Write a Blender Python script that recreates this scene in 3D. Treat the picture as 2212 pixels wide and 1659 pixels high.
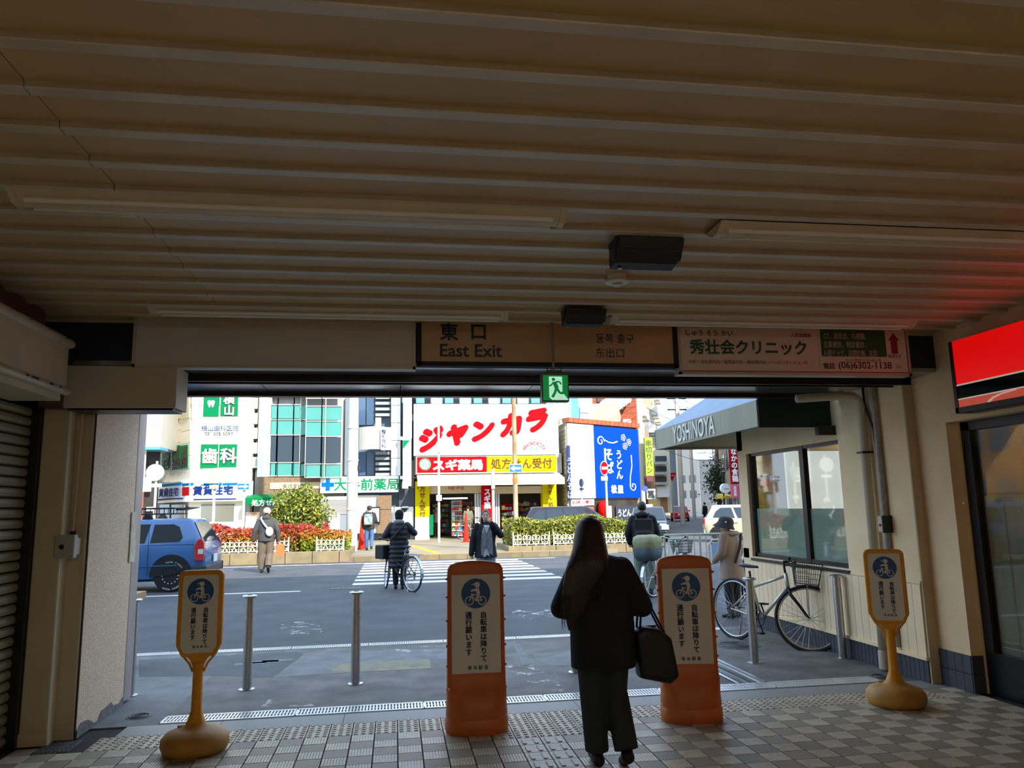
import bpy, bmesh, math, random
from mathutils import Vector, Matrix
random.seed(7)
PI = math.pi
sc = bpy.context.scene
col = sc.collection
for o in list(bpy.data.objects): bpy.data.objects.remove(o)

# ------------------------------------------------------------------ camera
YAW, PITCH, ROLL, FPX, EYE = 0.15243, 0.15997, -0.019277, 1650.0, 1.6
fw = Vector((math.sin(YAW)*math.cos(PITCH), math.cos(YAW)*math.cos(PITCH), math.sin(PITCH)))
r0 = Vector((math.cos(YAW), -math.sin(YAW), 0)); u0 = r0.cross(fw)
rt = r0*math.cos(ROLL) + u0*math.sin(ROLL); up = u0*math.cos(ROLL) - r0*math.sin(ROLL)
cam = bpy.data.cameras.new('camera'); cam.sensor_width = 36; cam.sensor_fit = 'HORIZONTAL'
cam.lens = 36*FPX/2212; cam.clip_start = 0.05; cam.clip_end = 600
cam_o = bpy.data.objects.new('camera', cam); col.objects.link(cam_o)
M = Matrix((rt, up, -fw)).transposed().to_4x4(); M.translation = (0, 0, EYE)
cam_o.matrix_world = M
sc.camera = cam_o
# where a sight line through a point of the photograph meets a plane of the place
def ray(x, y): return fw*FPX + rt*(x-1106) + up*(829.5-y)
def atZ(x, y, z=0.0):
    d = ray(x, y); return Vector((0, 0, EYE)) + d*((z-EYE)/d.z)
def atY(x, y, Y):
    d = ray(x, y); return Vector((0, 0, EYE)) + d*(Y/d.y)
def atX(x, y, X):
    d = ray(x, y); return Vector((0, 0, EYE)) + d*(X/d.x)
def rect(x0, y0, x1, y1, Y):
    xm, ym = (x0+x1)/2, (y0+y1)/2
    return atY(x0, ym, Y).x, atY(x1, ym, Y).x, atY(xm, y1, Y).z, atY(xm, y0, Y).z

# ------------------------------------------------------------------ light
SUN_EL, SUN_AZ = math.radians(36), math.radians(28)      # azimuth: behind the camera, towards the right
world = bpy.data.worlds.new('world'); sc.world = world; world.use_nodes = True
nt = world.node_tree; nt.nodes.clear()
tcw = nt.nodes.new('ShaderNodeTexCoord'); sxw = nt.nodes.new('ShaderNodeSeparateXYZ'); rmp = nt.nodes.new('ShaderNodeValToRGB')
nt.links.new(tcw.outputs['Generated'], sxw.inputs[0]); nt.links.new(sxw.outputs['Z'], rmp.inputs[0])
e_ = rmp.color_ramp.elements; e_[0].position = 0.0; e_[0].color = (.56, .72, .90, 1); e_[1].position = 1.0; e_[1].color = (.41, .55, .79, 1)
m_ = e_.new(.22); m_.color = (.46, .64, .88, 1)
bg = nt.nodes.new('ShaderNodeBackground'); bg.inputs[1].default_value = 1.12
wo = nt.nodes.new('ShaderNodeOutputWorld')
nt.links.new(rmp.outputs[0], bg.inputs[0]); nt.links.new(bg.outputs[0], wo.inputs[0])
sun = bpy.data.lights.new('sun', 'SUN'); sun.energy = 3.1; sun.angle = math.radians(0.53); sun.color = (1.0, 0.93, 0.82)
sun_o = bpy.data.objects.new('sun', sun); col.objects.link(sun_o)
sd = Vector((math.sin(SUN_AZ)*math.cos(SUN_EL), -math.cos(SUN_AZ)*math.cos(SUN_EL), math.sin(SUN_EL)))
sun_o.rotation_euler = sd.to_track_quat('Z', 'Y').to_euler(); sun_o.location = (20, -40, 40)
sc.view_settings.view_transform = 'Standard'; sc.view_settings.look = 'None'
sc.view_settings.exposure = 1.5; sc.view_settings.gamma = 1.0; sc.view_settings.use_curve_mapping = False

# ------------------------------------------------------------------ materials
def srgb(r, g, b):
    f = lambda c: (c/255/12.92) if c/255 <= 0.04045 else ((c/255+0.055)/1.055)**2.4
    return (f(r), f(g), f(b), 1.0)
MATS = {}
def mat(name, rgb, rough=0.6, metal=0.0, var=0.0, vs=6.0, bump=0.0, bs=60.0, emit=0.0, spec=0.5, trans=0.0, alpha=1.0, rgb2=None, coat=0.0, stretch=None, isl=0.0, detail=3.0):
    if name in MATS: return MATS[name]
    m = bpy.data.materials.new(name); m.use_nodes = True; n = m.node_tree.nodes; l = m.node_tree.links
    b = n['Principled BSDF']; c = srgb(*rgb)
    b.inputs['Base Color'].default_value = c; b.inputs['Roughness'].default_value = rough
    b.inputs['Metallic'].default_value = metal; b.inputs['Specular IOR Level'].default_value = spec
    if trans: b.inputs['Transmission Weight'].default_value = trans
    if coat: b.inputs['Coat Weight'].default_value = coat; b.inputs['Coat Roughness'].default_value = 0.06
    if alpha < 1: b.inputs['Alpha'].default_value = alpha
    if emit: b.inputs['Emission Color'].default_value = c; b.inputs['Emission Strength'].default_value = emit
    tc = None
    if var or bump or rgb2:
        tc = n.new('ShaderNodeTexCoord'); mp = n.new('ShaderNodeMapping'); l.new(tc.outputs['Object'], mp.inputs[0])
        if stretch: mp.inputs['Scale'].default_value = stretch
    if var or rgb2:
        t = n.new('ShaderNodeTexNoise'); t.inputs['Scale'].default_value = vs; t.inputs['Detail'].default_value = detail
        l.new(mp.outputs[0], t.inputs['Vector'])
        r = n.new('ShaderNodeValToRGB'); l.new(t.outputs['Fac'], r.inputs[0])
        c2 = srgb(*rgb2) if rgb2 else tuple(min(1, x*(1+var)) for x in c[:3]) + (1,)
        c1 = c if rgb2 else tuple(x*(1-var) for x in c[:3]) + (1,)
        r.color_ramp.elements[0].position = 0.35; r.color_ramp.elements[1].position = 0.65
        r.color_ramp.elements[0].color = c1; r.color_ramp.elements[1].color = c2
        out = r.outputs[0]
        if isl:
            g = n.new('ShaderNodeNewGeometry'); mx = n.new('ShaderNodeHueSaturation')
            mr = n.new('ShaderNodeMapRange'); mr.inputs[3].default_value = 1-isl; mr.inputs[4].default_value = 1+isl
            oi = n.new('ShaderNodeObjectInfo'); l.new(oi.outputs['Random'], mr.inputs[0])
            l.new(mr.outputs[0], mx.inputs['Value']); l.new(out, mx.inputs['Color']); out = mx.outputs[0]
        l.new(out, b.inputs['Base Color'])
        if emit: l.new(out, b.inputs['Emission Color'])
    if bump:
        t2 = n.new('ShaderNodeTexNoise'); t2.inputs['Scale'].default_value = bs; t2.inputs['Detail'].default_value = 4
        l.new(mp.outputs[0], t2.inputs['Vector'])
        bp = n.new('ShaderNodeBump'); bp.inputs['Strength'].default_value = bump; bp.inputs['Distance'].default_value = 0.01
        l.new(t2.outputs['Fac'], bp.inputs['Height']); l.new(bp.outputs[0], b.inputs['Normal'])
    MATS[name] = m; return m
def leafmat(name, cols, zlo=None, zhi=None, spread=0.35):
    # leaves: each leaf its own tint; the plant's tips carry the colours at the end of the list
    if name in MATS: return MATS[name]
    m = bpy.data.materials.new(name); m.use_nodes = True; n = m.node_tree.nodes; l = m.node_tree.links
    b = n['Principled BSDF']; b.inputs['Roughness'].default_value = 0.6
    g = n.new('ShaderNodeNewGeometry'); r = n.new('ShaderNodeValToRGB')
    fac = g.outputs['Random Per Island']
    if zlo is not None:
        sx = n.new('ShaderNodeSeparateXYZ'); l.new(g.outputs['Position'], sx.inputs[0])
        mr = n.new('ShaderNodeMapRange'); mr.inputs[1].default_value = zlo; mr.inputs[2].default_value = zhi
        l.new(sx.outputs['Z'], mr.inputs[0])
        md = n.new('ShaderNodeMath'); md.operation = 'MULTIPLY_ADD'; md.inputs[1].default_value = spread; md.inputs[2].default_value = -spread/2
        l.new(fac, md.inputs[0])
        ad = n.new('ShaderNodeMath'); l.new(md.outputs[0], ad.inputs[0]); l.new(mr.outputs[0], ad.inputs[1]); fac = ad.outputs[0]
    l.new(fac, r.inputs[0])
    e = r.color_ramp.elements
    while len(e) < len(cols): e.new(0.5)
    for i, c in enumerate(cols): e[i].position = i/(len(cols)-1); e[i].color = srgb(*c)
    l.new(r.outputs[0], b.inputs['Base Color'])
    MATS[name] = m; return m

# ------------------------------------------------------------------ mesh building
class MB:
    def __init__(s): s.v = []; s.f = []
    def add(s, vs, fs, mx=None):
        k = len(s.v)
        s.v += [(mx @ Vector(p)) if mx else Vector(p) for p in vs]
        s.f += [tuple(i+k for i in f) for f in fs]; return s
    def box(s, x0, x1, y0, y1, z0, z1, mx=None):
        return s.add([(x0,y0,z0),(x1,y0,z0),(x1,y1,z0),(x0,y1,z0),(x0,y0,z1),(x1,y0,z1),(x1,y1,z1),(x0,y1,z1)],
                     [(0,3,2,1),(4,5,6,7),(0,1,5,4),(1,2,6,5),(2,3,7,6),(3,0,4,7)], mx)
    def cb(s, c, d, mx=None):
        return s.box(c[0]-d[0]/2, c[0]+d[0]/2, c[1]-d[1]/2, c[1]+d[1]/2, c[2]-d[2]/2, c[2]+d[2]/2, mx)
    def rings(s, rs, cap=True, mx=None, closed=False):
        n = len(rs[0]); vs = [p for r in rs for p in r]; fs = []
        m = len(rs)
        for i in range(m if closed else m-1):
            j = (i+1) % m
            for k in range(n):
                k2 = (k+1) % n; fs.append((i*n+k, i*n+k2, j*n+k2, j*n+k))
        if cap and not closed: fs.append(tuple(range(n-1, -1, -1))); fs.append(tuple((m-1)*n+k for k in range(n)))
        return s.add(vs, fs, mx)
    def tube(s, pts, r, n=8, cap=True, mx=None, closed=False):
        pts = [Vector(p) for p in pts]; rr = r if isinstance(r, (list, tuple)) else [r]*len(pts)
        rs = []; ref = None
        for i, p in enumerate(pts):
            a = pts[(i-1) % len(pts)] if (i or closed) else p; b = pts[(i+1) % len(pts)] if (i < len(pts)-1 or closed) else p
            t = (b-a); t = t.normalized() if t.length > 1e-9 else Vector((0,0,1))
            if ref is None: ref = Vector((0,0,1)) if abs(t.z) < 0.9 else Vector((1,0,0))
            u = (ref - t*ref.dot(t)); u = u.normalized() if u.length > 1e-6 else t.orthogonal().normalized()
            w = t.cross(u); ref = u
            rs.append([p + (u*math.cos(2*PI*k/n) + w*math.sin(2*PI*k/n))*rr[i] for k in range(n)])
        return s.rings(rs, cap, mx, closed)
    def cyl(s, a, b, r, r2=None, n=12, mx=None): return s.tube([a, b], [r, r if r2 is None else r2], n, True, mx)
    def lathe(s, prof, n=20, c=(0,0,0), mx=None, cap=True):
        rs = [[Vector((c[0]+r*math.cos(2*PI*k/n), c[1]+r*math.sin(2*PI*k/n), c[2]+z)) for k in range(n)] for r, z in prof]
        return s.rings(rs, cap, mx)
    def ell(s, c, rad, n=12, m=8, mx=None):
        rs = []
        for i in range(m+1):
            a = PI*i/m - PI/2; q = max(0.001, math.cos(a))
            rs.append([Vector((c[0]+rad[0]*q*math.cos(2*PI*k/n), c[1]+rad[1]*q*math.sin(2*PI*k/n), c[2]+rad[2]*math.sin(a))) for k in range(n)])
        return s.rings(rs, True, mx)
    def cap(s, a, b, ra, rb, n=12):
        # tapered capsule
        a = Vector(a); b = Vector(b); t = (b-a)
        if t.length < 1e-6: return s.ell(a, (ra, ra, ra), n, 6)
        t.normalize(); pts = []; rr = []
        for i in range(4): q = PI/2*(1-i/3); pts.append(a - t*ra*math.sin(q)); rr.append(max(.001, ra*math.cos(q)))
        for i in range(4): q = PI/2*i/3; pts.append(b + t*rb*math.sin(q)); rr.append(max(.001, rb*math.cos(q)))
        return s.tube(pts, rr, n)
    def prism(s, poly, d0, d1, axis='y', mx=None):
        # poly: 2-D outline; axis: the direction it is pushed along
        def P(a, b, d): return {'y': (a, d, b), 'x': (d, a, b), 'z': (a, b, d)}[axis]
        n = len(poly); vs = [P(a, b, d0) for a, b in poly] + [P(a, b, d1) for a, b in poly]
        fs = [tuple(range(n-1, -1, -1)), tuple(range(n, 2*n))] + [(i, (i+1) % n, n+(i+1) % n, n+i) for i in range(n)]
        return s.add(vs, fs, mx)
    def quad(s, a, b, c, d): return s.add([a, b, c, d], [(0,1,2,3)])
    def mesh(s, name, off=None):
        me = bpy.data.meshes.new(name)
        me.from_pydata([tuple(v-off) for v in s.v] if off else [tuple(v) for v in s.v], [], s.f)
        bm = bmesh.new(); bm.from_mesh(me); bmesh.ops.recalc_face_normals(bm, faces=bm.faces); bm.to_mesh(me); bm.free()
        return me
    def build(s, name, m, parent=None, smooth=False, bevel=0.0, local=False, auto=None):
        off = None if (parent is None or local) else Vector(parent.location)
        if parent is not None and not local and parent.parent is not None:
            off = Vector(parent.location) + Vector(parent.parent.location)
        me = s.mesh(name, off); o = bpy.data.objects.new(name, me); col.objects.link(o)
        me.materials.append(m)
        if parent is not None: o.parent = parent
        if smooth:
            for p in me.polygons: p.use_smooth = True
        if bevel:
            b = o.modifiers.new('bevel', 'BEVEL'); b.width = bevel; b.segments = 2; b.limit_method = 'ANGLE'; b.angle_limit = 0.6
        if auto is not None: shade(o, auto)
        return o
def shade(o, ang=35):
    me = o.data
    for p in me.polygons: p.use_smooth = True
    bm = bmesh.new(); bm.from_mesh(me)
    for e in bm.edges:
        if len(e.link_faces) == 2 and e.calc_face_angle(0) > math.radians(ang): e.smooth = False
    bm.to_mesh(me); bm.free()
def tag(o, label=None, cat=None, group=None, kind=None):
    if label: o['label'] = label
    if cat: o['category'] = cat
    if group: o['group'] = group
    if kind: o['kind'] = kind
    return o
def empty(name, loc=(0,0,0), label=None, cat=None, group=None, rz=0.0, kind=None):
    o = bpy.data.objects.new(name, None); col.objects.link(o); o.location = loc; o.rotation_euler = (0, 0, rz); o.empty_display_size = 0.1
    return tag(o, label, cat, group, kind)
def copy_tree(o, parent=None):
    c = o.copy(); col.objects.link(c); c.parent = parent
    for ch in list(o.children): copy_tree(ch, c)
    return c
def inst(name, me, m, parent, loc=(0,0,0), rot=None, scale=None):
    # a piece that shares its mesh with its likes
    if not me.materials: me.materials.append(m)
    o = bpy.data.objects.new(name, me); col.objects.link(o); o.parent = parent; o.location = loc
    if rot: o.rotation_euler = rot
    if scale: o.scale = scale
    return o
def rrect(x0, x1, z0, z1, r, n=5):
    p = []
    for cx, cz, a in ((x1-r, z1-r, 0), (x0+r, z1-r, PI/2), (x0+r, z0+r, PI), (x1-r, z0+r, 3*PI/2)):
        for i in range(n+1): q = a + PI/2*i/n; p.append((cx+r*math.cos(q), cz+r*math.sin(q)))
    return p
def struct(o): o['kind'] = 'structure'; return o
_tmp = bpy.data.scenes.new('workbench')
def baked(o):
    # evaluate one object on its own
    if o.name not in _tmp.collection.objects: _tmp.collection.objects.link(o)
    dg = _tmp.view_layers[0].depsgraph
    if dg is None:
        with bpy.context.temp_override(scene=_tmp, view_layer=_tmp.view_layers[0]): dg = bpy.context.evaluated_depsgraph_get()
    dg.update(); me = bpy.data.meshes.new_from_object(o.evaluated_get(dg)); _tmp.collection.objects.unlink(o); return me
def finalize(o, mods):
    # bake modifiers given as (type, {settings})
    for t, kw in mods:
        md = o.modifiers.new(t.lower(), t)
        for k, v in kw.items(): setattr(md, k, v)
    me = baked(o)
    o.modifiers.clear(); o.data = me
    for p in me.polygons: p.use_smooth = True
    return o
# writing: glyph outlines filled as a thin flat layer on the thing that carries them
def text(body, m, parent, origin, xdir=(1,0,0), ydir=(0,0,1), size=0.1, width=None, height=None, bold=0.0, align='C', shear=0.0, vertical=False, name='lettering', local=False, lift=0.0, pitch=1.0, arc=None):
    c = bpy.data.curves.new('lettering', 'FONT'); c.resolution_u = 3
    c.shear = shear; c.align_x = 'LEFT'
    if vertical: c.body = '\n'.join(body); c.space_line = pitch; c.align_x = 'CENTER'
    else: c.body = body; c.space_character = pitch
    t = bpy.data.objects.new('lettering', c)
    me = baked(t)
    bpy.data.objects.remove(t); bpy.data.curves.remove(c)
    if bold > .001 and me.vertices:
        # heavier strokes: the same outlines laid beside each other
        q = bold; V = [v.co.copy() for v in me.vertices]; Fc = [tuple(p.vertices) for p in me.polygons]; nv = len(V); vs = []; fs = []
        for k in range(9):
            dx, dy = (0, 0) if k == 8 else (q*math.cos(k*PI/4), q*math.sin(k*PI/4))
            vs += [(v.x+dx, v.y+dy, k) for v in V]; fs += [tuple(i+k*nv for i in f) for f in Fc]
        me = bpy.data.meshes.new('lettering'); me.from_pydata(vs, [], fs)
    if not me.vertices: return None
    xs = [v.co.x for v in me.vertices]; ys = [v.co.y for v in me.vertices]
    w = max(xs)-min(xs); h = max(ys)-min(ys); cx = (max(xs)+min(xs))/2; cy = (max(ys)+min(ys))/2
    sx = sy = size
    if width: sx = width/w; sy = sx
    if height: sy = height/h; sx = sx if width else sy
    if align == 'L': cx = min(xs)
    X = Vector(xdir).normalized(); Yv = Vector(ydir).normalized(); N = X.cross(Yv)
    O = Vector(origin)
    if parent is not None and not local: O = O - Vector(parent.location) - (Vector(parent.parent.location) if parent.parent else Vector())
    lk = min(.002, sy*.004)
    for v in me.vertices:
        kk = v.co.z; a = (v.co.x-cx)*sx; b = (v.co.y-cy)*sy
        if arc: q = a/arc; b2 = (arc+b); a, b = b2*math.sin(q), b2*math.cos(q)-arc
        v.co = O + X*a + Yv*b + N*(lift+kk*lk)
    o = bpy.data.objects.new(name, me); col.objects.link(o); me.materials.clear(); me.materials.append(m)
    if parent is not None: o.parent = parent
    return o
# ------------------------------------------------------------------ the setting: station passage
m_tileA = mat('tile_ribbed', (208, 194, 166), 0.42, var=0.10, vs=9, isl=0.12)
m_tileB = mat('tile_fine', (158, 145, 120), 0.5, var=0.12, vs=9, bump=0.25, bs=40, stretch=(1, 14, 1), isl=0.14)
m_tact = mat('tile_tactile', (196, 184, 160), 0.45, var=0.10, vs=12, isl=0.10)
m_grout = mat('grout', (50, 47, 44), 0.9, var=0.3, vs=20)
m_granite = mat('granite', (150, 147, 140), 0.5, var=0.25, vs=220, isl=0.06)
m_conc = mat('forecourt_concrete', (92, 89, 84), 0.7, rgb2=(124, 120, 113), vs=3.2, bump=0.7, bs=150, detail=14)
m_conc2 = mat('concrete_patch', (112, 113, 112), 0.7, var=0.18, vs=5, bump=0.3, bs=70, detail=8)
m_yellowconc = mat('worn_yellow_slab', (152, 142, 102), 0.75, rgb2=(116, 116, 110), vs=7, bump=0.3, bs=60, detail=8)
m_asphalt = mat('asphalt', (68, 71, 74), 0.75, rgb2=(82, 85, 88), vs=1.4, bump=0.8, bs=170, detail=14)
m_steel = mat('stainless', (190, 192, 192), 0.32, 1.0, var=0.06, vs=30)
m_grate = mat('galvanised_grate', (226, 228, 226), 0.3, 0.45, var=0.08, vs=30)
m_dark = mat('black_void', (14, 16, 20), 0.8)
m_ceil = mat('ceiling_panel', (196, 170, 124), 0.42, var=0.05, vs=2.0)
m_ridge = mat('ceiling_ridge', (200, 194, 178), 0.32, var=0.06, vs=3.0, spec=0.6)  # same stuff as the panels; its lit sheen is put into a paler colour
m_cream = mat('cream_painted_metal', (206, 194, 164), 0.45, var=0.06, vs=3.0)
m_shut = mat('shutter_slat', (150, 140, 112), 0.4, 0.2, var=0.10, vs=4.0)
m_stucco = mat('pebbled_stucco', (222, 190, 156), 0.75, rgb2=(250, 224, 190), vs=70, bump=1.0, bs=85)
m_wallst = mat('beige_stucco', (250, 222, 176), 0.8, rgb2=(242, 211, 163), vs=2.0, bump=0.5, bs=85)
m_wood = mat('painted_board', (250, 222, 178), 0.6, var=0.07, vs=3, stretch=(1, 1, .1), isl=0.05)
m_basetile = mat('slate_base_tile', (62, 68, 74), 0.5, var=0.15, vs=14, isl=0.15)
m_navy = mat('navy_void', (24, 32, 48), 0.7)
m_alum = mat('soffit_aluminium', (176, 174, 170), 0.22, 0.85, var=0.10, vs=1.2, stretch=(.4, 3, 1))
m_dkmetal = mat('dark_frame', (44, 44, 46), 0.35, 0.5)
m_blk = mat('black_plastic', (22, 23, 25), 0.5)
m_white = mat('white_paint', (236, 236, 230), 0.5)
m_glass = mat('window_glass', (225, 235, 232), 0.02, trans=1.0, spec=0.5)
m_glass.node_tree.nodes['Principled BSDF'].inputs['IOR'].default_value = 1.45
P = 0.16422; TX, TY = -1.12643, 6.27766
XL, XR, YB = -2.66, 4.95, -9.0

fl = empty('floor', (0, 0, 0), kind='structure')
MB().box(XL-.4, 5.4, YB, 6.56, -0.2, -0.012).build('grout_bed', m_grout, fl)
def ribbed():
    b = MB(); w = P-.008; n = 8; pr = [(-w/2, -.012)]
    for i in range(n):
        a = -w/2 + w*i/n; g = w/n
        pr += [(a+.0016, 0), (a+g-.0016, 0)]
        if i < n-1: pr += [(a+g-.0012, -.006), (a+g+.0012, -.006)]
    pr.append((w/2, -.012))
    b.prism(pr, -w/2, w/2, 'y'); return b.mesh('tile')
def plain(): return MB().box(-P/2+.004, P/2-.004, -P/2+.004, P/2-.004, -.012, -.001).mesh('tile')
def dots():
    b = MB().box(-P/2+.004, P/2-.004, -P/2+.004, P/2-.004, -.012, -.001)
    for i in (-1, 0, 1):
        for j in (-1, 0, 1): b.lathe([(.0165, -.001), (.0145, .0035), (.010, .005)], 8, (i*P/3.05, j*P/3.05, 0))
    return b.mesh('tactile_tile')
def bars():
    b = MB().box(-P/2+.004, P/2-.004, -P/2+.004, P/2-.004, -.012, -.001)
    for s in (-1, 1):
        for k, (w, z0, z1) in enumerate(((.032, -.001, .003), (.024, .003, .005))):
            b.prism(rrect(s*P/4-w/2, s*P/4+w/2, -.062, .062, w/2-.001, 3), z0, z1, 'z')
    return b.mesh('guide_tile')
meA, meB, meD, meG = ribbed(), plain(), dots(), bars()
tiles = []
for c in range(-10, 38):
    for r in range(0, 14):
        x, y = TX+(c+.5)*P, TY-(r+.5)*P
        if x < XL+.02 or x > 4.86: continue
        if r < 2 and (x < -2.1 or x > 4.40): kind = None
        elif r < 2 or (r < 4 and 10 <= c < 16): kind = 'dot'
        elif 12 <= c < 14: kind = 'bar'
        else: kind = 'A' if (c+r) % 2 else 'B'
        if kind is None:
            if x > 4.40: kind = 'A' if (c+r) % 2 else 'B'
            elif r == 0 or x > -2.5 and x > -2.32: continue
            else: kind = 'A' if (c+r) % 2 else 'B'
        d = Vector((x, y, -EYE)); z = d.dot(fw); px = 1106+FPX*d.dot(rt)/z; py = 829.5-FPX*d.dot(up)/z
        inn = -20 < px < 2232 and py < 1675
        tiles.append((z, inn, kind, x, y))
tiles.sort(key=lambda t: (not t[1], t[0]))
nt_ = 0; rest = MB(); restA = MB()
for z, inn, kind, x, y in tiles:
    if kind == 'dot': inst('tactile_tile', meD, m_tact, fl, (x, y, 0))
    elif kind == 'bar': inst('guide_tile', meG, m_tact, fl, (x, y, 0))
    elif inn and nt_ < 300:
        nt_ += 1
        inst('tile', meA if kind == 'A' else meB, m_tileA if kind == 'A' else m_tileB, fl, (x, y, 0))
    else:
        b = restA if kind == 'A' else rest
        src = meA if kind == 'A' else meB
        b.add([v.co + Vector((x, y, 0)) for v in src.vertices], [tuple(p.vertices) for p in src.polygons])
tag(rest.build('tile_field', m_tileB, fl), kind='stuff'); tag(restA.build('tile_field', m_tileA, fl), kind='stuff')
MB().box(XL-.4, 5.4, YB, TY-14*P, -.012, -.001).build('rear_paving', m_tileA, fl)
x = -2.02
for i in range(8):
    w = 0.93 if i else .70
    x1 = min(x+w, 4.9)
    MB().box(x+.002, x1-.002, TY+.003, 6.555, -.05, 0.0).build('granite_slab', m_granite, fl); x = x1
    if x >= 4.88: break
# small square drain in the corner by the shutter
d = tag(empty('floor_drain', (-2.33, 6.10, 0), 'small dark square floor drain grid in the corner by the shutter', 'drain'))
MB().box(-2.45, -2.21, 5.96, 6.24, -.02, .002).build('drain_frame', mat('cast_iron', (70, 68, 66), 0.6, 0.4, var=.2, vs=40), d)
g = MB()
for i in range(9): g.box(-2.435+i*.026, -2.425+i*.026, 5.97, 6.23, .002, .006)
for i in range(4): g.box(-2.44, -2.22, 6.0+i*.07, 6.008+i*.07, .002, .0055)
g.build('grid_bars', mat('drain_bar', (110, 108, 104), .5, .5), d)

# forecourt, grates, road
gd = struct(empty('ground', (0, 0, 0)))
MB().box(-90, 160, 6.56, 260, -.4, -.03).build('earth', m_grout, gd)
rd = struct(MB().box(-90, 160, 9.86, 25.0, -.03, 0).build('road', m_asphalt))
fc = empty('pavement', (0, 0, 0), kind='structure')
MB().box(-40, -1.80, 6.56, 9.62, -.03, 0).build('concrete_slab', m_conc2, fc)
MB().box(-1.80, 3.02, 6.82, 9.62, -.03, 0).build('concrete_slab', m_conc, fc)
MB().box(3.34, 60, 6.82, 9.62, -.03, 0).build('concrete_slab', m_conc, fc)
MB().box(4.32, 60, 6.56, 6.82, -.03, 0).build('concrete_slab', m_conc, fc)
def patch(pxs, m, h=.002, name='repair_patch'):
    q = [atZ(*p) for p in pxs]; b = MB(); b.prism([(v.x, v.y) for v in q], -.01, h, 'z'); return b.build(name, m, fc)
patch([(714, 1455), (931, 1444), (928, 1423), (720, 1434)], m_yellowconc)
patch([(590, 1464), (714, 1455), (722, 1434), (965, 1424), (965, 1400), (660, 1412)], m_conc2, .0015)
patch([(500, 1460), (590, 1464), (655, 1412), (640, 1408), (300, 1426), (300, 1462)], mat('dark_patch', (84, 85, 86), .75, var=.12, vs=4, bump=.4, bs=90), .001)
patch([(1108, 1392), (1124, 1391), (1148, 1436), (1128, 1437)], m_conc2, .0015)
patch([(1150, 1412), (1236, 1406), (1240, 1436), (1166, 1440)], m_conc2, .0012)
for xx, yy in ((540, 1434), (568, 1430), (600, 1427)):
    q = atZ(xx, yy); MB().box(q.x-.16, q.x+.16, q.y-.07, q.y+.07, -.01, .003).build('slot_cover', m_conc2, fc)
# worn remains of white paint, ragged at the edges
m_scuff = mat('worn_paint', (196, 194, 186), .8)
ns = m_scuff.node_tree; tx_ = ns.nodes.new('ShaderNodeTexCoord'); nz = ns.nodes.new('ShaderNodeTexNoise'); nz.inputs['Scale'].default_value = 5; nz.inputs['Detail'].default_value = 12; nz.inputs['Roughness'].default_value = .75
rp_ = ns.nodes.new('ShaderNodeValToRGB'); rp_.color_ramp.elements[0].position = .52; rp_.color_ramp.elements[1].position = .60
ns.links.new(tx_.outputs['Object'], nz.inputs['Vector']); ns.links.new(nz.outputs['Fac'], rp_.inputs[0]); ns.links.new(rp_.outputs[0], ns.nodes['Principled BSDF'].inputs['Alpha'])
for pts in ([(620, 1372), (700, 1368), (690, 1352), (640, 1340), (600, 1352)], [(1095, 1340), (1195, 1334), (1190, 1316), (1110, 1318)], [(1090, 1440), (1180, 1500), (1230, 1495), (1150, 1430)], [(850, 1400), (965, 1394), (965, 1404), (860, 1412)], [(560, 1530), (680, 1526), (660, 1510), (580, 1512)]): patch(pts, m_scuff, .0022, 'worn_paint')
def grate(nm, x0, x1, y0, y1, pitch, label):
    t = tag(empty(nm, ((x0+x1)/2, y0, 0), label, 'grate', 'drain grates in line'))
    e = .028 if y1-y0 > .2 else .02
    f = MB().box(x0, x1, y0, y0+e, -.03, .004).box(x0, x1, y1-e, y1, -.03, .004).box(x0, x0+.006, y0, y1, -.03, .004).box(x1-.006, x1, y0, y1, -.03, .004)
    f.build('rim', m_grate, t); b = MB(); n = int((x1-x0)/pitch)
    for i in range(n): b.box(x0+(i+.22)*pitch, x0+(i+.78)*pitch, y0+e, y1-e, -.012, .003)
    b.box(x0, x1, (y0+y1)/2-.005, (y0+y1)/2+.005, -.012, .0025)
    tag(b.build('bars', m_grate, t), kind='stuff'); MB().box(x0, x1, y0, y1, -.03, -.025).build('channel', m_dark, t)
x0 = -1.80
names = ['under the yellow post sign', 'second from the stucco pillar', 'third from the stucco pillar', 'between the orange signs', 'behind the walking woman', 'nearest the downpipe']
for i in range(6):
    x1 = x0+1.02; grate('drain_grate', x0, x1, 6.585, 6.80, .026, 'shiny slotted steel drain grate at the doorway, '+names[i]); x0 = x1
MB().box(-1.80, 4.32, 6.56, 6.585, -.03, .001).box(-1.80, 4.32, 6.80, 6.82, -.03, .001).build('grate_kerb', m_conc, fc)
x0 = -3.9
nm = ['leftmost of the row', 'beyond the first bollard', 'beyond the second bollard', 'beyond the third bollard', 'right of the third bollard', 'behind the left orange sign', 'just right of the left orange sign', 'beyond the walking woman', 'beyond the right orange sign']
for i in range(9):
    x1 = x0+.9; grate('road_drain_grate', x0, x1, 9.66, 9.82, .022, 'narrow drain grate along the road edge, '+nm[i]); x0 = x1
MB().box(-40, 60, 9.62, 9.66, -.03, .002).box(-40, 60, 9.82, 9.86, -.03, .002).box(4.2, 60, 9.66, 9.82, -.03, .001).box(-40, -3.9, 9.66, 9.82, -.03, .001).build('gutter_kerb', m_conc2, fc)
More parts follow.
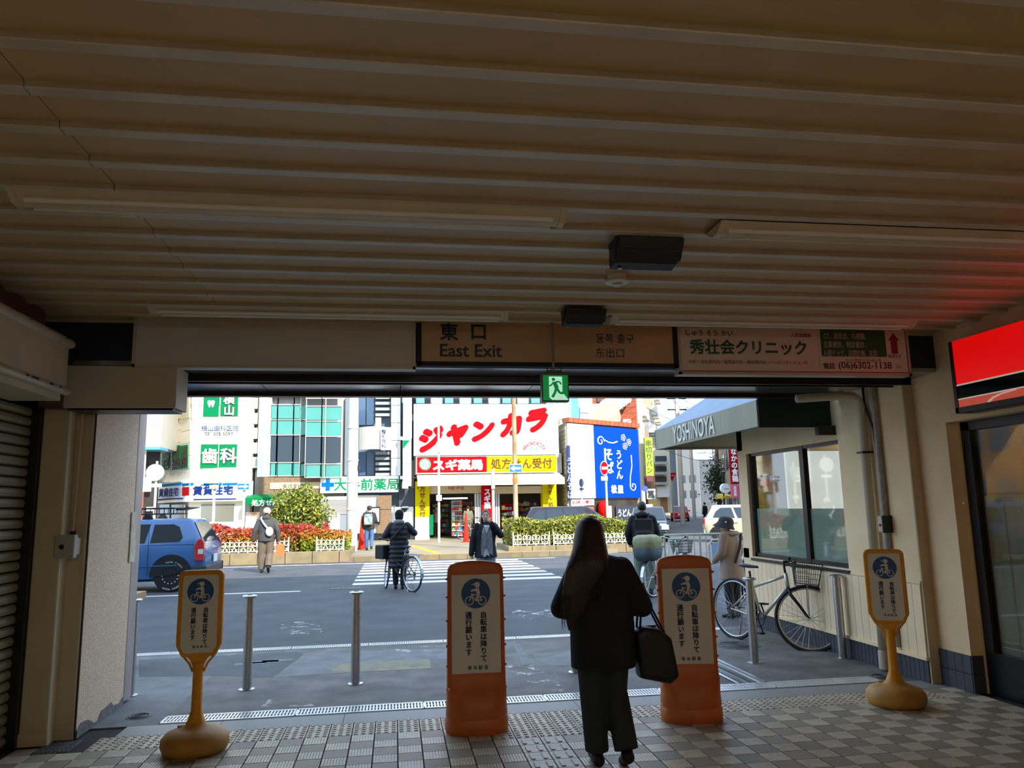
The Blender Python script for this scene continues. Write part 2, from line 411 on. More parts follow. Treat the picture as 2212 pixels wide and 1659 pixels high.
# sliding-gate track let into the pavement
t = tag(empty('floor_track', (3.18, 8.2, 0), 'pair of steel floor rails running out past the bollards', 'track'))
for xx in (3.03, 3.29): MB().box(xx, xx+.035, 6.82, 9.62, -.02, .004).build('rail', m_steel, t)
for xx in (3.10, 3.20): MB().box(xx, xx+.05, 6.82, 9.62, -.025, -.006).build('rail', m_dkmetal, t)
MB().box(3.02, 3.34, 6.82, 9.62, -.03, -.02).build('channel', m_steel, t)
def cover(nm, px, py, r, label, grid=False, sq=1):
    c = atZ(px, py); t = tag(empty(nm, (c.x, c.y, 0), label, 'manhole'))
    mi = mat('iron_cover', (92, 92, 92), .6, .3, var=.2, vs=50)
    MB().lathe([(r, -.01), (r, .003), (r-.02, .004)], 24, (c.x, c.y, 0)).build('rim', mi, t)
    b = MB()
    for k in range(1, 4): b.tube([(c.x+r*k/4*math.cos(a*PI/12), c.y+r*k/4*math.sin(a*PI/12), .005) for a in range(24)], .006, 5, closed=True)
    if grid:
        for k in range(-3, 4):
            h = math.sqrt(max(0, (r*.9)**2-(k*r*.27)**2)); b.box(c.x-h, c.x+h, c.y+k*r*.27-.012, c.y+k*r*.27+.012, .002, .007)
    b.build('raised_rings', mi, t)
cover('manhole_cover', 300, 1548, .10, 'small round cast cover with rings in front of the stucco pillar')
cover('manhole_cover', 1592, 1394, .26, 'round ribbed manhole cover between the right orange sign and the parked bicycle', True)
cover('manhole_cover', 1905, 1462, .11, 'small dark round cover at the foot of the downpipe')

# ceiling
ce = struct(empty('ceiling', (0, 0, 3.1)))
MB().box(XL-.4, 5.6, YB, 6.06, 3.10, 3.6).build('slab', m_ceil, ce)
PP = .286; Y0c = 2.08-3*PP
meP = {}
for k in range(18):
    ya = Y0c+k*PP; yb = min(ya+PP, 6.0)
    for i, (xa, xb) in enumerate(((-3.0, -1.262), (-1.258, 5.4))):
        if yb-ya < PP*.99: MB().box(xa, xb, ya+.03, yb, 3.070, 3.10).build('panel', m_ceil, ce); MB().box(xa, xb, ya-.028, ya+.028, 3.045, 3.10).build('ridge', m_ridge, ce); continue
        if i not in meP:
            meP[i] = (MB().box(xa, xb, .029, PP-.029, -.030, 0).mesh('panel'),
                      MB().prism([(-.034, 0), (-.030, -.052), (-.026, -.056), (.026, -.056), (.030, -.052), (.034, 0)], xa, xb, 'x').mesh('ridge'))
        inst('panel', meP[i][0], m_ceil, ce, (0, ya, 0)); inst('ridge', meP[i][1], m_ridge, ce, (0, ya, 0))
MB().box(XL-.4, 5.6, YB, Y0c-.03, 3.06, 3.10).build('panel', m_ceil, ce)
def xtube(nm, x0, x1, y, label):
    # surface fluorescent batten (unlit): trapezoid trough with two tubes behind a cream reflector
    t = tag(empty(nm, ((x0+x1)/2, y, 3.045), label, 'lamp', 'ceiling light battens'))
    MB().prism([(y-.105, 3.045), (y-.085, 3.035), (y-.03, 3.004), (y+.03, 3.004), (y+.085, 3.035), (y+.105, 3.045)], x0+.03, x1-.03, 'x').build('reflector', m_cream, t, auto=30)
    for xx, s in ((x0, 1), (x1, -1)):
        MB().prism([(y-.11, 3.045), (y-.09, 3.032), (y-.032, 2.998), (y+.032, 2.998), (y+.09, 3.032), (y+.11, 3.045)], xx, xx+s*.03, 'x').build('end_cap', m_cream, t)
    MB().cyl((x0+.06, y-.05, 3.010), (x1-.06, y-.05, 3.010), .012, n=8).build('tube', m_white, t)
    MB().cyl((x0+.06, y+.05, 3.010), (x1-.06, y+.05, 3.010), .012, n=8).build('tube', m_white, t)
xtube('ceiling_light', -1.72, .83, 3.60, 'unlit long light batten, nearer the camera, left of the black speaker')
xtube('ceiling_light', 1.66, 4.2, 3.66, 'unlit long light batten, nearer the camera, right of the black speaker')
xtube('ceiling_light', -1.72, .83, 5.58, 'unlit light batten over the blank sign panel')
xtube('ceiling_light', 1.64, 4.22, 5.62, 'unlit light batten over the green and white clinic sign')
def speaker(c, label, k=.70):
    x, y = c; t = tag(empty('ceiling_speaker', (x, y, 3.045), label, 'speaker', 'black ceiling speakers'))
    m = mat('speaker_black', (30, 36, 40), .5, var=.1, vs=20)
    def Z(z): return 3.045-(3.045-z)*k*1.05
    MB().prism([(y-.15*k, 3.045), (y-.13*k, Z(2.955)), (y+.02*k, Z(2.88)), (y+.14*k, Z(2.865)), (y+.16*k, Z(2.90)), (y+.15*k, 3.045)], x-.26*k, x+.26*k, 'x').build('body', m, t, bevel=.006)
    g = MB()
    for i in range(9):
        q = i/8; yy = y+(-.135+.15*q)*k; zz = Z(2.968-.078*q)
        g.box(x-.24*k, x+.24*k, yy-.003, yy+.002, zz-.008, zz-.001)
    tag(g.build('grille', mat('grille_grey', (52, 62, 66), .5), t), kind='stuff')
    for s in (-1, 1):
        MB().prism([(y-.12*k, 3.046), (y-.12*k, Z(3.03)), (y-.02*k, Z(2.90)), (y+.02*k, Z(2.90)), (y+.10*k, Z(3.03)), (y+.10*k, 3.046)], x+s*.262*k, x+s*.278*k, 'x').build('bracket', m, t)
    MB().cyl((x-.19*k, y+.10*k, Z(2.868)), (x-.19*k, y+.10*k, Z(2.860)), .014).build('badge', m_steel, t)
speaker((1.37, 3.92), 'black slotted speaker on the ceiling beside the smoke detector')
speaker((1.385, 5.42), 'black speaker on the ceiling in front of the yellow exit sign', .58)
t = tag(empty('smoke_detector', (1.41, 4.62, 3.07), 'small round white smoke detector on the ceiling', 'detector'))
MB().lathe([(.03, 3.08), (.062, 3.075), (.062, 3.045), (.058, 3.035)], 20, (1.41, 4.62, 0)).build('base', m_white, t, auto=40)
MB().lathe([(.075, 3.030), (.078, 3.022), (.06, 3.016), (.03, 3.014)], 20, (1.41, 4.62, 0)).build('rim', m_white, t, auto=40)
MB().lathe([(.032, 3.036), (.032, 3.012)], 16, (1.41, 4.62, 0)).build('chamber', m_blk, t)
MB().lathe([(.03, 3.012), (.032, 3.004), (.02, 2.998)], 16, (1.41, 4.62, 0)).build('sensor_cap', m_white, t, auto=40)

# lintel over the opening: soffit panels, rails, dark voids
li = struct(empty('beam', (0, 6.1, 2.7)))
MB().box(XL-.4, 5.6, 6.06, 6.10, 2.74, 3.4).build('header_face', m_navy, li)
MB().box(XL-.4, 5.6, 6.08, 7.46, 2.76, 3.4).build('header_core', m_navy, li)
for ya, yb in ((6.05, 6.40), (6.56, 7.36)):
    x = -2.4
    while x < 4.75:
        xn = min(x+1.22, 4.75); MB().box(x+.004, xn-.004, ya, yb, 2.715, 2.75).build('soffit_panel', m_alum, li); x = xn
MB().box(-2.4, 4.75, 6.40, 6.43, 2.655, 2.76).box(-2.4, 4.75, 6.53, 6.56, 2.655, 2.76).build('shutter_guide', m_dkmetal, li)
MB().box(-2.4, 4.75, 6.435, 6.525, 2.69, 2.72).build('slot', m_dark, li)
MB().box(-2.4, 4.75, 7.36, 7.46, 2.675, 3.2).build('outer_fascia', m_dkmetal, li)

# left side: shutter, frame posts, stucco pillar
wl = struct(empty('wall_left', (XL, 0, 0)))
MB().box(XL-.5, XL-.06, YB, 6.45, 0, 3.1).build('backing', m_dark, wl)
struct(MB().box(XL-.06, XL, YB, 4.2, 0, 3.1).build('wall_rear', m_cream))
sh = tag(empty('roller_shutter', (XL-.03, 5.2, 0), 'closed beige roller shutter at the far left under the cream sign box', 'shutter'))
sl = MB().prism([(-.012, .004), (.012, .012), (.020, .035), (.012, .060), (-.004, .071), (-.012, .071)], 4.2, 6.13, 'y').mesh('slat')
z = 0.02
while z < 2.36:
    inst('slat', sl, m_shut, sh, (0, -5.2, z)); z += .0745
wf = struct(empty('trim_1', (-2.5, 6.2, 0)))
MB().box(XL-.03, -2.615, 6.10, 6.40, 0, 2.40).build('guide_rail', m_dkmetal, wf)
MB().box(-2.615, -2.425, 6.15, 6.45, .08, 2.40).build('frame_post', m_cream, wf, bevel=.012)
MB().box(-2.62, -2.42, 6.145, 6.45, 0, .09).build('plinth', m_cream, wf, bevel=.006)
MB().box(-2.43, -2.30, 6.28, 6.45, .06, 2.40).build('recessed_post', m_cream, wf)
MB().box(-2.43, -2.30, 6.275, 6.45, 0, .07).build('plinth', m_cream, wf)
MB().box(-2.322, -2.306, 6.272, 6.32, 0, 2.40).build('edge_strip', m_cream, wf)
MB().box(-2.305, -2.292, 6.285, 6.33, 0, 2.40).build('edge_seal', m_dark, wf)
wp = struct(empty('column_1', (-2.5, 6.9, 0)))
b = MB(); b.prism([(6.30, 0), (7.28, .03), (7.28, 2.72), (6.30, 2.72)], -2.75, -2.29, 'x'); b.build('stucco_face', m_stucco, wp)
MB().box(-2.75, -2.285, 7.28, 7.48, .02, 2.72).build('corner_strip', mat('grey_corner_metal', (170, 160, 152), .45, .2, var=.12, vs=4, stretch=(1,1,.3)), wp, bevel=.01)
rk = random.Random(3); q = [(6.30, 0)]
for i in range(15): q.append((6.30+i*.068, .045+.035*rk.random()+.03*math.sin(i*.9)))
q += [(7.28, 0)]; MB().prism(q, -2.30, -2.283, 'x').build('crumbling_foot', mat('exposed_mortar', (120, 116, 112), .9, var=.25, vs=30, bump=.6, bs=60), wp)
pl = atX(262, 1167, -2.285)
t = tag(empty('wall_plate', (-2.285, pl.y, pl.z), 'long pale strip of worn paper on the pillar corner', 'notice'))
MB().box(-2.286, -2.278, 7.20, 7.34, 1.19, 1.62).build('paper', mat('worn_paper', (226, 216, 190), .7, rgb2=(196, 186, 162), vs=14), t)
# cream sign box above the shutter
t = tag(empty('shutter_sign_box', (-2.45, 4.9, 2.4), 'long cream sign box with rounded scuffed trims over the roller shutter', 'sign box'))
MB().box(XL, -2.315, 2.8, 5.76, 2.50, 2.80).build('panel', m_cream, t)
for zz, rr in ((2.82, .035), (2.475, .03)):
    MB().cap((-2.325, 2.8, zz), (-2.325, 5.80, zz), rr, rr, 10).build('rounded_trim', mat('scuffed_trim', (206, 194, 166), .35, rgb2=(196, 184, 156), vs=6), t, smooth=True)
sc_ = random.Random(5)
for k in range(16):
    yy = 5.1+.6*sc_.random(); zz = 2.84 if k % 3 else 2.49
    MB().cb((-2.296, yy, zz-.01), (.008, .02+.03*sc_.random(), .006+.008*sc_.random())).build('paint_chip', m_blk, t)
MB().box(XL, -2.34, 2.8, 5.74, 2.40, 2.50).build('lower_lip', m_cream, t)
MB().box(XL-.02, -2.50, 2.8, 5.80, 2.86, 3.06).build('rust_fascia', mat('rust_brown', (104, 66, 46), .7, var=.15, vs=4), t)
t = tag(empty('casing_box', (-2.05, 6.05, 2.55), 'plain grey beige casing box under the blank sign, above the pillar', 'casing'))
MB().box(-2.42, -1.635, 5.99, 6.30, 2.385, 2.70).build('front', mat('grey_beige_panel', (196, 190, 172), .5, var=.04, vs=3), t, bevel=.004)
MB().box(-2.40, -1.66, 6.02, 6.28, 2.37, 2.386).build('underside', m_dkmetal, t)
t = tag(empty('switch_box', (-2.38, 6.26, 1.25), 'small grey square switch box with conduit on the cream post', 'switch box'))
pb = atY(143, 1181, 6.16)
MB().box(pb.x-.075, pb.x+.065, 6.13, 6.20, pb.z-.085, pb.z+.085).build('cover', mat('switch_grey', (176, 174, 168), .5, var=.05, vs=5), t, bevel=.01)
MB().box(pb.x-.06, pb.x+.06, 6.20, 6.285, pb.z-.06, pb.z+.06).build('mount', m_cream, t)
MB().cyl((pb.x-.02, 6.132, pb.z), (pb.x-.02, 6.126, pb.z), .018).build('keyhole', m_dkmetal, t)
MB().tube([(pb.x, 6.265, pb.z+.08), (pb.x+.01, 6.265, 2.38)], .011, 8).build('conduit', m_cream, t)
MB().cyl((pb.x, 6.262, pb.z+.085), (pb.x, 6.262, pb.z+.11), .018).build('conduit_nut', m_dkmetal, t)
# ------------------------------------------------------------------ right side: restaurant wall, window, shop front
RW = 4.66                                   # plane of the wall outside
wr = struct(empty('wall_right', (RW, 8, 0)))
YW0, YW1, WZ0, WZ1 = 7.53, 9.72, .90, 2.245
XB = 9.0
for (ya, yb, za, zb) in ((6.42, YW0, .86, 3.3), (YW1, 9.98, .86, 3.3), (YW0, YW1, WZ1, 3.3), (YW0, YW1, .86, WZ0)):
    MB().box(RW, RW+.16, ya, yb, za, zb).build('stucco_face', m_wallst, wr)
MB().box(RW+.02, RW+.16, 6.42, 9.98, 0, .86).build('core', m_wallst, wr)
MB().box(RW, XB, 9.82, 9.98, 0, 1.0).box(RW, XB, 9.82, 9.98, 2.3, 3.3).box(RW+.16, RW+.6, 9.82, 9.98, 1., 2.3).box(7.5, XB, 9.82, 9.98, 1., 2.3).build('street_face', m_wallst, wr)
MB().box(RW, RW+.2, 6.40, 6.42, 0, 3.1).build('end_face', mat('shaded_stucco', (190, 170, 136), .8, var=.06, vs=4, bump=.4, bs=85), wr)  # wall stucco darkened in colour for the shade on this end
MB().box(RW-.012, RW+.01, 6.42, 9.98, .845, .875).build('upper_rail', m_wood, wr)
MB().box(RW-.03, RW+.01, 6.41, 9.98, .195, .225).build('lower_batten', m_wood, wr)
bw = .1165; y = 6.425; wb = MB().box(-.012, .02, .004, bw-.002, .22, .85).mesh('board')
while y < 9.9: inst('board', wb, m_wood, wr, (0, y-8, 0)); y += bw
tw = .062; y = 6.42; bt = MB().box(-.010, .03, .003, tw-.003, .0, .195).mesh('base_tile')
while y < 9.93: inst('base_tile', bt, m_basetile, wr, (0, y-8, 0)); y += tw
# pilaster and shop front nearer the camera
MB().box(4.76, 5.4, 6.02, 6.40, .30, 3.1).build('pilaster', m_wallst, wr)
MB().box(4.78, 5.4, 6.02, 6.40, 0, .30).build('pilaster_core', m_basetile, wr)
for j in range(2):
    for k in range(4):
        MB().box(4.745, 4.79, 6.018+k*.095, 6.018+k*.095+.09, .003+j*.15, .003+j*.15+.145).build('base_tile', m_basetile, wr)
for j in range(2): MB().box(4.75, 4.95, 6.005, 6.03, .003+j*.15, .148+j*.15).build('base_tile', m_basetile, wr)
MB().box(4.76, 5.4, 2.0, 6.02, 2.26, 3.1).build('shop_header', m_wallst, wr)
MB().box(5.2, 5.6, YB, 1.5, 0, 3.1).build('rear_face', m_cream, wr)
MB().box(4.86, 5.4, 6.0, 6.021, .0, 2.26).build('door_reveal', m_wallst, wr)
wb_ = struct(MB().box(XL-.4, 5.6, YB-.3, YB, 0, 3.1).build('wall_back', m_cream))
# pipes and cable on the wall
t = tag(empty('downpipe', (4.60, 7.02, 0), 'beige round downpipe with elbow running down the stucco wall', 'pipe'))
mp_ = mat('beige_pipe', (196, 184, 160), .45, var=.05, vs=3)
pp = [atX(1752, 872, 4.40), atX(1853, 866, 4.55)]
px_ = 4.60; py_ = 6.98
b = MB(); b.tube([(3.95, py_+.06, 2.615), (4.40, py_+.02, 2.64), (4.52, py_, 2.635), (4.575, py_, 2.60), (px_, py_, 2.52), (px_, py_, .02)], .042, 12); b.build('pipe', mp_, t, smooth=True)
MB().lathe([(.05, .02), (.05, .17), (.044, .19)], 14, (px_, py_, 0)).build('socket', mp_, t, auto=40)
for zz in (2.06, 1.02): MB().box(px_-.06, RW+.01, py_-.05, py_+.05, zz, zz+.02).build('clamp', m_dkmetal, t)
t = tag(empty('wall_pipe', (4.62, 6.78, 0), 'thin grey conduit pipe on the stucco wall beside the beige downpipe', 'pipe'))
MB().cyl((4.63, 6.80, .25), (4.63, 6.80, 2.7), .03).build('pipe', mat('grey_pipe', (150, 146, 138), .5, var=.15, vs=20), t, auto=50)
t = tag(empty('outlet_box', (4.62, 6.66, 1.4), 'small beige outlet box with black cable on the stucco wall', 'outlet box'))
ob = atX(1907, 1132, 4.60)
MB().box(4.58, 4.665, ob.y-.05, ob.y+.05, ob.z-.075, ob.z+.075).build('body', mp_, t, bevel=.006)
MB().box(4.56, 4.66, ob.y-.06, ob.y-.045, ob.z-.08, ob.z+.08).build('hood', m_dkmetal, t)
MB().cyl((4.578, ob.y+.01, ob.z-.01), (4.572, ob.y+.01, ob.z-.01), .012).build('socket', m_blk, t)
MB().tube([(4.63, ob.y, ob.z+.07), (4.635, ob.y+.02, 1.9), (4.635, ob.y+.06, 2.3), (4.63, ob.y+.16, 2.55), (4.63, ob.y+.16, 2.72)], .012, 8).build('cable', m_blk, t, smooth=True)

# the big side window
wn = struct(empty('window_1', (RW, 8.6, 1.5)))
XG = RW+.07
m_wf = mat('bronze_window_frame', (58, 60, 62), .35, .6)
fb = MB()
fb.box(XG-.03, XG+.05, YW0, YW1, WZ0-.02, WZ0+.05).box(XG-.03, XG+.05, YW0, YW1, WZ1-.035, WZ1).box(XG-.03, XG+.05, YW1-.05, YW1, WZ0, WZ1).box(XG-.03, XG+.05, YW0, YW0+.025, WZ0, WZ1)
fb.build('window_frame', m_wf, wn)
MB().box(XG-.035, XG+.03, 8.33, 8.42, WZ0, WZ1).build('mullion', m_dkmetal, wn)
MB().box(RW-.03, XG, YW0-.03, YW1, WZ0-.045, WZ0-.015).build('window_sill', m_wf, wn)
MB().box(XG, XG+.006, YW0+.02, 8.33, WZ0+.045, WZ1-.03).build('pane', m_glass, wn)
MB().box(XG, XG+.006, 8.42, YW1-.04, WZ0+.045, WZ1-.03).build('pane', m_glass, wn)
m_frost = mat('frosted_film', (206, 212, 190), .75, spec=.3, var=.03, vs=4)
MB().box(XG+.012, XG+.016, YW0+.03, 8.33, WZ0+.05, 1.52).build('frosted_film', m_frost, wn)
MB().box(XG+.012, XG+.016, 8.42, YW1-.05, WZ0+.05, 1.52).build('frosted_film', m_frost, wn)
# what stands inside, behind the glass
inn = struct(empty('room', (6.5, 8, 0)))
MB().box(XB, XB+.1, 6.45, 9.82, 0, 2.9).build('inner_wall', mat('inner_wall', (150, 128, 98), .8, var=.08, vs=2), inn)
MB().box(RW+.16, XB, 6.45, 9.82, -.02, .0).build('inner_floor', mat('inner_floor', (96, 84, 70), .6), inn)
MB().box(RW+.16, XB, 6.45, 9.82, 2.8, 2.9).build('inner_ceiling', mat('inner_ceiling', (170, 160, 146), .8), inn)
MB().box(RW+.16, XB, 6.42, 6.47, 0, 2.9).build('inner_wall', mat('inner_wall', (150, 128, 98)), inn)
for yy in (7.3, 8.9): MB().box(6.4, 6.7, yy, yy+.8, 2.77, 2.8).build('ceiling_lamp', mat('diner_lamp', (255, 236, 200), .4, emit=4.0), inn)
MB().box(RW+.16, RW+.62, 7.6, 9.6, .72, .77).build('window_counter', mat('counter_wood', (122, 88, 56), .4, var=.2, vs=3, stretch=(8, 1, 1)), inn)

# awning over the window, lettering on its valance
AX, AY0, AY1, AZ0, AZ1 = 3.81, 7.62, 10.9, 2.40, 2.685
t = tag(empty('shop_awning', (AX, 9.2, 2.4), 'grey green shop awning with white lettering on the stucco corner building', 'awning'))
m_val = mat('valance_grey', (150, 150, 132), .6, rgb2=(168, 166, 146), vs=1.3, stretch=(1, 1, .25))
m_canvas = mat('sky_tinted_canvas', (96, 122, 150), .45, var=.1, vs=2)  # sky reflection on the awning top, put into the blue of the canvas
m_green = mat('awning_green', (10, 44, 40), .7, var=.1, vs=3)
y = AY0; seams = [7.62, 8.55, 9.35, 10.2, 10.9]
for a, b_ in zip(seams, seams[1:]): MB().box(AX, AX+.02, a+.002, b_-.002, AZ0, AZ1).build('valance_panel', m_val, t)
MB().box(AX, 5.6, AY1-.02, AY1, AZ0, AZ1).build('valance_panel', m_val, t)
MB().box(AX+.02, RW, AY0, AY0+.02, AZ0-.01, AZ1).add([(AX+.02, AY0, AZ1), (RW, AY0, AZ1), (RW, AY0, 3.30), (AX+.02, AY0+.02, AZ1), (RW, AY0+.02, AZ1), (RW, AY0+.02, 3.30)], [(0,1,2),(3,5,4),(0,2,5,3),(0,3,4,1),(1,4,5,2)]).build('end_cloth', m_green, t)
b = MB(); b.add([(AX, AY0, AZ1), (AX, AY1, AZ1), (RW+.1, 9.98, 3.35), (RW+.1, AY0, 3.35), (5.6, AY1, AZ1), (5.6, 9.98, 3.35)], [(0,1,2,3), (1,4,5,2)]); b.build('canvas_top', m_canvas, t)
b = MB(); b.add([(AX+.02, AY0+.02, AZ1-.012), (AX+.02, AY1-.02, AZ1-.012), (RW+.1, 9.98, 3.33), (RW+.1, AY0+.02, 3.33), (5.6, AY1-.02, AZ1-.012), (5.6, 9.98, 3.33)], [(0,1,2,3), (1,4,5,2)]); b.build('canvas_underside', mat('canvas_green', (20, 92, 66), .7, var=.1, vs=2), t)
m_rod = mat('awning_rod', (150, 156, 150), .4, .6)
for yy in (8.0, 9.0, 9.96): MB().tube([(AX+.03, yy, AZ0+.03), (RW, yy, 2.62)], .013, 8).build('support_rod', m_rod, t); MB().tube([(AX+.05, yy, AZ1-.03), (AX+.05, yy, AZ0+.02)], .012, 8).build('support_rod', m_rod, t)
MB().tube([(AX+.03, AY0+.03, AZ0+.01), (AX+.03, AY1-.03, AZ0+.01), (5.6, AY1-.03, AZ0+.01)], .014, 8).build('support_rod', m_rod, t)
text('YOSHINOYA', mat('lettering_white', (252, 250, 238), .6), t, (AX-.003, 9.42, 2.545), (0,-1,0), (0,0,1), width=1.42, height=.235, bold=.022)
MB().box(RW-.2, RW, 7.55, 7.62, 2.30, 2.40).build('wall_bracket', m_dkmetal, t)

# lit shop sign over the glass front, near right
SX = 4.58; SY1 = 5.66
t = tag(empty('lit_shop_sign', (SX, 4.5, 2.6), 'lit red shop sign with black band in a dark frame, upper right', 'sign'))
m_red = mat('lit_red', (214, 8, 8), .35, emit=.30)
m_pink = mat('lit_pale_red', (214, 84, 64), .35, emit=.16)
zt, zb = 2.895, 2.295; h = zt-zb
MB().box(SX+.02, 4.78, 1.6, SY1, zb, zt).build('frame', m_dkmetal, t)
MB().box(SX, SX+.03, 1.6, SY1, zb-.0, zb+.045).box(SX, SX+.03, SY1-.035, SY1, zb, zt).build('frame', m_dkmetal, t)
MB().box(SX+.008, SX+.022, 1.6, SY1-.035, 2.53, zt).build('red_panel', m_red, t)
MB().box(SX+.006, SX+.022, 1.6, SY1-.035, 2.517, 2.53).build('white_stripe', mat('stripe', (230, 220, 205), .4, emit=.12), t)
MB().box(SX+.008, SX+.022, 1.6, SY1-.035, 2.412, 2.517).build('black_band', mat('gloss_black', (8, 14, 12), .1), t)
MB().box(SX+.006, SX+.022, 1.6, SY1-.035, 2.402, 2.412).build('white_stripe', mat('stripe', (230, 220, 205)), t)
MB().box(SX+.008, SX+.022, 1.6, SY1-.035, 2.34, 2.402).build('pale_band', m_pink, t)
b = MB(); sw = [(5.30, 2.345), (5.25, 2.372), (5.16, 2.39), (5.02, 2.398)]
b.tube([(SX+.006, a, c) for a, c in sw], [.011, .008, .006, .003], 6); b.build('swoosh', mat('stripe', (230, 220, 205)), t)
# glass front of the shop
dr = struct(empty('door_1', (4.9, 5, 0)))
MB().box(4.88, 4.98, 1.6, 6.0, 0, .34).build('kick_plate', mat('dark_kick_plate', (34, 35, 36), .3, .5), dr)
MB().box(4.88, 4.98, 5.90, 6.0, .34, 2.25).box(4.88, 4.98, 1.6, 6.0, 2.18, 2.26).build('door_frame', m_dkmetal, dr)
MB().box(4.91, 4.918, 1.6, 5.90, .34, 2.18).build('pane', m_glass, dr)
b = MB(); n = 40
for i in range(n): b.box(4.945+.012*(i % 2), 4.955+.012*(i % 2), 1.7+i*.105, 1.7+(i+1)*.105, .34, 1.62)
mbl = mat('pale_blind', (226, 216, 176), .8, var=.08, vs=20, stretch=(1, 1, .05))
nb_ = mbl.node_tree; tl = nb_.nodes.new('ShaderNodeBsdfTranslucent'); tl.inputs[0].default_value = srgb(226, 212, 168); mxs = nb_.nodes.new('ShaderNodeMixShader'); mxs.inputs[0].default_value = .55
nb_.links.new(nb_.nodes['Principled BSDF'].outputs[0], mxs.inputs[1]); nb_.links.new(tl.outputs[0], mxs.inputs[2]); nb_.links.new(mxs.outputs[0], nb_.nodes['Material Output'].inputs[0])
b.build('blind', mbl, dr)
si = struct(empty('room_2', (6, 4, 0)))
MB().box(7.4, 7.5, 1.6, 5.98, 0, 2.6).build('inner_wall', mat('shop_inside', (176, 150, 112), .8, var=.15, vs=2), si)
MB().box(4.99, 7.5, 5.90, 5.98, 0, 2.6).box(4.99, 7.5, 1.5, 1.6, 0, 2.6).build('side_wall', MATS['shop_inside'], si)
MB().box(4.99, 7.5, 1.6, 5.98, -.02, 0).build('inner_floor', mat('inner_floor', (96, 84, 70)), si)
MB().box(4.99, 7.5, 1.6, 5.98, 2.5, 2.6).build('inner_ceiling', mat('inner_ceiling', (170, 160, 146)), si)
for yy in (2.8, 4.6): MB().box(5.6, 5.9, yy, yy+.9, 2.47, 2.5).build('ceiling_lamp', mat('added_blind_lamp', (255, 232, 190), .4, emit=45.0), si)  # lamps added out of view to light the blind from behind

# overhead sign boards along the lintel
YS = 5.98
def board(nm, px0, px1, pyt, pyb, m_face, label, frame_m, fwid=.022, depth=.12):
    x0, x1, z0, z1 = rect(px0, pyt, px1, pyb, YS)
    t = tag(empty(nm, ((x0+x1)/2, YS, z0), label, 'sign'))
    MB().box(x0, x1, YS+.015, YS+depth, z0, z1).build('case', frame_m, t)
    f = MB().box(x0, x1, YS, YS+.02, z0, z0+fwid).box(x0, x1, YS, YS+.02, z1-fwid, z1).box(x0, x0+fwid, YS, YS+.02, z0, z1).box(x1-fwid, x1, YS, YS+.02, z0, z1)
    f.build('frame', frame_m, t); MB().box(x0+fwid, x1-fwid, YS+.008, YS+.016, z0+fwid, z1-fwid).build('face', m_face, t)
    return t, x0, x1, z0, z1
m_sfr = mat('sign_frame_cream', (196, 190, 172), .4, .2)
board('blank_sign_panel', 287, 898, 668, 795, mat('blank_face', (206, 204, 194), .5, var=.03, vs=2), 'long blank grey beige sign panel over the doorway', m_sfr)
t, x0, x1, z0, z1 = board('exit_sign_board', 901, 1462, 668, 792, mat('ochre_face', (204, 170, 126), .45, var=.03, vs=2), 'ochre yellow East Exit board with dark blue lettering', m_navy, .035)
m_ink = mat('navy_ink', (34, 52, 78), .5); fy = YS+.006
def on(tx, m, par, px, py, w=None, h=None, **k):
    q = atY(px, py, YS); return text(tx, m, par, (q.x, fy, q.z), width=w, height=h, **k)
s_ = YS/1650*1.0
on('東', m_ink, t, 970, 716, h=.145, bold=.025); on('口', m_ink, t, 1034, 717, h=.125, bold=.03)
on('East Exit', m_ink, t, 1018, 757, w=.50, bold=.018)
on('동쪽 출구', m_ink, t, 1329, 731, w=.325, bold=.002); on('东出口', m_ink, t, 1318, 762, w=.24, bold=.002)
t, x0, x1, z0, z1 = board('clinic_sign_board', 1465, 1964, 690, 810, mat('clinic_face', (226, 218, 206), .45, var=.03, vs=2), 'white clinic advertisement board with green and red lettering and arrow', m_sfr)
m_gi = mat('green_ink', (28, 96, 62), .5); m_ri = mat('crimson_ink', (150, 30, 60), .5); m_pu = mat('maroon_ink', (120, 44, 74), .5); m_bk = mat('black_ink', (34, 34, 36), .5); m_pale = mat('pale_ink', (196, 206, 190), .5)
on('秀壮会クリニック', m_gi, t, 1618, 750, w=1.055, bold=.03)
on('しゅう そう かい', m_bk, t, 1533, 719, w=.42, bold=.005); on('入院設備有', m_pu, t, 1731, 724, w=.19, bold=.004)
on('内科・消化器内科・循環器内科・糖尿病内科・リハビリテーション科', m_pu, t, 1619, 782, w=1.07, bold=.004)
gx0, gx1, gz0, gz1 = rect(1774, 713, 1914, 770, YS)
MB().prism(rrect(gx0, gx1, gz0, gz1, .012), YS+.004, YS+.010, 'y').build('green_panel', m_gi, t)
fy = YS+.002
for i, s in enumerate(('CT、超音波、内視鏡、', '企業健診、特定健診、', '人間ドック、訪問診療、往診')):
    q = atY(1779, 725+i*18.5, YS); text(s, m_pale, t, (q.x, fy, q.z), height=.058, width=(.40, .40, .505)[i], align='L', bold=.004)
fy = YS+.006
a0 = atY(1932, 742, YS); MB().prism([(a0.x-.03, a0.z-.09), (a0.x+.03, a0.z-.09), (a0.x+.03, a0.z+.03), (a0.x+.052, a0.z+.03), (a0.x, a0.z+.095), (a0.x-.052, a0.z+.03), (a0.x-.03, a0.z+.03)], YS+.004, YS+.009, 'y').build('arrow', m_ri, t)
on('徒歩2分', m_bk, t, 1933, 769, w=.125, bold=.004)
on('電話', m_bk, t, 1792, 790, w=.105, bold=.012); on('(06)6302-1138', m_bk, t, 1870, 791, w=.50, bold=.008); on('(代)', m_bk, t, 1942, 793, w=.05)
on('淀川区塚本2丁目18番13号', m_bk, t, 1866, 778, w=.34)
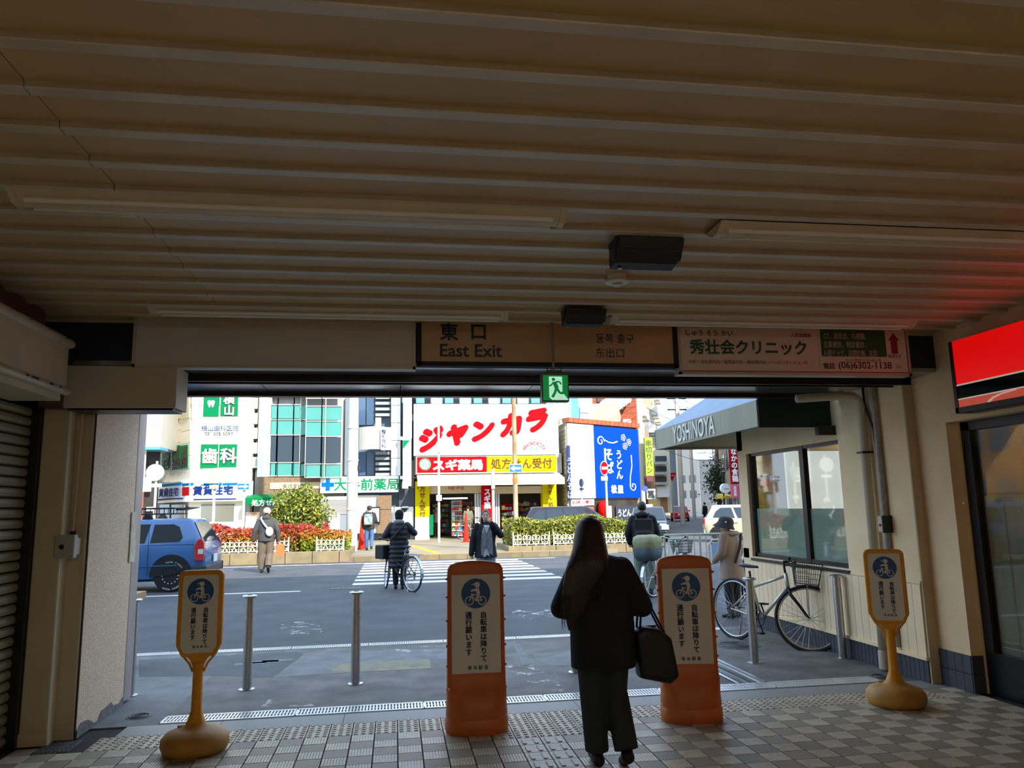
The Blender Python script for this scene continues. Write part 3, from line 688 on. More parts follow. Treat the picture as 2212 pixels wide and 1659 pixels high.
MB().box(atY(1768, 740, YS).x, atY(1768, 740, YS).x+.003, YS+.005, YS+.009, z0+.04, z1-.04).build('divider', m_sfr, t)
rz = MB().box(x0+.03, x1-.018, YS+.004, YS+.009, z0+.026, z0+.032).box(x1-.026, x1-.018, YS+.004, YS+.009, z0+.026, z1-.03); rz.build('red_border', m_ri, t)

# hanging emergency exit lamp
q0 = atY(1199, 836, 5.78); ex, ez = q0.x, q0.z
t = tag(empty('exit_lamp', (ex, 5.78, ez), 'green and white running-man exit lamp hanging from the ceiling', 'exit sign'))
MB().box(ex-.108, ex+.108, 5.765, 5.835, ez-.118, ez+.118).build('case', mat('lamp_case', (92, 94, 88), .4, .2), t, bevel=.006)
MB().box(ex-.098, ex+.098, 5.758, 5.766, ez-.108, ez+.090).build('green_face', mat('lit_green', (0, 128, 58), .3, emit=.22), t)
m_lit = mat('lit_white_green', (176, 232, 200), .3, emit=.30)
dv = MB(); dv.prism([(ex-.052, ez-.085), (ex-.052, ez+.078), (ex+.052, ez+.078), (ex+.052, ez-.045), (ex+.098, ez-.105), (ex-.028, ez-.105)], 5.752, 5.759, 'y'); dv.build('door_pictogram', m_lit, t)
mg = MATS['lit_green']
rm = MB(); yf0, yf1 = 5.746, 5.753
def strip(pts, w):
    for (ax_, az_), (bx_, bz_) in zip(pts, pts[1:]):
        d_ = Vector((bx_-ax_, bz_-az_)).normalized(); nx, nz = -d_.y*w, d_.x*w
        rm.prism([(ex+ax_+nx, ez+az_+nz), (ex+bx_+nx, ez+bz_+nz), (ex+bx_-nx, ez+bz_-nz), (ex+ax_-nx, ez+az_-nz)], yf0, yf1, 'y')
rm.prism([(ex-.018+.013*math.cos(k*PI/8), ez+.055+.013*math.sin(k*PI/8)) for k in range(16)], yf0, yf1, 'y')
strip([(-.012, .035), (.008, -.015)], .016); strip([(-.016, .034), (-.04, .006), (-.052, .006)], .006); strip([(0, .036), (.03, .036), (.042, .016)], .006)
strip([(.002, -.012), (-.008, -.05), (-.03, -.085)], .010); strip([(.006, -.012), (.030, -.052), (.070, -.052)], .009)
rm.build('running_figure', mg, t)
MB().cyl((ex-.005, 5.80, ez+.118), (ex-.005, 5.80, 3.05), .011).build('hanger_rod', mat('hanger_grey', (150, 148, 140), .4, .4), t)
MB().box(ex-.06, ex+.06, 5.78, 5.82, ez+.118, ez+.134).build('mount_plate', MATS['lamp_case'], t)
for s in (-1, 1): MB().cyl((ex+s*.055, 5.79, ez+.12), (ex+s*.055, 5.79, ez+.15), .005).build('bolt', m_dkmetal, t)

# warm lit lamps deeper in the concourse, behind the camera
for i, yy in enumerate((-1.6, -4.6)):
    t = tag(empty('concourse_lamp', (1.2, yy, 3.0), 'warm lit ceiling batten further back in the concourse, number %s from the doorway' % ('five' if i == 0 else 'six'), 'lamp', 'ceiling light battens'))
    MB().box(-.2, 2.6, yy-.08, yy+.08, 3.0, 3.06).build('housing', m_cream, t)
    for dy in (-.05, .05): MB().cyl((-.1, yy+dy, 2.965), (2.5, yy+dy, 2.965), .016, n=10).build('lit_tube', mat('warm_tube', (255, 244, 228), .4, emit=9.0), t)
# the building above: keeps the sun off the passage and throws its shade over the road
vd = struct(empty('roof', (1, 0, 3.2)))
MB().box(-15, 24, -14, 7.46, 3.2, 10.4).build('upper_storey', mat('viaduct_concrete', (150, 148, 142), .85, var=.1, vs=.6), vd)
MB().box(-15, XL-.5, -14, 6.2, 0, 3.2).box(5.6, 24, -14, 6.2, 0, 3.2).build('lower_block', MATS['viaduct_concrete'], vd)
MB().box(RW+.02, 9.1, 6.4, 9.98, 2.9, 3.3).build('corner_roof', MATS['viaduct_concrete'], vd)
# ------------------------------------------------------------------ across the road: plaza, kerbs, crossing
m_plaza = mat('plaza_paving', (142, 130, 106), .85, rgb2=(128, 117, 94), vs=.8, bump=.2, bs=60, detail=8)
m_kerb = mat('kerb_stone', (140, 124, 92), .85, rgb2=(120, 107, 82), vs=3, isl=.08)
m_road2 = mat('side_street_asphalt', (78, 78, 78), .75, rgb2=(90, 90, 89), vs=.8, bump=.3, bs=120)
ZP = .14
SD = Vector((.372, .928, 0)).normalized(); SN = Vector((SD.y, -SD.x, 0))        # side street: along, and towards its right
L0 = Vector((9.6, 33.0, 0)); R0 = Vector((15.6, 33.0, 0))
pz = empty('plaza', (0, 25.3, 0), kind='structure')
far = L0 + SD*150
b = MB(); b.prism([(-90, 25.3), (6.6, 25.3), (8.2, 26.4), (8.9, 30), (L0.x, L0.y), (far.x, far.y), (-90, far.y)], -.05, ZP, 'z'); b.build('paving', m_plaza, pz)
farR = R0 + SD*150
b = MB(); b.prism([(17.4, 25.0), (160, 25.0), (160, farR.y), (farR.x, farR.y), (R0.x, R0.y), (16.2, 29)], -.05, ZP, 'z'); b.build('paving', m_plaza, pz)
b = MB(); b.prism([(6.0, 24.9), (18.5, 24.9), (R0.x+.5, R0.y), (farR.x, farR.y), (far.x, far.y), (L0.x-.5, L0.y)], -.04, -.001, 'z'); struct(b.build('side_street_road', m_road2))
x = -40.0; kb = MB().box(.005, .895, -.16, 0, -.02, ZP+.012).mesh('kerb_block')
while x < 6.4: inst('kerb_block', kb, m_kerb, pz, (x, 0, 0)); x += .9
# zebra crossing and road lines
cw = empty('road_marking', (1, 21, 0), kind='structure')
m_paint = mat('road_paint', (226, 224, 214), .7, rgb2=(200, 199, 192), vs=5, detail=8)
bars_ = [(1262, 1255), (1247, 1241.5), (1234.5, 1230), (1224, 1220.5), (1216, 1213)]
for i in range(8):
    y0 = 17.35 + i*.92
    MB().box(-.92-.0*i, 3.75, y0, y0+.45, -.002, .003).build('crossing_bar', m_paint, cw)
MB().box(-30, -1.9, 16.35, 16.50, -.002, .003).build('lane_line', m_paint, cw)
MB().box(-30, 5.0, 24.2, 24.32, -.002, .003).build('lane_line', m_paint, cw)
# plaza tactile paving
m_ytile = mat('yellow_tactile', (196, 146, 40), .8, var=.12, vs=8)
a, b_ = atZ(880, 1207, ZP), atZ(1012, 1200, ZP)
for i in range(16):
    MB().box(-.1+i*.3, .19+i*.3, 25.25, 25.54, ZP-.01, ZP+.006).build('yellow_tile', m_ytile, pz)
for i in range(22):
    yy = 25.6+i*.3; xx = 1.25-i*.035
    MB().box(xx, xx+.29, yy, yy+.29, ZP-.01, ZP+.006).build('yellow_tile', m_ytile, pz)
# road covers
q = atZ(747, 1271); t = tag(empty('road_grating', (q.x, q.y, 0), 'pale rectangular road drain beside the crossing', 'drain'))
MB().box(q.x-.3, q.x+.3, q.y-.17, q.y+.17, -.01, .004).build('pit', m_dkmetal, t)
for i in range(6): MB().box(q.x-.29+i*.112, q.x-.26+i*.112, q.y-.16, q.y+.16, 0, .009).build('bar', m_conc2, t)
for s in (-1, 1): MB().box(q.x-.3, q.x+.3, q.y+s*.16-.012, q.y+s*.16+.012, 0, .009).build('bar', m_conc2, t)

# ------------------------------------------------------------------ buildings
def W(px, py, Y): return atY(px, py, Y)
def face(px0, py0, px1, py1, Y, th=.1, b=None):
    x0, x1, z0, z1 = rect(px0, py0, px1, py1, Y); b = b or MB(); b.box(x0, x1, Y, Y+th, z0, z1); return b
def wr_(body, m, par, px, py, Y, w=None, h=None, **k):
    q = atY(px, py, Y); s = Y/1650/1.0
    return text(body, m, par, (q.x, Y, q.z), width=w*s if w else None, height=h*s if h else None, **k)
wht = mat('sign_white', (244, 244, 240), .5); m_pane = mat('dark_pane', (62, 74, 84), .08, spec=.8); m_pane2 = mat('sky_pane', (92, 150, 196), .06, spec=.9)
m_cream2 = mat('cream_panel', (238, 230, 208), .6, isl=.03, var=.03, vs=1); m_lgrey = mat('light_grey_wall', (176, 172, 162), .7, var=.04, vs=.6)
m_grn = mat('sign_green', (4, 118, 70), .6, spec=.1); m_blu = mat('sign_blue_ink', (22, 46, 110), .7, spec=.08); m_cyan = mat('sign_cyan', (6, 104, 158), .7, spec=.1); m_redp = mat('sign_red', (186, 4, 14), .7, spec=.08); m_yel = mat('sign_yellow', (214, 190, 4), .7, spec=.08); m_brn = mat('brown_ink', (92, 48, 20), .5); m_gink = mat('sign_ink_green', (0, 128, 74), .7, spec=.08); m_ik = mat('sign_ink', (40, 40, 44), .5)
m_al = mat('window_aluminium', (200, 200, 194), .4, .3)
def block(par, px0, px1, pyt, Y, depth, m, z0=ZP, name='wall', top=None):
    x0, x1, _, z1 = rect(px0, pyt, px1, pyt+1, Y); z1 = top or z1
    return MB().box(x0, x1, Y, Y+depth, z0, z1).build(name, m, par)
F = 38.0
# 1 corrugated corner building, far left
t = tag(empty('corner_shop_building', (-17.5, 37, ZP), 'pale ribbed corner building with red lettering, leftmost across the road', 'building'))
Y = 36.6
x0, x1, z0, z1 = rect(180, 780, 352, 966, Y)
MB().box(x0, x1, Y, Y+4, z0, z1+2).build('upper_wall', m_lgrey, t)
n = 26; rb = MB().box(0, .10, -.06, 0, z0, z1+2).mesh('rib')
for i in range(n): inst('rib', rb, mat('ribbed_cladding', (222, 220, 210), .6, isl=.02, var=.02, vs=1), t, (x0+(x1-x0)*(i+.2)/n+17.5, Y-37, -ZP))
q = rect(255, 862, 312, 925, Y); MB().box(q[0], q[1], Y-.10, Y-.04, q[2], q[3]).build('sign_panel', wht, t)
wr_('通', m_redp, t, 298, 905, Y-.11, h=30, bold=.06); wr_('食', m_redp, t, 298, 870, Y-.11, h=22, bold=.06)
MB().box(x0, x1-.4, Y+1.2, Y+1.4, ZP, z0).build('dark_shopfront', mat('shopfront_dark', (38, 38, 40), .6, rgb2=(74, 66, 58), vs=1.5), t)
c = W(301, 1040, Y+.3); MB().cyl((c.x, c.y, ZP), (c.x, c.y, z0), .22, n=14).build('post', mat('red_brown_post', (176, 92, 66), .6), t)
MB().cyl((c.x, c.y, 2.6), (c.x, c.y, z0), .23, n=14).build('white_post_cover', wht, t)
MB().box(x0, x1, Y-.05, Y+1.2, z0-.12, z0).build('canopy_edge', mat('canopy_blue', (86, 156, 196), .5), t)
for (a, b_, c, d, m) in ((291, 995, 309, 1012, mat('orange_board', (226, 130, 60), .5)), (290, 1020, 304, 1036, wht), (311, 1030, 326, 1062, wht), (290, 1085, 300, 1100, mat('mint_board', (150, 214, 170), .5)), (316, 1095, 330, 1104, m_cream2)): face(a, b_, c, d, Y+.9, .08).build('shop_board', m, t)
# 2 dental clinic building, with lettings office below
t = tag(empty('dental_building', (-13, 38, ZP), 'white panelled dental clinic building with green window signs above the lettings office', 'building'))
xa = W(413, 950, F).x; xb = W(545, 950, F).x; xl = W(345, 950, 41.5).x; top = 13.5
MB().prism([(xl, 41.5), (xa, F), (xb, F), (xb, 46), (xl, 46)], ZP, top, 'z').build('core', m_lgrey, t)
cols_ = [414, 437, 474.5, 514, 533, 544]; rows_ = [820, 848, 876, 904, 931, 958, 985, 1014, 1041]
for i in range(5):
    for j in range(8):
        x0, x1, z0, z1 = rect(cols_[i], rows_[j], cols_[i+1], rows_[j+1], F); MB().box(x0+.012, x1-.012, F-.05, F+.02, z0+.012, z1-.012).build('facade_panel', m_cream2, t)
ld = Vector((xa-xl, F-41.5, 0)).normalized(); ln = Vector((ld.y, -ld.x, 0))
def lface(px0, py0, px1, py1, off=.0, th=.06, b=None):
    # a panel on the slanting face, found where the sight lines meet that face
    o0 = Vector((xl, 41.5, 0))+ln*off; vs = []
    def hit(px, py):
        d = ray(px, py); e = Vector((0, 0, EYE)); k = (o0-e).dot(ln)/d.dot(ln); return e+d*k
    p = [hit(px0, py1), hit(px1, py1), hit(px1, py0), hit(px0, py0)]; p = [v for v in p]
    zz0 = (p[0].z+p[1].z)/2; zz1 = (p[2].z+p[3].z)/2; p[0].z = p[1].z = zz0; p[2].z = p[3].z = zz1
    b = b or MB(); b.add(p+[v-ln*th for v in p], [(0,1,2,3), (7,6,5,4), (0,4,5,1), (1,5,6,2), (2,6,7,3), (3,7,4,0)]); return b, p
m_shade = mat('shaded_cream_panel', (220, 212, 192), .6, isl=.04, var=.03, vs=1)  # cream facade panels, darkened in colour for the side in shade
lc = [349, 368, 390, 411]
for i in range(3):
    for j in range(8):
        bb, _ = lface(lc[i]+.3, rows_[j]+.4, lc[i+1]-.3, rows_[j+1]-.4, .06); bb.build('side_panel', m_shade, t)
for (a, c) in ((354, 370), (373, 389), (391, 408)):
    bb, _ = lface(a, 852, c, 908-(a-354)*.1, .10, .05); bb.build('window', mat('curtained_pane', (196, 188, 150), .3, var=.1, vs=1), t)
for (a, c, s) in ((350, 366, 'TEL'), (371, 388, '6305'), (389, 405, '5097')):
    bb, p = lface(a, 964-(a-350)*.06, c, 1015-(a-350)*.08, .10, .05); g = bb.build('green_window_sign', m_grn, t)
    mid = (p[0]+p[1])/2; mid.z = p[0].z*.72+p[2].z*.28; text(s, mat('dark_red_ink', (96, 30, 24), .5), t, mid+ln*.01, ld, (0,0,1), width=(p[1]-p[0]).length*.85, height=.5, bold=.03)
    mid.z = p[0].z*.3+p[2].z*.7; text({'TEL': '横', '6305': '治療', '5097': '時間'}[s], mat('dark_red_ink', (96, 30, 24)), t, mid+ln*.01, ld, (0,0,1), width=(p[1]-p[0]).length*.75, height=.55)
gs = []
for (a, b_, c, d) in ((441, 842, 474, 900), (478, 842, 515, 899), (434.5, 960, 471.5, 1011), (474.5, 960, 512, 1009)):
    x0, x1, z0, z1 = rect(a, b_, c, d, F); MB().box(x0, x1, F-.10, F-.03, z0, z1).build('green_window_sign', m_grn, t)
for s, px, py in (('歯', 453, 985), ('科', 493, 984), ('横', 495, 862), ('山', 495, 886)):
    h_ = 32 if py > 900 else 22
    wr_(s, m_ik, t, px+1, py+1, F-.105, h=h_, bold=.06); wr_(s, mat('sign_cream_ink', (252, 244, 214), .5), t, px, py, F-.14, h=h_, bold=.028)
c = W(456, 872, F-.11)
b = MB(); b.prism([(c.x+.17*x_, c.z+.17*z_) for x_, z_ in ((-1, .6), (-.6, 1), (0, .75), (.6, 1), (1, .6), (.85, -.1), (.55, -1), (.3, -1), (.1, -.3), (-.1, -.3), (-.3, -1), (-.55, -1), (-.85, -.1))], F-.115, F-.10, 'y'); b.build('tooth_emblem', wht, t)
wr_('横山歯科医院', mat('steel_blue_ink', (50, 84, 116), .5), t, 475, 925, F-.055, w=73, bold=.01); wr_('TE  305-5097', m_ik, t, 472.5, 937.5, F-.055, w=57, bold=.008)
# lettings office at street level
MB().prism([(xl-.15, 41.3), (xa-.1, F-.35), (xb+.1, F-.35), (xb+.1, F+.1), (xl, 41.6)], W(470, 1083, F).z, W(470, 1040, F).z, 'z').build('sign_band', wht, t)
Yb = F-.36
for (a, b_, c, d, m) in ((440, 1043, 479, 1049, m_cyan), (481, 1043, 514, 1048, m_cyan), (411, 1043, 418, 1048, m_cyan), (418, 1077, 510, 1079.5, m_blu), (434, 1046, 470, 1048, m_cyan)): face(a, b_, c, d, Yb-.02, .03).build('sign_stripe', m, t)
wr_('賃貸住宅', m_blu, t, 460, 1059, Yb-.03, w=79, h=19, bold=.03); wr_('サービス', m_blu, t, 504, 1060, Yb-.03, h=18, vertical=True)
for (a, b_, c, d, m) in ((346, 1044, 391, 1050, m_cyan), (393, 1044, 407, 1050, m_cyan), (334, 1077, 392, 1079.5, m_blu), (393, 1052, 406, 1071, m_redp)):
    bb, p = lface(a, b_, c, d, .36, .06); bb.build('sign_stripe', m, t)
bb, p = lface(346, 1054, 388, 1073, .34, .03); mid = (p[0]+p[2])/2; text('賃貸住宅', m_blu, t, mid+ln*.06, ld, (0,0,1), width=(p[1]-p[0]).length, height=.42, bold=.03)
MB().prism([(xl+.3, 41.2), (xa+.05, F-.05), (xb-.2, F-.05), (xb-.2, F+.2), (xl+.3, 42)], ZP, W(470, 1083, F).z, 'z').build('shop_wall', m_cream2, t)
for (a, b_, c, d) in ((435, 1089, 463, 1139), (466, 1089, 506, 1139)):
    x0, x1, z0, z1 = rect(a, b_, c, d, F); MB().box(x0, x1, F-.10, F-.04, z0, z1).build('shop_window', mat('office_pane', (116, 116, 102), .1, spec=.8), t)
    MB().box(x0, x1, F-.11, F-.10, z0-.1, z0+.25).build('window_film', mat('pale_film', (196, 216, 230), .5), t)
for (a, b_, c, d) in ((345, 1090, 366, 1140), (370, 1090, 398, 1140)):
    bb, p = lface(a, b_, c, d, .2, .05); bb.build('shop_window', mat('office_pane', (116, 116, 102)), t)
# air conditioners in the gap
gp = tag(empty('gap_wall', (-10.5, 39, ZP), 'dark narrow wall between the dental building and the teal fronted building', 'wall'))
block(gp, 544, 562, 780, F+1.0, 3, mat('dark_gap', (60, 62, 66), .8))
for i, py in enumerate((840, 873, 906, 938, 970, 1001)):
    x0, x1, z0, z1 = rect(543, py-14, 556, py+10, F+.3)
    a = tag(empty('air_conditioner', ((x0+x1)/2, F+.3, z0), ['topmost', 'second', 'third', 'fourth', 'fifth', 'lowest'][i] + (' ' if i in (0, 5) else ' from top ') + 'of the stacked cream outdoor units beside the dental building', 'air conditioner', 'stacked air conditioners'))
    MB().box(x0, x1, F+.3, F+.75, z0, z1).build('case', m_cream2, a, bevel=.03)
    MB().box(x0+.1, x1-.02, F+.28, F+.31, z0+.12, z1-.12).build('fan_grille', mat('vent_grey', (190, 188, 180), .6), a)
    MB().box(x0-.05, x1, F+.35, F+.9, z0-.09, z0).build('bracket', m_dkmetal, a)
x0 = W(537, 950, F).x; dp = tag(MB().cyl((x0, F+.15, ZP), (x0, F+.15, 12.5), .09, n=10).build('drain_pipe', mat('dark_pipe', (70, 72, 76), .5)), 'dark vertical drain pipe beside the stacked outdoor units', 'pipe')

# 3 teal-fronted building
t = tag(empty('teal_building', (-7.3, 38, ZP), 'building with a teal glass bay front above a brown stone band', 'building'))
block(t, 559, 748, 780, F+.5, 6, m_lgrey, name='core')
face(559, 780, 586, 1030, F+.2, .4).build('white_pier', mat('white_tile_wall', (246, 244, 236), .5), t)
m_teal = mat('teal_spandrel', (82, 150, 141), .2, var=.05, vs=.5, spec=.4); m_tealf = mat('teal_frame', (176, 176, 160), .4, .2)
rowsT = [(800, 855, 'w'), (876, 904, 't'), (909, 938, 't'), (942, 997, 'w'), (1001, 1027, 't')]
def tealcol(pa, pb, Yc, sh):
    for (ya, yb, k) in rowsT:
        face(pa+.8, ya+sh, pb-.8, yb+sh, Yc, .12).build('pane' if k == 'w' else 'spandrel', m_pane if k == 'w' else m_teal, t)
    for yy in (857, 874, 906.5, 939.5, 999, 1028): face(pa-1, yy+sh-1, pb+1, yy+sh+1.2, Yc-.04, .16).build('rail', m_tealf, t)
    for xx in (pa, pb): face(xx-.9, 800, xx+.9, 1029+sh, Yc-.03, .15).build('mullion', m_tealf, t)
tealcol(584, 599, F+.2, 0); tealcol(599, 634, F+.2, 0); tealcol(634, 649, F+.2, 0)
tealcol(661, 695, F-.35, 3); tealcol(695, 703, F-.35, 3); tealcol(703, 738, F-.15, 3)
for yy0, yy1, k in rowsT:
    a = W(649, (yy0+yy1)/2, F+.2); b_ = W(661, (yy0+yy1)/2, F-.35); z0 = W(655, yy1+1.5, F).z; z1 = W(655, yy0+1.5, F).z
    MB().add([(a.x, a.y, z0), (b_.x, b_.y, z0), (b_.x, b_.y, z1), (a.x, a.y, z1), (a.x, a.y+.1, z0), (b_.x+.05, b_.y+.1, z0), (b_.x+.05, b_.y+.1, z1), (a.x, a.y+.1, z1)], [(0,1,2,3), (7,6,5,4), (0,4,5,1), (1,5,6,2), (2,6,7,3), (3,7,4,0)]).build('pane' if k == 'w' else 'spandrel', m_pane if k == 'w' else m_teal, t)
m_stone = mat('brown_stone', (134, 108, 78), .6, rgb2=(112, 88, 62), vs=14)
for a, c in ((559, 592), (592, 626), (626, 660), (660, 693)): face(a+.3, 1031, c-.3, 1069, F+.1, .3).build('stone_slab', m_stone, t)
face(583, 1042, 693, 1056, F+.06, .06).build('name_plate', mat('plate_tan', (206, 184, 144), .6), t)
wr_('タバタビル', m_brn, t, 637, 1050, F+.05, w=50, h=9, bold=.01)
face(693, 1072, 752, 1112, F+.1, .1).build('shutter_back', m_lgrey, t)
for i in range(12): face(692, 1079+i*2.7, 752, 1081+i*2.7, F+.04, .06).build('shutter_slat', mat('slat_grey', (176, 172, 164), .4, .3), t)
face(560, 1092, 692, 1150, F+.4, .1).build('shopfront', mat('shopfront_pale', (206, 196, 178), .6, rgb2=(150, 140, 128), vs=1.5), t)
face(530, 1106, 560, 1142, F-.3, .1).build('poster', mat('poster_pale', (232, 226, 214), .6, rgb2=(214, 140, 90), vs=3), t)
face(709, 1112, 733, 1155, F-.4, .5).build('white_cabinet', wht, t); face(733, 1112, 752, 1155, F-.3, .4).build('grey_cabinet', mat('cab_grey', (124, 132, 140), .6), t)
aw = tag(empty('green_awning', (-10, 37, 3), 'green canvas awning with white lettering behind the tall bush', 'awning'))
x0, x1, z0, z1 = rect(531, 1070, 642, 1090, F-.7)
MB().prism([(F-.9, z0), (F-.9, z0+.32), (F-.2, z1+.06), (F+.1, z1+.06), (F+.1, z0)], x0, x1, 'x').build('canopy', mat('canopy_green', (6, 112, 58), .6, spec=.1), aw)
wr_('処方せん受付', wht, aw, 588, 1085.5, F-.905, w=82, bold=.02); wr_('大手前薬局 調剤', wht, aw, 585, 1076, F-.75, w=70, h=4)
# pharmacy sign
t = tag(empty('pharmacy_sign', (-4.5, 37.6, 3), 'white pharmacy sign with blue cross and green lettering under the grey building', 'sign'))
x0, x1, z0, z1 = rect(692, 1029, 861, 1064, F-.1); MB().box(x0, x1, F-.1, F+.15, z0, z1).build('board', wht, t)
c = W(708, 1047, F-.12)
MB().box(c.x-.29, c.x+.29, F-.12, F-.1, c.z-.1, c.z+.1).box(c.x-.1, c.x+.1, F-.121, F-.1, c.z-.29, c.z+.29).build('blue_cross', mat('cross_blue', (0, 96, 190), .6, spec=.1), t)
wr_('大手前薬局', m_gink, t, 792, 1046, F-.12, w=134, h=25, bold=.015)
# 4 grey stair building
t = tag(empty('stair_building', (-3.5, 38, ZP), 'grey building with louvred stairwell and curved balcony above the pharmacy sign', 'building'))
block(t, 745, 870, 780, F+.6, 6, mat('slate_glass_wall', (92, 108, 124), .2, var=.1, vs=.6), name='core')
m_pier = mat('pier_panel', (214, 212, 202), .5, isl=.04, var=.03, vs=1)
for i in range(6): face(845, 800+i*38, 856, 837+i*38, F, .6).build('pier_panel', m_pier, t); face(856, 800+i*38, 865, 837+i*38, F+.05, .5).build('pier_panel', wht, t)
for (a, b_, c, d) in ((776, 800, 790, 918), (792, 800, 808, 918), (776, 976, 790, 1027), (792, 976, 808, 1027)): face(a, b_, c, d, F+.4, .15).build('window', mat('blue_dark_pane', (70, 92, 116), .06, spec=.9), t)
m_louv = mat('louvre_grey', (148, 152, 150), .5)
for i in range(8): face(811, 806+i*12.4, 843, 812+i*12.4, F+.2, .25).build('louvre', m_louv, t)
for i in range(5): face(811, 976+i*11.4, 843, 982+i*11.4, F+.2, .25).build('louvre', m_louv, t)
face(745, 858, 758, 1027, F+.3, .2).build('glass_strip', mat('grey_strip', (120, 132, 142), .15), t)
b = MB(); rs = []
for i in range(11):
    q = i/10; px = 777+68*q; yy = F+.1-1.0*math.sin(PI*(.15+.75*q)); a = W(px, 973+2*q, F)
    rs.append((W(px, 950, F).x, yy))
z0, z1 = W(810, 973, F).z, W(810, 925, F).z
for (xa_, ya_), (xb_, yb_) in zip(rs, rs[1:]): b.add([(xa_, ya_, z0), (xb_, yb_, z0), (xb_, yb_, z1), (xa_, ya_, z1), (xa_, ya_+.12, z0), (xb_, yb_+.12, z0), (xb_, yb_+.12, z1), (xa_, ya_+.12, z1)], [(0,1,2,3), (7,6,5,4), (0,4,5,1), (2,6,7,3)])
b.build('curved_balcony', mat('balcony_beige', (206, 198, 178), .5, var=.04, vs=1), t, smooth=False)
face(823, 923, 845, 972, F-1.0, .1).build('balcony_sign', wht, t); wr_('整形外科', m_blu, t, 829, 948, F-1.01, h=40, vertical=True, bold=.01)
face(811, 902, 823, 924, F-.3, .5).build('meter_box', m_cream2, t)
face(752, 1070, 818, 1152, F+.2, .3).build('ground_wall', mat('marble_wall', (222, 214, 196), .6, var=.05, vs=1.5), t)
face(816, 1070, 846, 1100, F, .4).build('stone_slab', m_stone, t); face(816, 1101, 846, 1152, F, .4).build('stone_slab', m_stone, t)
face(795, 1095, 821, 1131, F-.1, .2).build('notice_case', m_dkmetal, t); face(799, 1098, 819, 1127, F-.13, .05).build('notice_paper', wht, t)
face(845, 1095, 893, 1155, F+.2, .2).build('white_shutter_door', mat('white_door', (236, 236, 234), .5), t)
c = W(874, 1102, F+.18); MB().prism([(c.x-.2, c.z+.1), (c.x+.2, c.z+.1), (c.x, c.z-.12)], F+.15, F+.2, 'y').build('door_mark', m_dkmetal, t)
face(862, 1055, 895, 1094, F+.3, .5).build('dark_box', mat('box_dark', (64, 72, 80), .5), t)
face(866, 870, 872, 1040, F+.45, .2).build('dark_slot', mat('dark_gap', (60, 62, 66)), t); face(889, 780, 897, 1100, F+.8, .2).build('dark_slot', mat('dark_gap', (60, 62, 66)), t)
t = tag(empty('vertical_sign', (-2.2, 37.4, 4), 'tall narrow white vertical sign with faint green lettering left of the big white billboard', 'sign'))
face(871, 800, 889.5, 947, F-.5, .25).build('upper_board', wht, t); face(870, 949, 888.5, 1050, F-.5, .25).build('lower_board', wht, t)
wr_('田辺整形外科', mat('faint_ink', (150, 170, 180), .5), t, 879.5, 919, F-.51, h=46, vertical=True, bold=.0); wr_('大手前薬局', mat('faint_green_ink', (96, 170, 140), .5), t, 878.5, 990, F-.51, h=54, vertical=True, pitch=1.2)
c = W(873, 951, F-.52); MB().prism([(c.x-.05, c.z), (c.x+.28, c.z), (c.x-.05, c.z-.42)], F-.52, F-.5, 'y').build('green_corner', m_gink, t)
for py in (943, 1028): face(864, py, 871, py+7, F-.4, .2).build('bracket', m_cream2, t)
# 5 karaoke and drugstore building
t = tag(empty('karaoke_building', (3.5, 38, ZP), 'building with a huge white billboard in slanting red lettering over a drugstore', 'building'))
x0, x1, z0, z1 = rect(896, 780, 1212, 1060, F)
MB().box(x0, x1, F+.3, F+9, z1-(z1-z0)*.28, z1).build('upper_storey', mat('upper_white', (240, 240, 236), .6), t)
for i in range(10):
    a = 899+i*31; face(a, 800, a+18+(i % 2)*8, 871, F+.2, .1).build('window', m_pane2, t)
    if i % 2: face(a+2, 858, a+24, 872, F+.16, .06).build('window_sash', mat('pale_sash', (190, 216, 236), .3), t)
MB().box(x0, x1, F+.1, F+1.2, W(1050, 1024, F).z, W(1050, 980, F).z).build('band_core', m_lgrey, t)
MB().box(x0, x1, F+1.2, F+9, W(1050, 1024, F).z, z1-(z1-z0)*.28).build('core', m_lgrey, t)
# billboard
bb_ = tag(empty('billboard', (3.5, 37.5, 5), 'huge white billboard with slanting red katakana on the karaoke building', 'billboard'))
Yb = F-.4
face(894, 873, 1206, 983, Yb, .35).build('board', wht, bb_)
chars = [('ジ', 931, 948, 55, 54), ('ャ', 988, 939, 50, 50), ('ン', 1044, 929, 52, 46), ('カ', 1104, 917, 50, 52), ('ラ', 1160, 908, 52, 52)]
for s, px, py, w, h_ in chars:
    q = W(px, py, Yb); sx_ = Yb/1650
    text(s, mat('letter_shade', (176, 172, 172), .5), bb_, (q.x-.09, Yb-.004, q.z-.09), (1, 0, .19), (.06, 0, 1), width=w*sx_, height=h_*sx_, bold=.10)
    text(s, m_redp, bb_, (q.x, Yb-.02, q.z), (1, 0, .19), (.06, 0, 1), width=w*sx_, height=h_*sx_, bold=.085)
q = W(1154, 973, Yb); text('ARAOKE·ROOA', m_redp, bb_, (q.x, Yb-.01, q.z+.36), width=1.35, height=.2, arc=.62, bold=.01)
wr_('入口', m_ik, bb_, 1184, 955, Yb-.01, w=17, shear=.2)
for px in (1149, 1159): c = W(px, 969, Yb-.01); MB().prism([(c.x+.06*math.cos(k*PI/6), c.z+.13*math.sin(k*PI/6)) for k in range(12)], Yb-.012, Yb-.004, 'y').build('print_mark', mat('print_aqua', (120, 204, 214), .5), bb_)
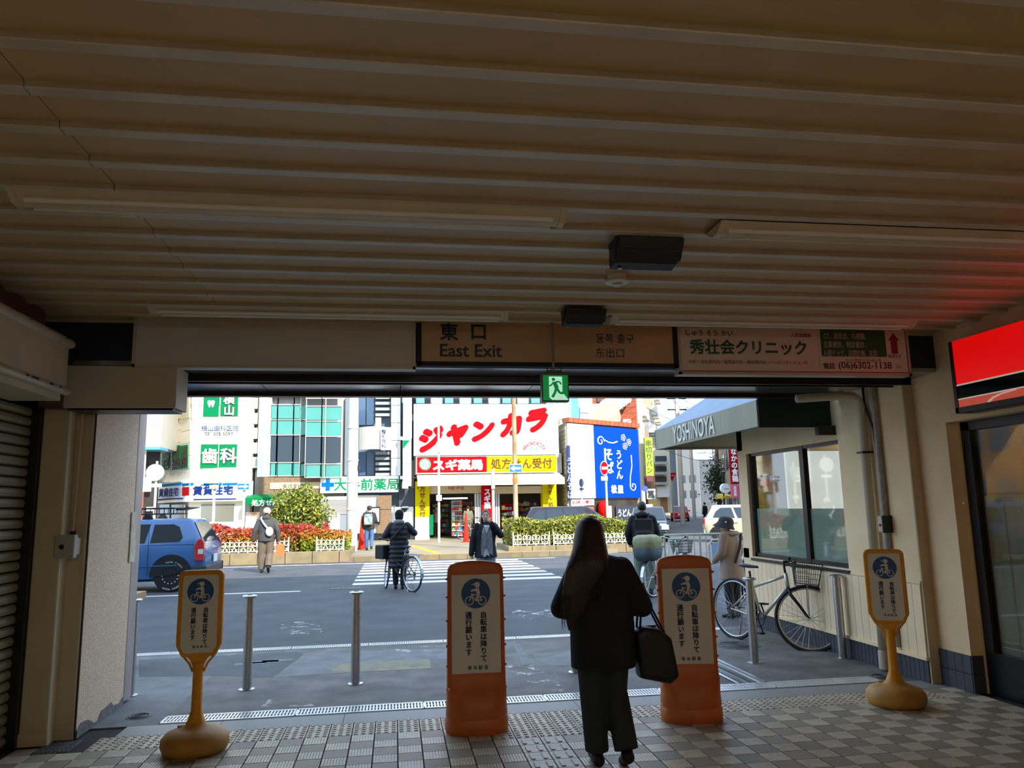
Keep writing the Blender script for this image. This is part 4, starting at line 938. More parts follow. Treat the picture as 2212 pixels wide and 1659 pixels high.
# drugstore fascia
fs = tag(empty('drugstore_fascia', (3.5, 37.7, 3.5), 'red and yellow drugstore fascia sign under the billboard', 'sign'))
face(899, 985, 1203, 1022, Yb+.05, .3).build('case', wht, fs)
face(901, 986.5, 1051, 1020.5, Yb, .08).build('red_panel', m_redp, fs); face(1052, 985, 1202, 1019, Yb, .08).build('yellow_panel', m_yel, fs)
c = W(918, 1003, Yb-.01)
MB().prism([(c.x+.29*math.cos(k*PI/12), c.z+.29*math.sin(k*PI/12)) for k in range(24)], Yb-.012, Yb-.002, 'y').build('emblem_disc', wht, fs)
b = MB(); b.tube([(c.x+.26*math.cos(k*PI/12), Yb-.014, c.z+.26*math.sin(k*PI/12)) for k in range(24)], .025, 5, closed=True)
for s, dx, dz in ((-1, -.1, .0), (1, .08, -.05)):
    for k in range(4): b.prism([(c.x+dx+s*.02, c.z+dz-.12+k*.07), (c.x+dx+s*.09, c.z+dz-.06+k*.07), (c.x+dx+s*.02, c.z+dz-.05+k*.07)], Yb-.018, Yb-.010, 'y'); b.prism([(c.x+dx-s*.02, c.z+dz-.12+k*.07), (c.x+dx-s*.09, c.z+dz-.06+k*.07), (c.x+dx-s*.02, c.z+dz-.05+k*.07)], Yb-.018, Yb-.010, 'y')
b.build('emblem_leaf', m_gink, fs)
wr_('スギ薬局', wht, fs, 989, 1004, Yb-.015, w=108, h=24, bold=.05); wr_('処方せん受付', m_brn, fs, 1127, 1001, Yb-.015, w=135, h=23, bold=.02)
# cream awning
aw = tag(empty('cream_awning', (3.5, 37, 3), 'wide cream canvas awning across the drugstore front', 'awning'))
x0, x1, z0, z1 = rect(901, 1025, 1204, 1049, F-.5)
MB().prism([(F-.05, z1+.05), (F-1.25, z0+.30), (F-1.25, z0+.27), (F-.05, z1)], x0, x1+.2, 'x').build('canvas', mat('awning_cream', (250, 246, 216), .7), aw)
MB().box(x0, x1+.2, F-1.27, F-1.24, z0, z0+.32).build('valance', mat('awning_valance', (248, 246, 232), .7), aw)
for xx in (x0+.05, x0+3.6): MB().tube([(xx, F-.05, z0-.1), (xx, F-1.2, z0+.28)], .025, 6).build('arm', m_dkmetal, aw)
# shop front
sf = tag(empty('drugstore_entrance', (3.5, 38, ZP), 'drugstore entrance with yellow pillars and stocked shelves inside', 'shop front'))
def pillar(px0, px1, py1, s, ysplit):
    x0, x1, z0, z1 = rect(px0, 1040, px1, py1, F-.1); zs = W(px0, ysplit, F-.1).z
    MB().box(x0, x1, F-.1, F+.5, zs, z1).build('yellow_pillar', m_yel, sf); MB().box(x0, x1, F-.1, F+.5, ZP, zs).build('pillar_base', wht, sf)
    return x0, x1
pillar(897, 928, 1162, '', 1117)
wr_('方せん受付', m_brn, sf, 912.5, 1083, F-.115, h=66, vertical=True, bold=.015)
pillar(1173, 1203, 1150, '', 1138); wr_('方せん', m_brn, sf, 1188, 1063, F-.115, h=34, vertical=True, bold=.01); wr_('処', m_brn, sf, 1190, 1090, F-.115, h=11, bold=.01)
x0, x1, z0, z1 = rect(1041, 1046, 1064, 1160, F-.15)
MB().box(x0, x1, F-.15, F+.4, ZP, z1).build('red_pillar', m_redp, sf); wr_('スギ薬', wht, sf, 1052.5, 1078, F-.16, h=42, vertical=True, bold=.05)
for px in (1026, 1031, 1036, 1066, 1071, 1076): face(px, 1066, px+3.6, 1158, F-.02, .2).build('grey_shutter_fold', mat('fold_grey', (200, 200, 196), .5, .2), sf)
face(928, 1050, 1041, 1066, F, .3).build('transom', mat('transom_beige', (206, 190, 156), .6), sf); face(1064, 1050, 1173, 1066, F, .3).build('transom', mat('transom_beige', (206, 190, 156)), sf)
wr_('sugi drug', m_redp, sf, 985, 1054, F-.02, w=34, bold=.0)
x0, x1, z0, z1 = rect(928, 1066, 1173, 1160, F+6)
MB().box(x0-1, x1+1, F+6, F+6.2, ZP, 4).box(x0-1.2, x0-1, F+.4, F+6, ZP, 4).box(x1+1, x1+1.2, F+.4, F+6, ZP, 4).box(x0-1, x1+1, F+.3, F+6, 3.1, 3.2).build('inner_wall', mat('store_inner', (132, 120, 108), .7), sf)
m_goods = [mat('goods_%d' % i, c, .5) for i, c in enumerate(((206, 60, 52), (236, 214, 120), (228, 228, 220), (70, 130, 180), (96, 160, 90), (230, 140, 70), (150, 90, 120)))]
rg = random.Random(11)
def shelf(px0, px1, py0, py1, Y, label, m_body=None, rows=5):
    x0, x1, z0, z1 = rect(px0, py0, px1, py1, Y); z0 = max(z0, ZP)
    s = tag(empty('display_shelf', ((x0+x1)/2, Y, z0), label, 'shelf', 'drugstore display shelves'))
    MB().box(x0, x1, Y+.3, Y+.36, z0, z1).build('back', m_body or wht, s)
    for i in range(rows+1): zz = z0+(z1-z0)*i/rows; MB().box(x0, x1, Y, Y+.32, zz-.015, zz+.015).build('board', m_body or wht, s)
    mk = [MB() for _ in m_goods]
    for i in range(rows):
        zz = z0+(z1-z0)*i/rows+.016; xx = x0+.02
        while xx < x1-.12:
            w = .07+.1*rg.random(); h_ = (z1-z0)/rows*(.45+.4*rg.random()); mk[rg.randrange(len(mk))].box(xx, xx+w, Y+.03, Y+.26, zz, zz+h_); xx += w+.02
    for k, b in enumerate(mk):
        if b.v: tag(b.build('packets', m_goods[k], s), kind='stuff')
    return s
shelf(976, 999, 1082, 1157, F+.9, 'white rack of packets standing in the drugstore doorway, left of the red pillar', rows=7)
shelf(1084, 1112, 1090, 1150, F+.9, 'rack of red and white packets right of the red pillar', m_redp, rows=5)
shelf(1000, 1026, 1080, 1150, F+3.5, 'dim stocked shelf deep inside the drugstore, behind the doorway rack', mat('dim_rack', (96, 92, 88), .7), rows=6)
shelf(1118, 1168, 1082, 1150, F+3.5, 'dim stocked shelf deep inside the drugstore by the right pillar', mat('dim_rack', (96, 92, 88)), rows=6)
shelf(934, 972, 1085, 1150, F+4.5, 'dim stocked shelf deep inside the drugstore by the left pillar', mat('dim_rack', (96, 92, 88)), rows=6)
face(928.5, 1112, 936, 1156, F-.2, .4).build('green_post_box', m_grn, sf)
face(916, 1118, 922, 1128, F-.14, .05).build('wall_intercom', m_cream2, sf)
face(957, 1075, 1010, 1078, F+1.6, .1).build('strip_light', mat('strip_lit', (255, 250, 240), .4, emit=1.5), sf)
# building behind, blue glass
t = tag(empty('blue_window_building', (10, 41, ZP), 'white building with tall blue windows behind the noodle shop', 'building'))
block(t, 1206, 1276, 780, 42, 6, mat('upper_white', (240, 240, 236)))
for a, c, m in ((1206, 1228, mat('pale_blue_pane', (170, 206, 226), .1)), (1232, 1250, m_pane2)): face(a+.6, 800, c-.6, 905, 41.9, .1).build('window', m, t); face(a-1, 800, a+.4, 907, 41.85, .15).build('window_frame', wht, t)
face(1253, 878, 1272, 892, 41.9, .1).build('grey_panel', mat('bluegrey_panel', (150, 164, 178), .4), t); face(1253, 893, 1272, 907, 41.9, .1).build('grey_panel', mat('bluegrey_panel', (150, 164, 178)), t)
for i in range(4):
    for j in range(5): face(1203.5+i*3, 917+j*4.2, 1205.8+i*3, 920+j*4.2, 41.85, .1).build('vent_block', mat('vent_block', (206, 190, 120), .6), t)
# 6 noodle shop with blue sign
t = tag(empty('noodle_shop', (11, 38.5, ZP), 'noodle shop with grey tiled side wall and orange roof tiles', 'building'))
xs0 = W(1224, 1000, 37.6).x; xs1 = W(1378, 1000, 40.6).x
MB().prism([(W(1203, 1000, 40).x, 40.5), (xs0, 37.6), (xs1, 40.6), (xs1+1.0, 46), (W(1203, 1000, 40).x, 46)], ZP, W(1230, 912, 37.6).z, 'z').build('core', mat('tile_side', (140, 136, 120), .7, var=.05, vs=2), t)
sdv = Vector((xs1-xs0, 3.0, 0)).normalized(); snv = Vector((sdv.y, -sdv.x, 0)); S0 = Vector((xs0, 37.6, 0)); SL = (Vector((xs1, 40.6, 0))-S0).length
sw_ = Vector((xs0-W(1203, 1000, 40).x, 37.6-40.5, 0)); swl = sw_.length; sw_.normalize(); swn = Vector((sw_.y, -sw_.x, 0))
ztop = W(1230, 912, 37.6).z; zbot = W(1290, 1076, 38.3).z
o0 = Vector((W(1203, 1000, 40).x, 40.5, 0))
for j in range(26):
    zz = 1.2+j*.22
    if zz > ztop-.2: break
    p = [o0+swn*.03, o0+sw_*swl+swn*.03]; b = MB(); b.add([(p[0].x, p[0].y, zz), (p[1].x, p[1].y, zz), (p[1].x, p[1].y, zz+.2), (p[0].x, p[0].y, zz+.2), (p[0].x-swn.x*.04, p[0].y-swn.y*.04, zz), (p[1].x-swn.x*.04, p[1].y-swn.y*.04, zz), (p[1].x-swn.x*.04, p[1].y-swn.y*.04, zz+.2), (p[0].x-swn.x*.04, p[0].y-swn.y*.04, zz+.2)], [(0,1,2,3), (7,6,5,4), (0,4,5,1), (1,5,6,2), (2,6,7,3), (3,7,4,0)]); b.build('side_course', mat('tile_course', (150, 144, 124), .65, isl=.06, var=.03, vs=2), t)
def sp(u, z, off=.0): v = S0+sdv*u+snv*off; return Vector((v.x, v.y, z))
def sbox(u0, u1, z0, z1, off, th, nm, m, par, slant=0):
    p = [sp(u0, z0, off), sp(u1-slant*0, z0, off), sp(u1-slant, z1, off), sp(u0, z1, off)]; b = MB(); b.add(p+[v-snv*th for v in p], [(0,1,2,3), (7,6,5,4), (0,4,5,1), (1,5,6,2), (2,6,7,3), (3,7,4,0)]); return b.build(nm, m, par)
for i in range(16): sbox(SL*i/16+.01, SL*(i+1)/16-.01, ztop-.02, ztop+.22, .25, .5, 'roof_tile', mat('orange_roof_tile', (160, 86, 48), .6, isl=.1, var=.06, vs=3), t)
sg = tag(empty('noodle_sign', (11, 38.3, 3), 'big white and blue noodle shop sign with white brush lettering', 'sign'))
us = SL*.335
sbox(.05, us, zbot, ztop-.06, .18, .15, 'white_panel', wht, sg); sbox(us, SL-.1, zbot, ztop-.1, .18, .15, 'blue_panel', mat('banner_blue', (0, 62, 172), .6, spec=.1), sg)
sbox(-.12, .05, zbot-.1, ztop-1.2, .22, .1, 'navy_banner', mat('banner_navy', (40, 54, 110), .5), sg); text('うどんそば', wht, sg, sp(-.035, (zbot+ztop)/2-.9, .235), sdv, (0,0,1), height=2.0, vertical=True)
def st(s, u, z, h_, **k): return text(s, wht, sg, sp(u, z, .19), sdv, (0,0,1), height=h_, vertical=True, bold=.028, **k)
hz = ztop-zbot
st('そば', us+SL*.205, zbot+hz*.50, hz*.34); st('うどん', us+SL*.345, zbot+hz*.46, hz*.40)
text('松屋', wht, sg, sp(us+SL*.30, zbot+hz*.12, .19), sdv, (0,0,1), height=hz*.12, bold=.05, pitch=1.3)
def scroll(u, z, r, turns, dirs, tail):
    pts = []
    for i in range(26): a = i/25*turns*2*PI; rr = r*(1-.72*i/25); pts.append(sp(u+rr*math.cos(a*dirs[0]+dirs[1]), z+rr*math.sin(a*dirs[0]+dirs[1]), .19))
    return [sp(*p, .19) for p in tail]+pts
b = MB(); b.tube(scroll(us+SL*.09, zbot+hz*.77, .28, 1.2, (1, 0), [(us+SL*.33, zbot+hz*.78), (us+SL*.27, zbot+hz*.755), (us+SL*.2, zbot+hz*.76), (us+SL*.15, zbot+hz*.79)]), .035, 5); b.build('scroll_mark', mat('scroll_cream', (244, 232, 196), .5), sg)
b = MB(); b.tube(scroll(us+SL*.54, zbot+hz*.16, .26, 1.1, (1, PI), [(us+SL*.525, zbot+hz*.6), (us+SL*.53, zbot+hz*.45), (us+SL*.50, zbot+hz*.3)]), .03, 5); b.build('scroll_mark', mat('scroll_cream', (244, 232, 196)), sg)
for u_, z_ in ((.42, .84), (.50, .78), (.44, .72)):
    for k in range(5): a = k*2*PI/5; c = (us+SL*u_+.12*math.cos(a), zbot+hz*z_+.12*math.sin(a)); MB().tube([sp(c[0]+.07*math.cos(q*PI/4), c[1]+.07*math.sin(q*PI/4), .19) for q in range(8)], .015, 4, closed=True).build('petal', mat('scroll_cream', (244, 232, 196)), sg)
sbox(.1, SL-.2, ZP, zbot-.1, .02, .05, 'dark_front', mat('noodle_front_dark', (46, 44, 42), .6, rgb2=(70, 62, 54), vs=2), t)
sbox(.15, us-.05, zbot-.36, zbot-.05, .1, .06, 'takeaway_board', wht, t); text('お持ち帰り', m_redp, t, sp(us*.5, zbot-.2, .11), sdv, (0,0,1), width=us*.8, height=.2, bold=.01)
sbox(us*.55, us*.95, zbot-.85, zbot-.42, .1, .05, 'red_board', mat('pale_red_board', (222, 96, 80), .5), t)
nb = sbox(SL*.62, SL*.86, zbot-1.15, zbot-.42, .12, .03, 'dark_curtain', mat('noren_navy', (48, 56, 72), .8), t); text('うどん', wht, t, sp(SL*.74, zbot-.78, .13), sdv, (0,0,1), width=SL*.19, height=.4, bold=.03)
sbox(SL*.44, SL*.56, zbot-1.2, zbot-.4, .12, .03, 'pale_curtain', mat('noren_pale', (190, 186, 196), .8), t)
ln_ = sp(us+.35, zbot-.55, .35); lt = tag(empty('red_lantern', ln_, 'red paper lantern hanging under the blue noodle sign', 'lantern'))
MB().lathe([(.12, .42), (.2, .36), (.27, .15), (.27, -.15), (.2, -.36), (.12, -.42)], 14, ln_).build('paper_body', mat('lantern_red', (190, 16, 10), .7, spec=.1), lt, smooth=True)
MB().lathe([(.12, .42), (.12, .47)], 12, ln_).lathe([(.12, -.47), (.12, -.42)], 12, ln_).build('rim', m_blk, lt); MB().cyl(ln_+Vector((0, 0, .47)), ln_+Vector((0, 0, .8)), .01, n=6).build('hook', m_blk, lt)
# 7 orange building with grey outside stair
t = tag(empty('orange_building', (14.5, 50, ZP), 'orange brick building with a grey outside stair above the noodle shop', 'building'))
block(t, 1276, 1374, 780, 50, 6, mat('orange_brick', (160, 80, 48), .8, rgb2=(146, 70, 42), vs=6), name='wall')
for i in range(14): face(1276, 800+i*13, 1374, 800.5+i*13, 49.97, .05).build('brick_course', mat('mortar_line', (176, 120, 92), .8), t)
b = MB(); A = W(1296, 905, 49.2); B_ = W(1362, 858, 49.2)
b.add([(A.x, 49.0, A.z-.3), (B_.x, 49.0, B_.z-.3), (B_.x, 49.0, B_.z+1.1), (A.x, 49.0, A.z+1.1), (A.x, 49.2, A.z-.3), (B_.x, 49.2, B_.z-.3), (B_.x, 49.2, B_.z+1.1), (A.x, 49.2, A.z+1.1)], [(0,1,2,3), (7,6,5,4), (0,4,5,1), (1,5,6,2), (2,6,7,3), (3,7,4,0)]); b.build('stair_parapet', m_lgrey, t)
for i in range(8): q = i/8; MB().box(A.x+(B_.x-A.x)*q, A.x+(B_.x-A.x)*(q+.13), 49.2, 50, A.z+(B_.z-A.z)*q-.25, A.z+(B_.z-A.z)*q).build('step', m_lgrey, t)
face(1300, 872, 1310, 905, 49.9, .1).build('dark_opening', m_pane, t); face(1290, 855, 1298, 868, 49.9, .1).build('window', m_pane, t)
face(1346, 905, 1364, 935, 49.0, .5).build('grey_box', mat('grey_unit', (150, 150, 148), .6), t); face(1362, 925, 1374, 985, 48.6, .5).build('orange_annex', mat('orange_brick', (206, 128, 92)), t)
# further buildings along the far pavement, off to the left (they show in the shop glass)
for i, (xa, xb, h_, c, lb) in enumerate(((-27.5, -19.6, 12.5, (128, 98, 74), 'brown tiled'), (-36.5, -27.8, 15, (150, 146, 138), 'pale grey'), (-48, -36.8, 11, (150, 128, 98), 'tan'))):
    t = tag(empty('pavement_building', ((xa+xb)/2, 37, ZP), '%s building along the far pavement beyond the ribbed corner building' % lb, 'building', 'buildings further along the far pavement'))
    MB().box(xa, xb, 37, 45, ZP, h_).build('wall', mat('pavement_wall_%d' % i, c, .8, var=.06, vs=.8), t)
    for f in range(int(h_/3)):
        for k in range(4):
            x0 = xa+.6+k*(xb-xa-.6)/4; MB().box(x0, x0+1.3, 36.95, 37.02, 1.1+f*3, 2.6+f*3).build('window', m_pane, t)
# 8 side street: rows of buildings on both sides
def along(o, s, n_off, z): v = o+SD*s+SN*n_off; return Vector((v.x, v.y, z))
def sblock(o, s0, s1, n0, n1, z1, nm, m, par, z0=0.0):
    p = [along(o, s0, n0, 0), along(o, s1, n0, 0), along(o, s1, n1, 0), along(o, s0, n1, 0)]
    b = MB(); b.prism([(v.x, v.y) for v in p], z0, z1, 'z'); return b.build(nm, m, par)
rg = random.Random(23)
walls = [((190, 178, 152), 'cream'), ((150, 146, 138), 'grey'), ((206, 202, 192), 'white'), ((164, 134, 104), 'tan'), ((150, 152, 154), 'pale grey'), ((176, 158, 126), 'buff')]
ordn = ['first', 'second', 'third', 'fourth', 'fifth', 'sixth', 'seventh', 'eighth']
s = 15.5
for i in range(7):
    ln2 = 7+3*rg.random(); h_ = (8.2, 11, 13.5, 9.5, 12, 15, 18)[i]; c, nmc = walls[i % 6]
    t = tag(empty('street_building', along(L0, s, -1.2, 0), '%s building up the side street, %s wall, beyond the noodle shop' % (nmc, ordn[i]), 'building', 'side street buildings'))
    mw = mat('street_wall_%s' % nmc.replace(' ', '_'), c, .7, var=.05, vs=.6)
    sblock(L0, s, s+ln2-.15, -3.4, -1.2, h_, 'wall', mw, t)
    for f in range(int(h_/3)):
        for k in range(2):
            sblock(L0, s+1+k*3.2, s+3+k*3.2, -1.25, -1.17, 1.0+f*3+1.4, 'window', m_pane, t, 1.0+f*3)
            if f: sblock(L0, s+.7+k*3.2, s+3.3+k*3.2, -1.2, -.5, f*3+1.6, 'balcony', mat('balcony_%d' % (i % 3), ((210, 206, 196), (176, 176, 176), (226, 220, 204))[i % 3], .7), t, f*3+.6)
    s += ln2
s = 2.0
for i in range(7):
    ln2 = 7+3*rg.random(); h_ = (6.5, 10, 12, 9, 14, 11, 20)[i]; c, nmc = walls[(i*2+1) % 6]
    t = tag(empty('street_building', along(R0, s, .3, 0), '%s building up the side street, %s on the side of the red banner' % (nmc, ordn[i]), 'building', 'side street buildings'))
    mw = mat('street_wall_%s' % nmc.replace(' ', '_'), c)
    sblock(R0, s, s+ln2-.15, .3, 10, h_, 'wall', mw, t)
    for f in range(int(h_/3)):
        for k in range(2): sblock(R0, s+1+k*3.2, s+3+k*3.2, .25, .35, 1.0+f*3+1.4, 'window', m_pane, t, 1.0+f*3)
        face_n = 0
    s += ln2
# end of the street
t = tag(empty('street_end_building', along(L0, 128, 4, 0), 'white block closing the end of the side street with a green lettered sign', 'building'))
sblock(L0, 122, 128, .2, 4.6, 14, 'wall', mat('end_white', (116, 118, 118), .7), t); sblock(L0, 126, 132, 4.7, 9, 13, 'wall', mat('end_grey', (96, 102, 108), .7), t); sblock(L0, 126, 132, -4, .1, 15.5, 'wall', mat('end_grey', (190, 196, 200)), t)
face(1500, 967, 1538, 992, 112, .6).build('sign_board', wht, t); wr_('SHINMACHI', m_gink, t, 1517, 978, 111.9, w=26, h=4.5, bold=.03)
for f in range(2):
    for k in range(2): sblock(L0, 121.9, 122.1, .7+k*2.0, 1.9+k*2.0, 4.2+f*3, 'window', m_pane, t, 2.8+f*3)
# ------------------------------------------------------------------ bollards and free-standing signs
def mk_bollard():
    t = empty('bollard', (0, 0, 0))
    MB().lathe([(.042, .006), (.042, .70)], 20).build('tube', m_steel, t, local=True, auto=40)
    MB().lathe([(.044, .60), (.0445, .606), (.0445, .62), (.044, .626)], 20).build('ring', m_steel, t, local=True, auto=40)
    MB().lathe([(.040, .70), (.040, .815)], 20).build('neck', m_steel, t, local=True, auto=40)
    MB().lathe([(.045, .812), (.068, .818), (.068, .832), (.060, .838), (.030, .840)], 24).build('cap', m_steel, t, local=True, auto=40)
    MB().lathe([(.024, .838), (.024, .843), (.018, .844)], 14).build('lock', m_blk, t, local=True)
    MB().lathe([(.072, .0), (.072, .006), (.045, .010)], 24).build('base_flange', m_steel, t, local=True, auto=40)
    return t
bl0 = mk_bollard()
for i, (px, py, lb) in enumerate(((276, 1505, 'beside the stucco pillar'), (535, 1487, 'just right of the left yellow post sign'), (768, 1475, 'just left of the left orange sign'), (1247, 1455, 'mostly hidden behind the walking woman'), (1638, 1435, 'in front of the parked silver bicycle'), (1822, 1422, 'against the boarded restaurant wall'))):
    q = atZ(px, py); o = bl0 if i == 0 else copy_tree(bl0); o.location = (q.x, 7.63, 0); tag(o, 'steel bollard with flat disc cap '+lb, 'bollard', 'bollards across the doorway')
m_orng = mat('sign_orange', (206, 108, 44), .45, var=.08, vs=5); m_ylw = mat('sign_post_yellow', (232, 158, 22), .4, var=.07, vs=6); m_ybase = mat('sign_base_ochre', (206, 150, 60), .55, rgb2=(176, 128, 52), vs=7)
m_panel = mat('notice_white', (226, 224, 214), .45, var=.02, vs=4); m_pblue = mat('pictogram_blue', (22, 84, 140), .45); m_txt = mat('notice_ink', (34, 42, 66), .5)
def pictogram(par, cx, cz, r, y):
    # blue disc with a capped child on a bicycle
    MB().prism([(cx+r*math.cos(k*PI/16), cz+r*math.sin(k*PI/16)) for k in range(32)], y-.002, y, 'y').build('blue_disc', m_pblue, par, local=True)
    b = MB(); yy = y-.004; k_ = r/.10
    def ln(pts, w): b.tube([(cx+a*k_, yy, cz+c*k_) for a, c in pts], w*k_, 5)
    for wx in (-.045, .042): b.tube([(cx+(wx+.027*math.cos(q*PI/10))*k_, yy, cz+(-.048+.027*math.sin(q*PI/10))*k_) for q in range(20)], .0035*k_, 5, closed=True)
    ln([(-.045, -.048), (-.028, -.008), (.018, -.008), (.042, -.048)], .004); ln([(-.028, -.008), (-.002, -.045), (.042, -.048)], .0035); ln([(-.002, -.045), (.018, -.008)], .0035); ln([(-.030, .0), (-.022, -.008)], .004)
    def pl(pts): b.prism([(cx+a*k_, cz+c*k_) for a, c in pts], y-.005, y-.0025, 'y')
    pl([(.002, .038), (.022, .036), (.030, -.004), (.010, -.006), (-.004, .020)]); pl([(-.004, .034), (-.034, .022), (-.036, .012), (.0, .018)])
    pl([(.010, -.004), (.028, -.004), (.012, -.034), (.002, -.052), (-.008, -.050), (.0, -.030)])
    pl([(.010+.019*math.cos(q*PI/8), .058+.019*math.sin(q*PI/8)) for q in range(16)]); pl([(-.030, .060), (.0, .072), (.002, .064), (-.028, .056)])
    b.build('rider_pictogram', m_panel, par, local=True)
def notice(par, y, cx, zt, zb, w, rdisc, th, col_dx):
    zc = zt-rdisc*1.22; pictogram(par, cx, zc, rdisc, y)
    top = zc-rdisc*1.12; L = (top-zb)*.80
    text('自転車は降りて', m_txt, par, (cx+col_dx, y-.002, top-L/2-.01), height=L, vertical=True, bold=.03, local=True, width=th, pitch=1.0)
    text('通行願います', m_txt, par, (cx-col_dx, y-.002, top-L*.875/2-.01), height=L*.875, vertical=True, bold=.03, local=True, width=th)
    text('塚 本 駅 長', m_txt, par, (cx+.01, y-.002, zb+.035), width=w*.42, bold=.01, local=True)
def orange_sign(loc, rz, label):
    t = empty('orange_notice_stand', loc, label, 'sign', 'orange notice stands', rz)
    prof = [(0, .226, .150), (.02, .230, .156), (.088, .230, .156), (.098, .222, .148), (.106, .222, .148), (.115, .226, .150), (.20, .222, .132), (.28, .219, .095), (.345, .217, .052), (.40, .216, .046), (1.10, .211, .044), (1.15, .208, .044), (1.18, .190, .040), (1.198, .140, .034), (1.208, .06, .022)]
    rs = []
    for z, hw, dp in prof:
        e = 2.6 if dp > .1 else 5.0; ring = []
        for k in range(40):
            a = 2*PI*k/40; c, s_ = math.cos(a), math.sin(a)
            ring.append(Vector((hw*math.copysign(abs(c)**(2/e), c), dp*math.copysign(abs(s_)**(2/e), s_), z)))
        rs.append(ring)
    MB().rings(rs).build('plastic_body', m_orng, t, local=True, auto=50)
    MB().prism(rrect(-.186, .186, .40, 1.115, .006), -.0505, -.046, 'y').build('rim', m_orng, t, local=True)
    MB().prism(rrect(-.180, .180, .406, 1.109, .004), -.0535, -.048, 'y').build('notice_panel', m_panel, t, local=True)
    notice(t, -.054, 0.0, 1.105, .41, .36, .108, .050, .055)
    for s in (-1, 1):
        for z in (.30, .46, .60, .78, .95, 1.08): MB().cb((s*.216, -.028, z), (.014, .028, .016)).build('clip', m_orng, t, local=True, bevel=.003)
    MB().cyl((-.21, -.06, .30), (-.19, -.085, .30), .012, n=8).build('filler_plug', m_orng, t, local=True)
    return t
orange_sign((.595, 5.885, 0), math.radians(-2), 'orange notice stand with bicycle pictogram, left of the walking woman')
orange_sign((2.215, 5.82, 0), math.radians(-10), 'orange notice stand with bicycle pictogram, right of the walking woman by her handbag')
def post_sign(loc, rz, label):
    t = empty('yellow_post_sign', loc, label, 'sign', 'yellow post signs', rz)
    prof = [(.150, 0), (.205, .012), (.222, .05), (.218, .095), (.190, .130), (.120, .155), (.070, .175), (.058, .20)]
    MB().lathe(prof, 32).build('weighted_base', m_ybase, t, local=True, auto=60)
    MB().cyl((-.10, .02, .145), (-.10, .02, .172), .022, n=12).build('filler_cap', m_ybase, t, local=True)
    MB().lathe([(.062, .195), (.050, .22), (.036, .27), (.033, .52), (.040, .58)], 20).build('post', m_ylw, t, local=True, auto=60)
    pl = [(-.038, .545), (-.036, .56), (-.055, .60), (-.100, .645), (.100, .645), (.055, .60), (.036, .56), (.038, .545)]
    MB().prism(pl, -.02, .02, 'y').build('neck_funnel', m_ylw, t, local=True, bevel=.006)
    out = [(-.150, .70), (-.110, .62), (.110, .62), (.150, .70)]+[(p[0], p[1]) for p in rrect(-.150, .150, .70, 1.205, .045)[:12]]
    MB().prism(out, -.028, .028, 'y').build('head_frame', m_ylw, t, local=True, bevel=.012)
    for s in (-1, 1): MB().tube([(s*.110, 0, .635), (s*.06, 0, .575), (s*.036, 0, .52)], .008, 6).build('strut', m_ylw, t, local=True)
    inn_ = [(-.118, .69), (-.092, .648), (.092, .648), (.118, .69)]+rrect(-.118, .118, .70, 1.172, .022)[:12]
    MB().prism(inn_, -.034, -.024, 'y').build('notice_panel', m_panel, t, local=True)
    notice(t, -.0345, 0, 1.168, .655, .236, .088, .034, .040)
    return t
post_sign((-1.345, 5.80, 0), math.radians(2), 'yellow post sign on a round weighted base beside the shutter')
post_sign((3.93, 5.85, 0), math.radians(-28), 'yellow post sign on a round weighted base beside the restaurant wall')
cb_ = tag(empty('cardboard_edge', (-3.1, 10.2, .62), 'corner of a brown cardboard tray poking out behind the stucco pillar', 'tray'))
q = atY(288, 1293, 9.0); MB().box(q.x-.5, q.x+.04, 8.7, 9.3, q.z-.03, q.z+.05).build('tray', mat('cardboard', (176, 142, 104), .8), cb_); MB().box(q.x-.45, q.x-.40, 8.8, 9.2, 0, q.z-.03).build('stand_leg', m_dkmetal, cb_); MB().box(q.x-.1, q.x-.06, 8.8, 9.2, 0, q.z-.03).build('stand_leg', m_dkmetal, cb_)

# ------------------------------------------------------------------ planters, hedges, fences, cones
def scatter(nm, n, samp, size, m, par, seed=1):
    r = random.Random(seed); b = MB()
    vs = []; fs = []
    for i in range(n):
        p = samp(r); s_ = size*(.6+.8*r.random()); a = Vector((r.gauss(0, 1), r.gauss(0, 1), r.gauss(0, .8)+.5)).normalized()
        u = a.orthogonal().normalized(); u.rotate(Matrix.Rotation(r.random()*6.28, 3, a)); w = a.cross(u)
        k = len(vs); vs += [p-u*s_, p+w*s_*.42+a*s_*.1, p+u*s_, p-w*s_*.42+a*s_*.1]; fs += [(k, k+1, k+2), (k, k+2, k+3)]
    b.v = vs; b.f = fs; return tag(b.build(nm, m, par), kind='stuff')
def hedge(nm, x0, x1, y0, y1, z0, z1, m, label, n, seed, size=.055, bumps=1.0, cat='hedge'):
    t = tag(empty(nm, ((x0+x1)/2, (y0+y1)/2, z0), label, cat))
    MB().box(x0+.12, x1-.12, y0+.12, y1-.1, z0, z1-.22).build('twig_mass', mat('hedge_inner', (70, 60, 34), .9, var=.3, vs=9), t)
    def samp(r):
        f = r.random(); x = x0+(x1-x0)*r.random(); y = y0+(y1-y0)*r.random()
        zt = z1+.09*bumps*math.sin(x*2.3+seed)+.06*bumps*math.sin(x*5.1+y*3)-.15*max(0, 1-min(x-x0, x1-x)/.5)**2
        if f < .45: return Vector((x, y0+.10*r.random()-.04*math.sin(x*6), z0+(zt-z0)*r.random()**.8))
        if f < .9: return Vector((x, y, zt-.12*r.random()**2))
        return Vector((x0 if r.random() < .5 else x1, y, z0+(zt-z0)*r.random()))
    scatter('foliage', n, samp, size, m, t, seed); return t
